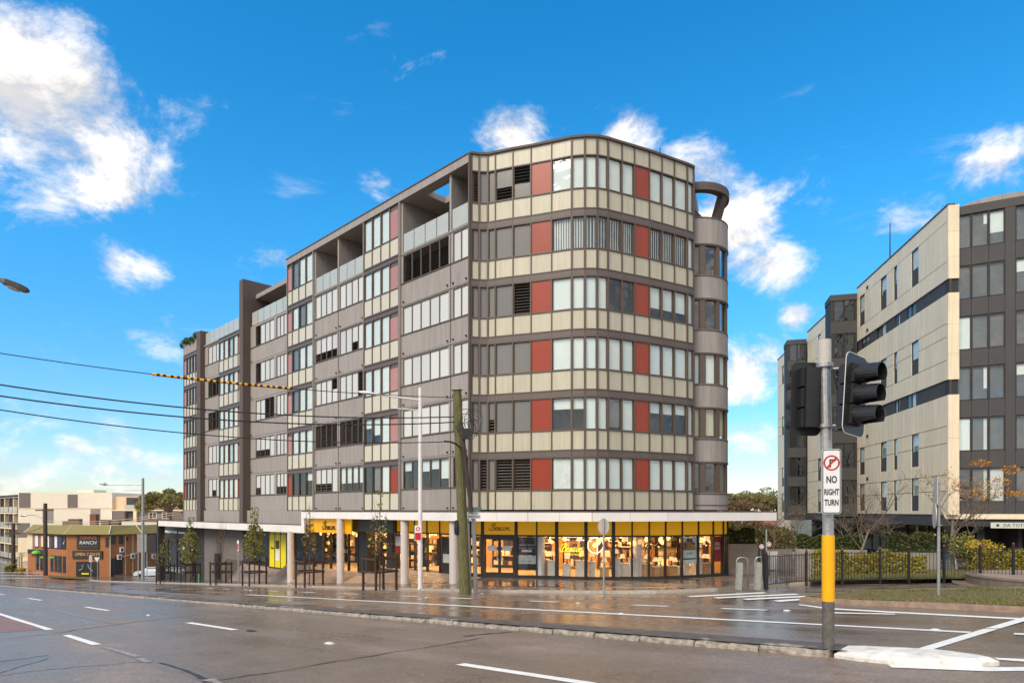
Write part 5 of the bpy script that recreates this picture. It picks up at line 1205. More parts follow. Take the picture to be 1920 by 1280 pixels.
b = MB(); b.tube([W(862, 838, g.y - .2), W(855, 832, g.y - .8), W(845, 828, g.y - 1.0), W(832, 827, g.y - 1.1)], .04, 6); b.build('stay_arm', m_hous, wp)
b = MB(); b.lathe([(.01, 0), (.09, .05), (.11, .3), (.09, .62), (.01, .66)], 10, M=Matrix.Translation(W(856, 1003, g.y - .15))); b.build('insulator_box', m_hous, wp)
cg = on_pave(891, 1105); b_top = W(881, 962, cg.y)
cn = empty('conduit_post', cg, 'pair of thin grey conduit posts against the timber pole', 'post')
for dx in (0, .28): b = MB(); b.tube([cg + Vector((dx - .25, 0, -.2)), b_top + Vector((dx - .12, 0, 0))], .095, 10); b.build('conduit', m_galv, cn)
b = MB(); b.tube([b_top + Vector((-.1 + .16 * math.sin(a * .35), -.12, -.25 - .35 * (1 - math.cos(a * .35)) * .5 + .2)) for a in range(18)], .018, 5); b.build('cable_loop', m_hous, cn)
# street name plates
m_sgreen = mat('sign_green', srgb(36, 92, 66), .45, .05, 3); sn = empty('street_name_signs', b_top + Vector((.1, -.2, 0)), 'stack of green and white street name plates on the conduit post', 'sign')
yb = b_top.y - .25; fr = Fr((W(876, 957, yb).x, yb), (1, 0)); k_ = yb / 1250; zs_ = lambda py: (957 - py) * k_
fr.box('green_plate', sn, m_sgreen, .0, 27 * k_, 0, .02, zs_(954.3), zs_(950.4)); fr.box('green_plate', sn, m_sgreen, .0, 26 * k_, 0, .02, zs_(958.3), zs_(954.6))
fr.box('white_plate', sn, m_retro, .0, 22 * k_, 0, .02, zs_(964.3), zs_(958.8)); fr.box('white_plate', sn, m_retro, .0, 25 * k_, 0, .02, zs_(972), zs_(964.6))
text("ST ANDREW'S UNITED", .085, m_retro, tM(fr, 13.5 * k_, .022, zs_(952.4)), sn, width=24 * k_); text('UNITING CHURCH', .085, m_retro, tM(fr, 13 * k_, .022, zs_(956.5)), sn, width=22 * k_)
text('WHARF RD', .13, m_sblack, tM(fr, 10.5 * k_, .022, zs_(961.5)), sn, width=18 * k_); text('HAMERTON ST', .13, m_sblack, tM(fr, 12.5 * k_, .022, zs_(968.2)), sn, width=23 * k_)
# near pole outside the left edge, with a lamp reaching into view
np_ = Vector((-20.2, 20.0, 0)); np_.z = gz(-20.2, 20) ; un = empty('utility_pole', np_, 'timber pole just outside the left edge carrying a street lamp on a long arm', 'utility pole')
b = MB(); b.tube([np_ - Vector((0, 0, .3)), Vector((np_.x, np_.y, 8.4))], [.2, .15], 12); b.build('shaft', m_bark, un)
he = W(46, 541, 23.0); hs_ = W(0, 524, 22.6); b = MB(); b.tube([Vector((np_.x, np_.y, 7.9)), W(-80, 512, 21.9), hs_, hs_ + (he - hs_) * .4], [.05, .05, .05, .06], 8); b.build('arm', mat('lamp_bronze', srgb(74, 62, 54), .5, .2, 8), un)
dr = (he - hs_).normalized(); M = Matrix.Translation(hs_ + (he - hs_) * .62) @ dr.to_track_quat('X', 'Z').to_matrix().to_4x4()
b = MB(); v = []
for x, w_, z0, z1 in ((-.42, .06, -.05, .05), (-.3, .12, -.10, .08), (.1, .15, -.12, .08), (.32, .12, -.11, .05), (.42, .04, -.07, .0)):
    v += [(x, -w_, z0), (x, w_, z0), (x, w_ * .7, z1), (x, -w_ * .7, z1)]
b.add(v, [(i * 4 + j, i * 4 + 4 + j, i * 4 + 4 + (j + 1) % 4, i * 4 + (j + 1) % 4) for i in range(4) for j in range(4)] + [(3, 2, 1, 0), (16, 17, 18, 19)]); b.build('lamp_head', MATS['lamp_bronze'], un, M)
b = MB(); b.lathe([(.01, -.20), (.10, -.18), (.16, -.10)], 12, M=M @ Matrix.Diagonal((1.6, .8, 1, 1))); b.build('lens', m_balus, un)
def wire(p0, p1, sag, name, label, r=.018, n=28, m=None):
    pts = [p0 + (p1 - p0) * (i / n) - Vector((0, 0, sag * 4 * (i / n) * (1 - i / n))) for i in range(n + 1)]
    b = MB(); b.tube(pts, r, 5); o = b.build(name, m or m_hous); tag(o, label, 'cable', 'overhead cables across the road'); return pts
gy = g.y; ends = [(850, 745, 662), (852, 781, 721), (852, 791, 742), (830, 828, 768)]
lbs = ['topmost overhead cable with the striped cover', 'second overhead cable from the top', 'third overhead cable from the top', 'lowest thin overhead cable from the bracket']
L0 = Vector((np_.x, np_.y, 0)); tt = .84
for i, (x, y, y0_) in enumerate(ends):
    A_ = W(x, y, gy - .35); 
    # height on the near pole so that the cable passes the left picture edge where it should
    rr0 = (0 - 960) / 1250; t_ = (A_.x - rr0 * A_.y) / (rr0 * (L0.y - A_.y) - (L0.x - A_.x)); Yq = A_.y + (L0.y - A_.y) * t_; sag = (.42, .62, .66, .62)[i]; zq = (957 - y0_) / 1250 * Yq + sag * 4 * t_ * (1 - t_)
    B_ = Vector((L0.x, L0.y, A_.z + (zq - A_.z) / t_)); pts = wire(A_, B_, sag, 'overhead_cable', lbs[i], (.016, .026, .026, .02)[i])
    if i == 0:                              # yellow and black striped sleeve
        dens_ = [A_ + (B_ - A_) * (k / 400) - Vector((0, 0, sag * 4 * (k / 400) * (1 - k / 400))) for k in range(401)]
        px_ = lambda p: 960 + 1250 * p.x / p.y
        seg_ = [p for p in dens_ if 285 <= px_(p) <= 551]; b = MB(); n_ = 44
        for k in range(n_):
            j0, j1 = int(k * (len(seg_) - 1) / n_), int((k + 1) * (len(seg_) - 1) / n_)
            if j1 > j0: b.tube([seg_[j0], seg_[j1]], .05, 8, k % 2)
        tag(b.build('striped_cable_sleeve', [m_hous, m_yelp]), 'yellow and black striped warning sleeve on the top cable', 'cable sleeve')
# round sign seen from behind, parking sign, sign back on the right, left light
def post_sign(name, label, base, h, r=.035): 
    e = empty(name, base, label, 'sign'); b = MB(); b.tube([base - Vector((0, 0, .2)), base + Vector((0, 0, h))], r, 8); b.build('post', m_galv, e); return e
g = on_pave(1132, 1107); h_ = (957 - 971) / 1250 * g.y - g.z; e = post_sign('round_sign', 'round grey sign seen from behind on a thin post by the shop', g, h_)
zc_ = (957 - 986.5) / 1250 * g.y; rad_ = 15 / 1250 * g.y; b = MB(); b.lathe([(.01, 0), (rad_, 0), (rad_, .012), (.01, .012)], 28, M=FRONT((g.x, g.y + .06, zc_)) @ Matrix.Diagonal((.72, 1, 1, 1))); b.build('disc', mat('sign_back', srgb(186, 176, 168), .5, .08, 6, metal=.2), e)
g = on_pave(447, 1093); h_ = (957 - 1013) / 1250 * g.y - g.z; e = post_sign('parking_sign', 'slim red edged parking sign on a post by the street trees', g, h_, .05)
fr = Fr((g.x, g.y - .06), (.5, -.5)); z_ = (957 - 1021) / 1250 * g.y; fr.box('plate', e, m_retro, -.16, .16, 0, .015, z_ - .45, z_ + .35); fr.box('red_panel', e, m_sred, -.13, .13, .015, .02, z_ - .38, z_ + .1)
g = hit(1760, 1117, .13); h_ = (957 - 893) / 1250 * g.y - g.z; e = post_sign('edge_on_sign', 'grey metal signs seen edge on, on a post at the traffic island', g, h_, .04)
fr = Fr((g.x - .07, g.y), (-.42, -.9)); kz = g.y / 1250; fr.box('plate', e, MATS['sign_back'], -.32, .32, 0, .02, (957 - 945) * kz, (957 - 894) * kz); b = MB(); b.lathe([(.01, 0), (.36, 0), (.36, .02), (.01, .02)], 22, M=tM(fr, .0, .03, (957 - 966) * kz)); b.build('disc', MATS['sign_back'], e); b = MB()
for pz in (905, 947, 984): b.box(-.07, .07, -.06, .06, -.012, .012, M=Matrix.Translation((g.x, g.y, (957 - pz) * kz)))
b.build('clamp', m_galv, e)
# vegetation helpers ------------------------------------------------
def branch_tree(name, label, base, h, seed, spread=.5, levels=4, r0=.06, leaves=0, lm=None, lsize=.07, group=None, cat='tree', lean=0, trunk_frac=.35, nb=4, leafpow=1.0, upright=.5, twm=None, ldroop=0, lmin=0.0):
    rn = random.Random(seed); e = empty(name, base, label, cat, group); mb = MB(); tips = []
    def grow(p, d, ln, r, lev):
        n = 4; pts = [p]; q = p; dd = d
        for i in range(n):
            dd = (dd + Vector((rn.gauss(0, .13), rn.gauss(0, .13), rn.gauss(0, .08) + .05 * upright))).normalized(); q = q + dd * ln / n; pts.append(q)
        r1 = r * (.62 if lev < levels else .35); mb.tube(pts, [r + (r1 - r) * i / n for i in range(n + 1)], 6 if lev == 0 else 4, cap=False)
        if lev >= 1: tips.extend(pts[1:] + ([pts[2] * .5 + pts[3] * .5] if lev == levels else []))
        if lev >= levels: return
        for i in range(nb if lev else nb + 1):
            t = .45 + .55 * (i + rn.random()) / (nb + (0 if lev else 1)); j = min(n - 1, int(t * n)); s = pts[j] + (pts[j + 1] - pts[j]) * (t * n - j)
            a = rn.uniform(0, 6.283); side = Vector((math.cos(a), math.sin(a), 0)); nd = (dd * (1 - spread) + side * spread + Vector((0, 0, upright * .35))).normalized()
            grow(s, nd, ln * rn.uniform(.5, .78), max(.004, r1 * rn.uniform(.55, .8)), lev + 1)
    grow(base - Vector((0, 0, .1)), Vector((lean, 0, 1)).normalized(), h * trunk_frac, r0, 0)
    mb.build('trunk', twm or m_twig, e, smooth=True)
    if leaves:
        z0 = base.z + lmin * h; tp_ = [t for t in tips if t.z > z0] or tips
        P = np.array([tuple(rn.choice(tp_)) for _ in range(leaves)]) + np.random.default_rng(seed).normal(0, lsize * 1.5, (leaves, 3)); P[:, 2] -= ldroop * np.abs(np.random.default_rng(seed + 1).normal(0, 1, leaves))
        v, f = quads_at(P, lsize, seed); mesh_obj('crown', v, f, lm, e)
    return e
def quads_at(P, size, seed):
    r = np.random.default_rng(seed); k = len(P); a = r.normal(0, 1, (k, 3)); a /= np.linalg.norm(a, axis=1)[:, None]; b = np.cross(a, r.normal(0, 1, (k, 3))); b /= np.linalg.norm(b, axis=1)[:, None]
    s = size * r.uniform(.6, 1.35, (k, 1)); V = np.stack([P - a * s, P - b * s * .55, P + a * s, P + b * s * .55], 1).reshape(-1, 3); return V.tolist(), [(4 * i, 4 * i + 1, 4 * i + 2, 4 * i + 3) for i in range(k)]
def column_tree(label, px, py, top, wpx, leaves, lm, seed, low=.28, stems=6):
    """slim young street tree: upright stems, foliage column"""
    g = on_pave(px, py); h = (py - top) / 1250 * g.y; wd = wpx / 1250 * g.y / 2; rn = random.Random(seed); e = empty('street_tree', g, label, 'tree', 'young street trees along the pavement'); mb = MB(); leaves = int(leaves * .55)
    mb.tube([g - Vector((0, 0, .1)), g + Vector((.02, 0, h * .4)), g + Vector((0, .03, h * .72)), g + Vector((.03, 0, h))], [.05, .04, .022, .006], 6)
    P = []
    for i in range(stems * 3):
        z0 = h * rn.uniform(low * .8, .66); a = rn.uniform(0, 6.283); ln = h * rn.uniform(.2, .38); rr_ = wd * rn.uniform(.5, 1.0)
        p = [g + Vector((0, 0, z0)), g + Vector((rr_ * .7 * math.cos(a), rr_ * .7 * math.sin(a), z0 + ln * .45)), g + Vector((rr_ * math.cos(a), rr_ * math.sin(a), z0 + ln))]
        mb.tube(p, [.018, .011, .004], 4, cap=False); P += [p[0] + (p[1] - p[0]) * .5, p[1], (p[1] + p[2]) / 2, p[2]]
    mb.build('trunk', m_bark, e)
    if leaves:
        z_hi = h * .86; Q = []
        while len(Q) < leaves:
            up_ = rn.random() < .10; t = rn.random(); z = h * (low + (.74 - low) * t) if not up_ else h * rn.uniform(.7, .97); rad = wd * (math.sqrt(max(.06, 1 - ((t - .40) / .66) ** 2)) * (.85 + .3 * math.sin(t * 19 + seed) ** 2) if not up_ else .35)
            a = rn.uniform(0, 6.283); k = math.sqrt(rn.random()); 
            if math.sin(a * 3 + z * 4 + seed) + .6 * math.sin(z * 9 + a * 2) < -.25: continue
            Q.append((g.x + rad * k * math.cos(a), g.y + rad * k * math.sin(a), g.z + z))
        v, f = quads_at(np.array(Q), .085, seed); mesh_obj('crown', v, f, lm, e)
    return g
trees = [(310, 1090, 992, 30, 700, m_leafg, 'thin street tree with few leaves at the far end of the row', .30), (357, 1090.5, 965, 40, 3000, m_leafg, 'bushy olive street tree in front of the dark agency office', .30), (414, 1092, 965, 22, 0, m_leafg, 'leafless street tree in front of the grey brick wall', .3),
         (477, 1094, 945, 40, 2600, m_leafg, 'bushy street tree just left of the yellow doors', .34), (580, 1096, 940, 26, 420, m_leafo2, 'tall sparse street tree between the two left round columns', .38), (712, 1101, 918, 44, 320, m_leafg, 'almost bare street tree beside the white light pole', .35)]
m_stake = mat('stained_timber', srgb(66, 48, 38), .8, .3, 9, .4, 30)
for k, (px, py, top, wp_, nl, lm, lab, lo) in enumerate(trees):
    g = column_tree(lab, px, py, top, wp_, nl, lm, 20 + k, lo)
    e = empty('tree_guard', g, lab.replace('street tree', 'tree').replace('thin ', 'timber guard round the thin ').replace('bushy ', 'timber guard round the bushy ').replace('leafless ', 'timber guard round the leafless ').replace('tall sparse ', 'timber guard round the tall sparse ').replace('almost bare ', 'timber guard round the almost bare '), 'tree guard', 'timber tree guards'); GD = Fr((g.x, g.y), DU * -1)
    s = .62; hh = 1.75
    for a_, b_ in ((-s, -s), (s, -s), (-s, s), (s, s)):
        q_ = GD.P(a_, b_, 0); zg = pavez(*uv(q_.x, q_.y)); GD.box('post', e, m_stake, a_ - .05, a_ + .05, b_ - .05, b_ + .05, zg - .1, g.z + hh)
    for z_ in (.85, 1.52):
        for b_ in (-s, s): GD.box('rail', e, m_stake, -s - .1, s + .1, b_ + (.05 if b_ > 0 else -.08), b_ + (.08 if b_ > 0 else -.05), g.z + z_, g.z + z_ + .11)
        for a_ in (-s, s): GD.box('rail', e, m_stake, a_ + (.05 if a_ > 0 else -.08), a_ + (.08 if a_ > 0 else -.05), -s - .04, s + .04, g.z + z_ + .003, g.z + z_ + .107)
g = on_pave(373, 1090); fr = Fr((g.x, g.y), (1, 0)); o = fr.box('green_bollard', None, mat('bollard_green', srgb(90, 150, 90), .5, .05, 4), -.06, .06, -.06, .06, g.z - .05, g.z + .75); tag(o, 'short green post beside the second tree guard', 'bollard')
# ---------------------------------------------------------------- right side: fence, hedges, planters, plaza
def ground_pt(px, py): return on_pave(px, py)
fpts = [(1437, 1099), (1512, 1092), (1579, 1089.5), (1650, 1087.5), (1704, 1086.5), (1770, 1086), (1838, 1085.5), (1900, 1085), (1975, 1084)]
FP = [on_pave(*p) for p in fpts]
fence = empty('picket_fence', FP[0], 'long black metal picket fence in front of the right building hedges', 'fence')
m_fence = mat('fence_black', (.018, .017, .017), .45, .2, 6); m_knob = mat('finial_maroon', srgb(120, 36, 40), .5, .1, 6)
for i in range(len(FP) - 1):
    a, b = FP[i], FP[i + 1]; fr = Fr((a.x, a.y), (b.x - a.x, b.y - a.y)); ln = (b - a).xy.length; zf = lambda t: a.z + (b.z - a.z) * t
    hgt = 1.22
    mb = MB()
    for zo in (.12, hgt - .06): mb.tube([a + Vector((0, 0, zo)), b + Vector((0, 0, zo))], .018, 4)
    mb.build('rail', m_fence, fence)
    n = max(2, round(ln / .118))
    for j in range(1, n): t = j / n; fr.box('picket', fence, m_fence, ln * t - .009, ln * t + .009, -.009, .009, zf(t) + .08, zf(t) + hgt)
for i, p in enumerate(FP):
    mb = MB(); wd = .038 if i else .04; mb.box(-wd, wd, -wd, wd, -.1, 1.28); mb.build('post', m_fence, fence, Matrix.Translation(p))
    mb = MB(); mb.lathe([(.01, 1.28), (.03, 1.29), (.048, 1.33), (.03, 1.37), (.01, 1.38)], 10); mb.build('finial', m_knob, fence, Matrix.Translation(p))
# gate post pair at the plaza end
g = on_pave(1441, 1098); mb = MB(); mb.box(-.07, .07, -.07, .07, -.1, 1.42); o = mb.build('gate_post', m_fence, None, Matrix.Translation(g + Vector((-.1, 0, 0))) @ Matrix.Rotation(-.07, 4, 'Y')); tag(o, 'leaning black gate post beside the fence end', 'post')
e = post_sign('small_round_signs', 'two small red and white round signs on a black post by the plaza planter', on_pave(1437, 1094), (957 - 1003) / 1250 * 29 + 3.3, .03)
for dx, pz in ((1428, 1024), (1442, 1020)):
    p = W(dx, pz, 28.6); b = MB(); b.lathe([(.01, 0), (.10, 0), (.10, .01), (.01, .01)], 18, M=FRONT(p)); b.build('disc', m_retro, e); b = MB(); b.lathe([(.05, .012), (.075, .012), (.075, .016), (.05, .016)], 18, M=FRONT(p)); b.build('red_ring', m_sred, e)
def hedge(label, p0, p1, depth, h, m, seed, n=6000, size=.055, z=None, taper=.12, group=None):
    """clipped hedge between two ground points: leaves through the volume, densest at the surface"""
    r = np.random.default_rng(seed); a = Vector((p0.x, p0.y)); b = Vector((p1.x, p1.y)); t = (b - a).normalized(); ln = (b - a).length; nrm = Vector((-t.y, t.x)); z0 = z if z is not None else min(p0.z, p1.z)
    e = empty('hedge', (p0.x, p0.y, z0), label, 'hedge', group)
    L_ = r.uniform(0, 1, n); q = r.uniform(-1, 1, (n, 2)); sel = r.integers(0, 3, n); q[sel == 0, 1] = np.sign(q[sel == 0, 1]) * .0 + 1; q[sel == 1, 0] = -1
    q += r.normal(0, .08, (n, 2)); lump = 1 + .10 * np.sin(L_ * ln * 2.7 + seed) + .07 * np.sin(L_ * ln * 7.1 + 2 * seed)
    X = a.x + t.x * L_ * ln - (-nrm.x) * 0; P = np.zeros((n, 3)); P[:, 0] = a.x + t.x * L_ * ln + nrm.x * (depth / 2 + q[:, 0] * depth / 2); P[:, 1] = a.y + t.y * L_ * ln + nrm.y * (depth / 2 + q[:, 0] * depth / 2); P[:, 2] = z0 + (q[:, 1] * .5 + .5) * h * lump
    v, f = quads_at(P, size, seed); mesh_obj('foliage', v, f, m, e)
    mb = MB()
    for i in range(max(2, int(ln / .8))): s = a + t * ln * (i + .5) / max(2, int(ln / .8)) + nrm * depth / 2; mb.tube([(s.x, s.y, z0 - .1), (s.x + .03, s.y, z0 + h * .6)], .025, 5)
    mb.build('stems', m_bark, e); return e
def gp(px, Y, z): return Vector(((px - 960) / 1250 * Y, Y, z))
hedge('yellowish hedge behind the middle of the black fence', gp(1527, 30.2, -3.05), gp(1738, 29.2, -2.9), 1.0, 1.05, m_leafy if False else leaf_mat('leaf_golden', srgb(110, 104, 30), srgb(176, 158, 56)), 31, 9000, .06)
hedge('golden clipped hedge behind the right end of the fence', gp(1822, 28.6, -2.75), gp(1990, 27.6, -2.6), 1.2, 1.0, MATS['leaf_golden'], 32, 7000, .06)
hedge('dark green hedge in the concrete planter by the cafe', gp(1662, 34, -2.15), gp(1752, 33.5, -2.15), .9, .95, m_leafd, 33, 4500, .06)
hedge('dark green clipped hedge in the planter left of the signal post', gp(1494, 36, -2.1), gp(1546, 35.5, -2.1), .9, .75, m_leafd, 34, 3000, .06)
hedge('dark hedge in the planter right of the signal post', gp(1565, 35.5, -2.1), gp(1622, 35, -2.1), .9, .7, m_leafd, 36, 3000, .06)
hedge('dark hedge in the concrete planter beside the shop', gp(1365, 38.5, -1.95), gp(1416, 38.2, -1.95), 1.0, .85, m_leafd, 35, 4000, .06)
hedge('low green shrubs behind the plaza railing', gp(1415, 46, -2.9), gp(1500, 48, -2.9), 1.2, 1.4, m_leafo2, 37, 4500, .09)
def planter(label, p0, p1, depth, z0, z1):
    a = Vector((p0.x, p0.y)); b = Vector((p1.x, p1.y)); fr = Fr(a, b - a); ln = (b - a).length; e = empty('planter', (a.x, a.y, z0), label, 'planter'); mm = mat('planter_concrete', srgb(140, 130, 120), .75, .18, 3, .4, 40)
    fr.box('front_wall', e, mm, 0, ln, -.12, 0, z0, z1); fr.box('back_wall', e, mm, 0, ln, -depth, -depth + .12, z0, z1); fr.box('side_wall', e, mm, 0, .12, -depth + .12, -.12, z0, z1 - .002); fr.box('side_wall', e, mm, ln - .12, ln, -depth + .12, -.12, z0, z1 - .002); fr.box('soil', e, m_bark, .12, ln - .12, -depth + .12, -.12, z0, z1 - .12)
planter('grey concrete planter beside the shop end', gp(1363, 38.3, 0), gp(1421, 38.0, 0), 1.3, -3.9, -1.9); planter('grey concrete planter left of the signal post', gp(1492, 35.8, 0), gp(1549, 35.3, 0), 1.2, -3.8, -2.05)
planter('long grey concrete planter right of the signal post', gp(1562, 35.3, 0), gp(1626, 34.8, 0), 1.2, -3.8, -2.05); planter('grey concrete planter by the cafe', gp(1660, 33.8, 0), gp(1756, 33.3, 0), 1.2, -3.6, -2.1)
# low wall and notice boards across the plaza
fr = Fr(gp(1425, 40, 0).xy, gp(1500, 41, 0).xy - gp(1425, 40, 0).xy); pw = empty('plaza_wall', gp(1425, 40, -3.8), 'low grey concrete wall across the plaza with white notice panels', 'wall'); fr.box('wall', pw, MATS['planter_concrete'], 0, 2.4, -.2, 0, -3.9, -2.35)
fr.box('notice_panel', pw, m_white, .05, .62, 0, .03, -3.55, -2.4); fr.box('notice_panel', pw, m_white, .72, 1.3, 0, .03, -3.55, -2.45)
o = Fr(gp(1409, 38.8, 0).xy, (1, .3)).box('service_cabinet', None, m_char2, 0, .45, -.5, 0, -3.9, -2.1); tag(o, 'dark service cabinet beside the plaza planter', 'cabinet')
# hoop rails and bollards
for k, (px, py, lab) in enumerate(((1393, 1097, 'left steel bike hoop by the kerb'), (1428, 1097, 'middle steel bike hoop by the kerb'), (1467, 1091, 'right steel bike hoop behind the fence end'))):
    g = on_pave(px, py); b = MB(); wd = .22; h_ = 1.12; pts = [Vector((-wd, 0, -.1)), Vector((-wd, 0, h_ - .12)), Vector((-wd + .05, 0, h_ - .03)), Vector((-wd + .14, 0, h_)), Vector((wd - .14, 0, h_)), Vector((wd - .05, 0, h_ - .03)), Vector((wd, 0, h_ - .12)), Vector((wd, 0, -.1))]
    b.tube(pts, .026, 8); o = b.build('bike_hoop', m_galv, None, Matrix.Translation(g + Vector((.06, .25, 0))), smooth=True); tag(o, lab, 'bike rack')
for k, (px, py, lab) in enumerate(((1384.5, 1099, 'left grey timber bollard by the plaza kerb'), (1420, 1099, 'right grey timber bollard by the plaza kerb'))):
    g = on_pave(px, py); b = MB(); b.box(-.10, .10, -.10, .10, -.1, .90); b.box(-.085, .085, -.085, .085, .90, .96); b.box(-.06, -.03, -.105, -.10, .7, .74); o = b.build('bollard', mat('bollard_grey', srgb(150, 150, 140), .7, .15, 8), None, Matrix.Translation(g) @ Matrix.Rotation(.06, 4, 'Y')); tag(o, lab, 'bollard')
g0, g1 = on_pave(1258, 1093), on_pave(1372, 1091)
# round raised platform on the island
pc = gp(1992, 24, -2.93); pl_ = empty('round_platform', pc, 'round two-step concrete platform at the right edge of the island', 'steps'); mm = mat('step_concrete', srgb(112, 98, 84), .8, .25, 4, .6, 30); tp_ = mat('step_top', srgb(150, 128, 112), .7, .2, 5, .5, 40)
for (r_, z0, z1, nm) in ((3.3, -.3, .22, 'lower_step'), (2.9, .22, .56, 'upper_step')):
    b = MB(); b.lathe([(r_, z0), (r_ + .01, z1 - .05), (r_ + .04, z1 - .04), (r_ + .03, z1), (r_ - .35, z1 + .004)], 56, 0, M=Matrix.Translation(pc)); b.lathe([(r_ - .35, z1 + .004), (.01, z1 + .005)], 56, 1, M=Matrix.Translation(pc)); b.build(nm, [mm, tp_], pl_)
# garden bed behind the fence
v = []; bedz = lambda x, y: pavez(*uv(x, y)) + .05
bp = [on_pave(*p) for p in ((1515, 1090.5), (1580, 1088), (1650, 1086.5), (1770, 1085), (1900, 1084), (2000, 1083))]
bb_ = [Vector((p.x * 1.16 + .4, p.y * 1.17, 0)) for p in bp]; n0 = len(bp)
v = [(p.x, p.y, bedz(p.x, p.y)) for p in bp] + [(p.x, p.y, bedz(p.x, p.y) + .1) for p in bb_]; tag(mesh_obj('garden_bed', v, [(i, i + 1, n0 + i + 1, n0 + i) for i in range(n0 - 1)], m_grass), kind='structure')
PB = [Vector((p.x, p.y)) for p in bp] + [Vector((p.x, p.y)) for p in reversed(bb_)]
v = []; f = []
rq = random.Random(9)
while len(f) < 5000:
    i = rq.randrange(n0 - 1); t, s = rq.random(), rq.random() ** 1.5; q_ = (bp[i] + (bp[i + 1] - bp[i]) * t) * (1 - s) + (bb_[i] + (bb_[i + 1] - bb_[i]) * t) * s; a = rq.uniform(0, 6.28); z = bedz(q_.x, q_.y); k = len(v); h_ = rq.uniform(.06, .2)
    v += [(q_.x - .02 * math.cos(a), q_.y - .02 * math.sin(a), z), (q_.x + .02 * math.cos(a), q_.y + .02 * math.sin(a), z), (q_.x + rq.uniform(-.06, .06), q_.y, z + h_)]; f.append((k, k + 1, k + 2))
tag(mesh_obj('garden_grass', v, f, m_blade), 'rough green grass along the foot of the picket fence', 'grass', kind='stuff')
# trees on the right
branch_tree('bare_tree', 'bare spreading tree in front of the tiled wall right of the signal post', gp(1612, 31.0, -3.0), 7.0, 3, .50, 4, .07, 0, upright=.55, trunk_frac=.34, lean=.05)
branch_tree('autumn_tree', 'half bare tree with orange leaves in front of the charcoal windows', gp(1790, 30.0, -2.85), 7.4, 8, .55, 4, .09, 450, m_leafo, .045, upright=.5, trunk_frac=.36, lmin=.45)
v, f = leaf_cloud(650, [((p.x, p.y, p.z), e_) for p, e_ in ((W(1872, 905, 30), (.55, .5, .30)), (W(1850, 925, 30), (.7, .5, .25)), (W(1895, 880, 30), (.4, .4, .22)), (W(1838, 868, 30), (.5, .4, .18)), (W(1905, 925, 30), (.35, .4, .14)))], .05, 12)
mesh_obj('leaf_sprays', v, f, m_leafo, bpy.data.objects['autumn_tree'])
branch_tree('cypress_shrub', 'feathery yellow green shrub beside the autumn tree trunk', gp(1815, 29.3, -2.8), 2.3, 15, .6, 3, .03, 1700, m_leafg, .06, cat='shrub', trunk_frac=.4, lmin=.1)
branch_tree('yellow_shrub', 'small bright yellow leaved shrub behind the fence', gp(1835, 28.9, -2.75), 1.9, 18, .6, 3, .03, 900, m_leafy, .06, cat='shrub', trunk_frac=.5, lmin=.55)
branch_tree('bare_tree', 'small bare tree at the plaza entrance under the awning end', gp(1448, 44, -3.4), 7.2, 22, .6, 4, .07, 0, upright=.35, trunk_frac=.36)
branch_tree('bare_tree', 'slender bare tree just left of the signal post', gp(1506, 39, -3.2), 5.6, 25, .55, 4, .04, 0, upright=.4)
branch_tree('bare_tree', 'bare twiggy tree right behind the signal sign', gp(1585, 36, -3.1), 5.4, 28, .6, 4, .05, 0, upright=.3)
branch_tree('bare_tree', 'fine twigged bare tree by the cafe planter', gp(1692, 35, -3.0), 5.4, 29, .62, 4, .05, 0, upright=.3)
# trees far behind
def big_tree(name, label, c, rx, ry, rz_, m, n, size, seed, trunk_h, group=None):
    r = np.random.default_rng(seed); e = empty(name, (c.x, c.y, c.z - trunk_h), label, 'tree', group); bl = []
    for i in range(26):
        d = r.normal(0, 1, 3); d /= np.linalg.norm(d); d[2] = abs(d[2]) * .9 - .25; s = r.uniform(.55, 1.0); bl.append(((c.x + d[0] * rx * s, c.y + d[1] * ry * s, c.z + d[2] * rz_ * s), (rx * r.uniform(.18, .34), ry * r.uniform(.18, .34), rz_ * r.uniform(.14, .26))))
    v, f = leaf_cloud(n, bl, size, seed); mesh_obj('crown', v, f, m, e); mb = MB(); mb.tube([(c.x, c.y, c.z - trunk_h), (c.x + .2, c.y, c.z - trunk_h * .4), (c.x, c.y, c.z + rz_ * .3)], [rx * .08, rx * .06, rx * .03], 7)
    for i in range(9): q_ = bl[i][0]; mb.tube([(c.x, c.y, c.z - rz_ * .4), ((c.x + q_[0]) / 2, (c.y + q_[1]) / 2, (c.z + q_[2]) / 2), q_], [rx * .03, rx * .02, rx * .008], 5)
    mb.build('trunk', m_bark, e)
gT = 'trees beyond the plaza'
for i, (px, Y, py, rx, rz_, m, lab) in enumerate(((1395, 105, 945, 4.5, 2.6, m_leafo2, 'olive gum tree seen between the two blocks, left'), (1428, 112, 940, 5.0, 2.9, m_leafo2, 'olive gum tree seen between the two blocks, middle'), (1455, 100, 950, 3.0, 2.2, m_leafo2, 'small olive tree touching the tiled building'),
        (1372, 95, 962, 3.5, 2.8, m_leafr, 'russet tree just right of the round tower'), (1392, 70, 992, 3.0, 2.0, m_leafr, 'russet bush under the awning end'), (1425, 75, 998, 2.4, 1.6, m_leafr, 'reddish brown bush behind the plaza wall'), (1437, 62, 1002, 1.0, .7, m_leafy, 'small yellow leaved bush behind the plaza wall'), (1378, 60, 1000, 2.0, 1.6, m_leafo2, 'olive bush close beside the shop end'))):
    c = W(px, py, Y); big_tree('background_tree', lab, c, rx, rx, rz_, m, 5200, .16 if Y > 80 else .12, 50 + i, max(2.5, c.z + 3.6), gT)
o = Fr(W(1420, 990, 80).xy, (1, .1)).box('distant_house', None, mat('roof_terracotta', srgb(150, 96, 70), .8, .2, 3), 0, 5, -4, 0, -3.5, -1.3)
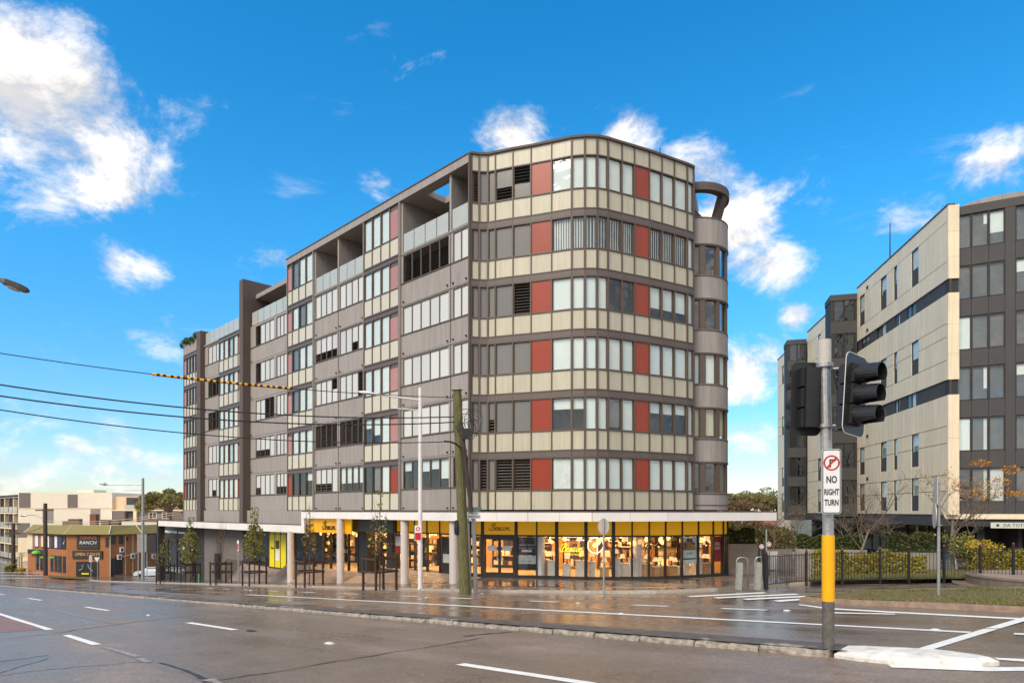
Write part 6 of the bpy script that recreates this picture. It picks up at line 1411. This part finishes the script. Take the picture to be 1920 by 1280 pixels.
bpy.data.objects.remove(o)
dh = empty('distant_house', W(1424, 990, 85), 'small pale house with reddish roof far behind the plaza', 'building'); fr = Fr(W(1424, 990, 85).xy, (1, .15)); fr.box('wall', dh, m_tile, 0, 4.5, -4, 0, -4.5, -2.2)
b = MB(); b.add([fr.P(-.3, .3, -2.2), fr.P(4.8, .3, -2.2), fr.P(4.8, -2, -1.2), fr.P(-.3, -2, -1.2), fr.P(-.3, -4.3, -2.2), fr.P(4.8, -4.3, -2.2)], [(0, 1, 2, 3), (3, 2, 5, 4), (0, 3, 4), (1, 5, 2)]); b.build('roof', MATS['roof_terracotta'], dh); fr.box('window', dh, m_char2, 1, 2, 0, .04, -3.6, -2.6)

# ---------------------------------------------------------------- far left: brick shop, white flats, poles, cars
m_bk = brick_mat('orange_brick', srgb(160, 96, 54), srgb(176, 112, 66), srgb(160, 116, 82)); m_olive = mat('olive_roof', srgb(132, 118, 64), .7, .1, 1.5, stretch=(1, 1, 6)); m_crm = mat('cream_paint', srgb(226, 206, 172), .6, .06, 1)
bs = empty('brick_shop', W(160, 1075, 92), 'two storey orange brick sports shop with olive mansard roof across the side street', 'building')
BZ = -8.75; e_top = (957 - 1005) / 1250 * 92
bp_ = [(52, 99), (126, 92), (206, 91.5), (262, 95), (302, 99)]; BP = [Vector(((x - 960) / 1250 * y, y)) for x, y in bp_]
b = MB(); b.prism(BP + [Vector((-55, 125)), Vector((-76, 125))], BZ - 1.5, -2.9); b.build('wall', m_bk, bs)
tops = offset_path(BP, .55); tin = offset_path(BP, -.75)
for i in range(4):
    v = [Vector((*tops[i], -3.25)), Vector((*tops[i + 1], -3.25)), Vector((*tin[i + 1], -2.05)), Vector((*tin[i], -2.05)), Vector((*BP[i], -3.3)), Vector((*BP[i + 1], -3.3))]
    mesh_obj('mansard', v, [(0, 1, 2, 3), (4, 5, 1, 0)], m_olive, bs)
b = MB(); 
for i in range(5): b.tube([Vector((*tops[i], -3.22)), Vector((*tin[i], -2.02))], .06, 5)
b.build('roof_trim', m_crm, bs); b = MB(); b.prism(tin + [Vector((-55, 124)), Vector((-76, 124))], -2.3, -2.1); b.build('flat_roof', m_crm, bs)
FA = [Fr(BP[i], BP[i + 1] - BP[i]) for i in range(4)]; LN = [(BP[i + 1] - BP[i]).length for i in range(4)]
def bx(i, name, m, f0, f1, b0, b1, z0, z1, par=None): return FA[i].box(name, par or bs, m, LN[i] * f0, LN[i] * f1, b0, b1, z0, z1)
m_post1 = mat('poster_blue', srgb(60, 66, 96), .5, .2, 2); m_post2 = mat('poster_white', srgb(214, 220, 226), .5, .1, 2)
for k, (f0, f1, m) in enumerate(((.20, .30, m_post2), (.36, .44, m_crm), (.52, .58, m_post2), (.60, .68, m_char), (.70, .78, m_post2), (.79, .88, m_post1), (.89, .98, m_char2))):
    w_ = bx(0, 'window', m_char2, f0, f1, 0, .05, -5.35, -3.5); bx(0, 'poster', m, f0 + .008, f1 - .008, .05, .07, -5.2, -3.6, w_)
b = MB(); Mt = tM(FA[0], LN[0] * .935, .08, -4.4); b.add([Mt @ Vector(p) for p in ((-.28, 0, 0), (-.16, -.28, 0), (.36, .45, 0), (-.12, -.05, 0))], [(0, 1, 2, 3)]); b.build('tick_emblem', m_white, bs)
for f0, f1 in ((.22, .30), (.34, .44), (.60, .67), (.70, .77), (.79, .87), (.90, .97)):
    w_ = bx(0, 'shop_window', m_char2, f0, f1, 0, .05, -8.6, -6.3); bx(0, 'pane', m_glassr, f0 + .01, f1 - .01, .05, .07, -8.4, -6.4, w_)
bx(0, 'fascia', m_char2, .10, .52, .02, .5, -6.25, -5.65); bx(0, 'side_wall', m_crm, .0, .14, .0, .06, -6.0, -3.4)
sb = bx(1, 'sign_board', m_char2, .24, .76, .02, .14, -5.25, -3.32); text('TENNIS', .62, mat('sign_redfade', srgb(196, 104, 96), .5), tM(FA[1], LN[1] * .5, .16, -3.72), sb, width=2.5, shear=.2); text('RANCH', .66, m_retro, tM(FA[1], LN[1] * .5, .16, -4.40), sb, width=2.5, shear=.2); bx(1, 'sign_strip', m_char, .28, .72, .14, .16, -5.0, -4.85, sb)
sb = bx(1, 'sign_board', mat('sign_brown', srgb(58, 46, 40), .5), .14, .84, .02, .16, -6.55, -5.5); text('OPEN 7 DAYS', .62, mat('sign_gold', srgb(222, 186, 110), .5), tM(FA[1], LN[1] * .49, .18, -6.0), sb, width=3.6, shear=.15)
sb = bx(1, 'poster_board', m_sblack, .22, .74, .02, .10, -9.0, -7.0)
b = MB(); b.tube([FA[1].P(LN[1] * .36, .13, -7.6), FA[1].P(LN[1] * .40, .13, -7.35), FA[1].P(LN[1] * .38, .13, -8.0), FA[1].P(LN[1] * .30, .13, -8.2)], .10, 6); b.tube([FA[1].P(LN[1] * .5, .13, -7.35), FA[1].P(LN[1] * .54, .13, -7.9), FA[1].P(LN[1] * .62, .13, -8.3)], .09, 6); b.build('poster_print', m_shade, sb); bx(1, 'poster_print', m_yel2, .35, .52, .10, .12, -8.75, -8.55, sb)
bx(1, 'window', m_char2, .90, .98, 0, .04, -5.0, -3.7)
for i, f0, f1, z0, z1, m in ((2, .02, .12, -9.1, -6.6, m_char2), (2, .14, .42, -8.8, -6.4, m_char2), (2, .0, .18, -4.6, -3.5, m_char), (2, .3, .44, -4.6, -3.5, m_char), (2, .55, .6, -4.2, -3.7, m_char2), (3, .05, .1, -4.2, -3.7, m_char2), (3, .30, .38, -4.6, -3.4, m_char2), (3, .10, .17, -9, -6.0, m_char2), (3, .28, .38, -7.2, -5.9, m_char2), (2, .86, .92, -4.2, -3.7, m_char2)): bx(i, 'window', m, f0, f1, 0, .05, z0, z1)
for i, f0, z0 in ((2, .30, -5.75), (2, .22, -6.75), (2, .66, -6.7), (3, .5, -7.0)):
    a = bx(i, 'air_conditioner', m_white, f0, f0 + .12, .05, .4, z0, z0 + .7); bx(i, 'fan_grille', m_char2, f0 + .02, f0 + .09, .40, .42, z0 + .12, z0 + .55, a)
for i, f in ((2, .0), (2, .75), (3, .2), (2, .5)): bx(i, 'downpipe', m_crm, f, f + .015, .0, .08, -9, -3.4)
b = MB(); b.tube([FA[2].P(LN[2] * .4, .2, -6.35), FA[3].P(LN[3] * .2, .2, -5.8)], .06, 5); b.build('pipe', m_crm, bs)
for px, Y, w_, h_ in ((138, 97, 1.6, .9), (174, 97, .9, 1.6), (196, 97, 1.2, .8), (122, 97, .8, .6), (215, 97, 1.1, .7)):
    p = W(px, 985, Y); Fr((p.x, p.y), (1, 0)).box('roof_unit', bs, m_wall2 if w_ > .95 else mat('flue_brown', srgb(110, 64, 48), .7), -w_ / 2, w_ / 2, -.8, 0, -2.2, -2.1 + h_)
# white flats behind
wf = empty('white_flats', W(110, 1060, 125), 'cream and grey four storey flats with balconies behind the brick shop', 'building')
m_fl = brick_mat('painted_block', srgb(232, 220, 200), srgb(228, 214, 194), srgb(214, 200, 180), .6, .3); m_flg = brick_mat('grey_block', srgb(114, 104, 100), srgb(122, 110, 104), srgb(106, 98, 94), .6, .3); m_flp = mat('peach_wall', srgb(222, 190, 156), .7, .05, 1)
Yf = 125.0; fx = lambda px: (px - 960) / 1250 * Yf; fz = lambda py: (957 - py) / 1250 * Yf; FW = Fr((0, Yf), (1, 0)); fb = lambda name, m, p0, p1, y1, y0, b0=-.3, b1=0.0, par=None: FW.box(name, par or wf, m, fx(p0), fx(p1), b0, b1, fz(y1), fz(y0))
fb('wall', m_fl, 34, 210, 1075, 923, -12, 0); fb('wall', m_flp, 210, 256, 1075, 930, -12, -.6); fb('wall', m_flg, 256, 345, 1075, 946, -12, -.4)
for p0, p1, y1, y0, m in ((36, 57, 952, 923.5, m_flg), (127, 145.5, 952.5, 926.5, m_flg), (170, 188, 980, 953.5, m_shade), (80, 100, 980, 952.5, m_shade), (34, 56, 1007, 980, m_flg), (212, 234, 985, 957.5, m_flg), (34, 60, 1075, 1008, m_crm)): fb('wall_panel', m, p0, p1, y1, y0, .0, .06)
fb('slab_edge', m_crm, 34, 210, 952.6, 951.6, .0, .08); fb('slab_edge', m_crm, 208, 345, 957.2, 955.2, -.6, .1)
fb('lift_room', m_fl, 131, 163, 925, 917, -6, -2)
for p0, p1, y1, y0 in ((234, 256, 955, 932), (234, 250, 985, 958)): fb('balcony_recess', m_char, p0, p1, y1, y0, -.62, -.5); fb('balustrade', m_balus, p0, p1 + 2, y1, y1 - 9, .0, .06)
fb('window', m_char2, 247.5, 255.5, 946, 936, -.5, -.42); fb('pier', m_crm, 250, 256, 990, 957.5, -.5, .05)
for p0, p1, y1, y0 in ((277, 292, 972, 960), (302, 318, 972, 960)): w_ = fb('window', m_white, p0, p1, y1, y0, -.4, -.33); fb('pane', m_char2, p0 + 1.2, (p0 + p1) / 2 - .5, y1 - 1, y0 + 1, -.33, -.31, w_); fb('pane', m_char2, (p0 + p1) / 2 + .5, p1 - 1.2, y1 - 1, y0 + 1, -.33, -.31, w_)
SL = Fr((fx(34) - 20.4, Yf + 18), (20.4, -18)); sln = math.hypot(20.4, 18)
sb_ = lambda name, m, f0, f1, b0, b1, z0, z1: SL.box(name, wf, m, sln * f0, sln * f1, b0, b1, z0, z1)
sb_('wall', m_flg, 0, 1, -6, -1.2, -12, 2.6)
for k, zt in enumerate((2.6, -.35, -3.25, -6.2)):
    if k: sb_('balcony_slab', m_crm, 0, 1, -1.2, .25, zt - .25, zt)
    for i in range(8):
        f0 = i / 8; sb_('balcony_pier', m_crm if i % 2 else m_flg, f0, f0 + .02, -1.2, .1, zt - 2.9, zt - .26)
        sb_('balcony_window', m_char2 if i % 3 else m_post2, f0 + .03, f0 + .085, -1.2, -1.15, zt - 2.4, zt - .5); sb_('balustrade', m_balus, f0 + .022, f0 + .122, .12, .16, zt - 2.88, zt - 1.85)
sb_('roof_edge', m_wall2, 0, 1.0, -2, .4, 2.75, 3.0)
# entry porch, hedges, umbrella
pe = empty('cream_porch', W(50, 1065, 100), 'cream porch with thin columns left of the brick shop', 'porch'); fr = Fr(W(28, 1060, 101).xy, (1, -.1)); fr.box('roof', pe, m_crm, 0, 3.2, -2.5, 0, -7.0, -6.3)
for a in (.35, .8, 2.0, 2.9): fr.box('column', pe, m_crm, a, a + .16, -.3, -.1, -9.4, -7.0)
fr.box('back_wall', pe, m_wall, 0, 3.2, -2.6, -2.4, -9.5, -7.0); fr.box('door', pe, m_char, .95, 1.9, -2.4, -2.3, -9.5, -7.1)
hedge('rounded green hedge at the far left corner', gp(9, 98, -9.3), gp(22, 98, -9.3), 1.2, 1.15, m_leafg, 61, 1500, .12); hedge('small yellow green shrub at the far left corner', gp(28, 97, -9.4), gp(41, 97, -9.4), 1.0, .85, m_leafy, 62, 1200, .11)
q_ = W(68, 1037, 90); b = MB(); b.lathe([(.55, 0), (.52, .14), (.40, .30), (.22, .40), (.01, .43)], 18); um = empty('green_umbrella', q_ - Vector((0, 0, 2.3)), 'bright green dome umbrella outside the brick shop', 'umbrella'); b.build('canopy', mat('lime_fabric', srgb(110, 190, 40), .6, .05, 2), um, Matrix.Translation(q_)); b = MB(); b.tube([q_ - Vector((0, 0, 2.4)), q_ + Vector((0, 0, .4))], .03, 6); b.build('pole', m_galv, um)
for px in (79, 97): p = W(px, 1044, 90); o = Fr((p.x, p.y), (1, 0)).box('awning_board', None, MATS['lime_fabric'], -.28, .28, -.05, .05, p.z - .12, p.z + .12); tag(o, 'small green board under the shop fascia, ' + ('left' if px < 90 else 'right') + ' of the timber pole', 'sign')
# pedestrian rail
rl = empty('guard_rail', gp(0, 84, gz(*gp(0, 84, 0).xy)), 'grey pedestrian guard rail at the far left kerb', 'railing')
for z in (1.05, .7, .35): b = MB(); b.tube([gp(-40, 84, gz(*gp(-40, 84, 0).xy) + z), gp(82, 84, gz(*gp(82, 84, 0).xy) + z)], .045, 6); b.build('rail', m_galv, rl)
for px in range(-36, 84, 12): p = gp(px, 84, 0); z = gz(p.x, p.y); b = MB(); b.tube([(p.x, p.y, z - .1), (p.x, p.y, z + 1.08)], .045, 6); b.build('post', m_galv, rl)
# verge and grass by the brick shop
vb = [hit(95, 1083.5, .0), hit(180, 1088, 0), hit(245, 1082, 0), hit(250, 1078.5, 0), hit(150, 1078, 0), hit(90, 1079, 0)]
tag(mesh_obj('verge', [(p.x, p.y, gz(p.x, p.y) + .10) for p in vb], [tuple(range(6))], m_grass), kind='structure')
# timber poles on the far left
def tpole(label, px, top, bot, Y, r, arms, lamp=None):
    p = gp(px, Y, 0); p.z = (957 - bot) / 1250 * Y; zt = (957 - top) / 1250 * Y; e = empty('utility_pole', p, label, 'utility pole'); b = MB(); b.tube([p - Vector((0, 0, .3)), Vector((p.x, p.y, zt))], [r * 1.15, r * .9], 9); b.build('shaft', mat('timber_dark', srgb(78, 62, 54), .85, .25, 6), e)
    for py, hw in arms: z = (957 - py) / 1250 * Y; b = MB(); b.box(-hw, hw, -.08, .08, -.08, .08, M=Matrix.Translation((p.x, p.y - .15, z))); b.build('crossarm', MATS['timber_dark'], e)
    if lamp:
        l0 = Vector((p.x, p.y, (957 - lamp[1]) / 1250 * Y)); l1 = W(lamp[2], lamp[3], Y); b = MB(); b.tube([l0, l0 + (l1 - l0) * .5 + Vector((0, 0, .35)), l1 + Vector((.6, 0, .05)), l1], .05, 6); b.build('lamp_arm', m_galv, e); b = MB(); b.tube([l1 + Vector((.3, 0, 0)), l1 + Vector((-.1, 0, 0)), l1 - Vector((.5, 0, .03))], [.08, .16, .08], 8); b.build('lamp_head', m_galv, e)
    return e
tpole('dark timber pole with crossarm and lamp before the brick shop', 85, 943, 1074, 86, .24, [(956, 1.15)], (0, 974, 46, 966)); tpole('mossy shorter timber pole by the far left flats', 25, 980, 1064, 100, .26, [(982, 1.1), (999, 1.1)])
for k, (a, b_, lab) in enumerate(((W(88, 976, 86), W(340, 958, 72), 'upper pale service cable from the far timber pole'), (W(88, 980, 86), W(340, 962, 72), 'lower pale service cable from the far timber pole'), (W(85, 985, 86), W(0, 1000, 98), 'dark cable between the two far left timber poles'))): wire(a, b_, .5, 'service_cable', lab, .035, 16, mat('pale_cable', srgb(196, 170, 130), .6) if k < 2 else m_hous)
# grey light pole and sign panel on the left
g = on_pave(268, 1088); 
g = gp(268, 80, 0); g.z = pavez(*uv(g.x, g.y)); kz = g.y / 1250
sl2 = empty('street_light', g, 'grey steel street light with two thin arms at the left corner', 'street light'); b = MB(); b.tube([g - Vector((0, 0, .2)), Vector((g.x, g.y, (957 - 896) * kz))], [.19, .15], 12); b.build('pole', m_galv, sl2)
b = MB(); b.tube([Vector((g.x, g.y, (957 - 908) * kz)), W(200, 908, g.y)], .06, 7); b.tube([Vector((g.x, g.y, (957 - 918.5) * kz)), W(233, 918.5, g.y)], .045, 7); b.build('arm', m_galv, sl2); b = MB(); b.tube([W(202, 908, g.y), W(196, 907, g.y), W(186, 906, g.y)], [.08, .2, .06], 8); b.build('lamp_head', m_galv, sl2)
sp2 = empty('sign_panel', gp(282, 82, g.z), 'dark grey sign panel on two posts beside the grey street light', 'sign'); fr = Fr(gp(256, 82, 0).xy, (1, .0)); kz = 82 / 1250; fr.box('panel', sp2, m_char2, 19 * kz, 36 * kz, -.35, 0, (957 - 1034) * kz, (957 - 1003) * kz); fr.box('panel_frame', sp2, m_wall, 0, 18 * kz, -.3, -.1, (957 - 1034) * kz, (957 - 1001) * kz); fr.box('panel_print', sp2, m_yel2, 8 * kz, 11 * kz, -.1, -.08, (957 - 1032) * kz, (957 - 1026) * kz)
for a in (.5, 17): fr.box('post', sp2, m_galv, a * kz, (a + 1.2) * kz, -.25, -.2, (957 - 1090) * kz, (957 - 1003) * kz)
for px, w_, y1, y0, Y, lab in ((170.5, 6, 1053, 1040, 86, 'grey square sign seen from behind near the brick shop'), ):
    p = gp(px, Y, 0); p.z = (957 - 1084) / 1250 * Y; e = post_sign('square_sign', lab, p, (1084 - y0) / 1250 * Y, .05); Fr((p.x, p.y - .06), (1, 0)).box('plate', e, MATS['sign_back'], -w_ / 2 / 1250 * Y, w_ / 2 / 1250 * Y, 0, .02, (957 - y1) / 1250 * Y, (957 - y0) / 1250 * Y)
p = gp(183, 87, 0); p.z = (957 - 1082) / 1250 * 87; e = post_sign('give_way_sign', 'white triangular give way sign back near the brick shop', p, (1082 - 1045) / 1250 * 87, .05); q_ = W(182, 1048, 86.9); b = MB(); b.prism([(-.38, .26), (0, -.36), (.38, .26)], 0, .03); b.build('triangle', m_retro, e, FRONT(q_))
# parked cars
m_car = mat('car_white', srgb(228, 230, 232), .2, .02, 2, coat=.8); m_tyre = mat('tyre', (.02, .02, .02), .8, .1, 5); m_tail = mat('tail_light', srgb(180, 30, 26), .2)
def car(label, px, Y, rotz):
    p = gp(px, Y, 0); p.z = gz(p.x, p.y); e = empty('parked_car', p, label, 'car', 'white cars parked behind the trees'); M = Matrix.Translation(p) @ Matrix.Rotation(rotz, 4, 'Z')
    prof = [(-2.2, .35), (-2.25, .75), (-2.1, .95), (-1.6, 1.0), (-1.0, 1.42), (.5, 1.45), (1.2, 1.0), (2.0, .9), (2.2, .7), (2.2, .35)]; n = len(prof); v = []
    for y, s in ((-.86, .93), (-.8, 1.0), (.8, 1.0), (.86, .93)): v += [(x, y * (.86 if z > 1.1 else 1), z if abs(y) < .85 else .35 + (z - .35) * .93) for x, z in prof]
    f = [(k * n + i, k * n + (i + 1) % n, (k + 1) * n + (i + 1) % n, (k + 1) * n + i) for k in range(3) for i in range(n)] + [tuple(range(n - 1, -1, -1)), tuple(3 * n + i for i in range(n))]
    mesh_obj('body', v, f, m_car, e, M)
    for y in (-.80, .80):
        b = MB(); s = 1 if y > 0 else -1; b.add([(-1.45, y + .02 * s, 1.02), (-.95, y * .9 + .03 * s, 1.36), (.45, y * .9 + .03 * s, 1.38), (1.05, y + .02 * s, 1.02)], [(0, 1, 2, 3)]); b.build('side_window', m_char2, e, M)
        for x in (-1.4, 1.4): b = MB(); b.lathe([(.01, -.1), (.2, -.1), (.31, -.09), (.32, 0), (.31, .09), (.2, .1), (.01, .1)], 16, M=Matrix.Translation((x, y * 1.0, .31)) @ Matrix.Rotation(R(90), 4, 'X')); w_ = b.build('wheel', m_tyre, e, M); b = MB(); b.lathe([(.01, .0), (.19, .0), (.19, .02), (.01, .02)], 12, M=Matrix.Translation((x, y * 1.0 + (.10 if y > 0 else -.12), .31)) @ Matrix.Rotation(R(90), 4, 'X')); b.build('rim', m_galv, w_, M)
    b = MB(); b.add([(-1.62, -.66, 1.03), (-1.05, -.6, 1.40), (-1.05, .6, 1.40), (-1.62, .66, 1.03)], [(0, 1, 2, 3)]); b.build('rear_window', m_char2, e, M @ Matrix.Translation((-.03, 0, .015)))
    for y in (-.62, .62): b = MB(); b.box(-2.27, -2.2, y - .14, y + .14, .72, .9); b.build('tail_light', m_tail, e, M)
car('white parked car beside the grey light pole', 286, 92, R(200)); car('white parked car behind the first tree guards', 329, 90, R(190))
# tree at the left end of the block and one behind the flats
c = W(318, 945, 110); big_tree('gum_tree', 'large olive gum tree behind the left end of the apartment block', c, 4.6, 4.6, 3.6, m_leafo2, 8000, .20, 71, 12)
hedge('dark green shrubs in the gap at the left end of the block', gp(280, 104, -8.6), gp(306, 104, -8.6), 2.0, 4.4, m_leafo2, 72, 2600, .18)
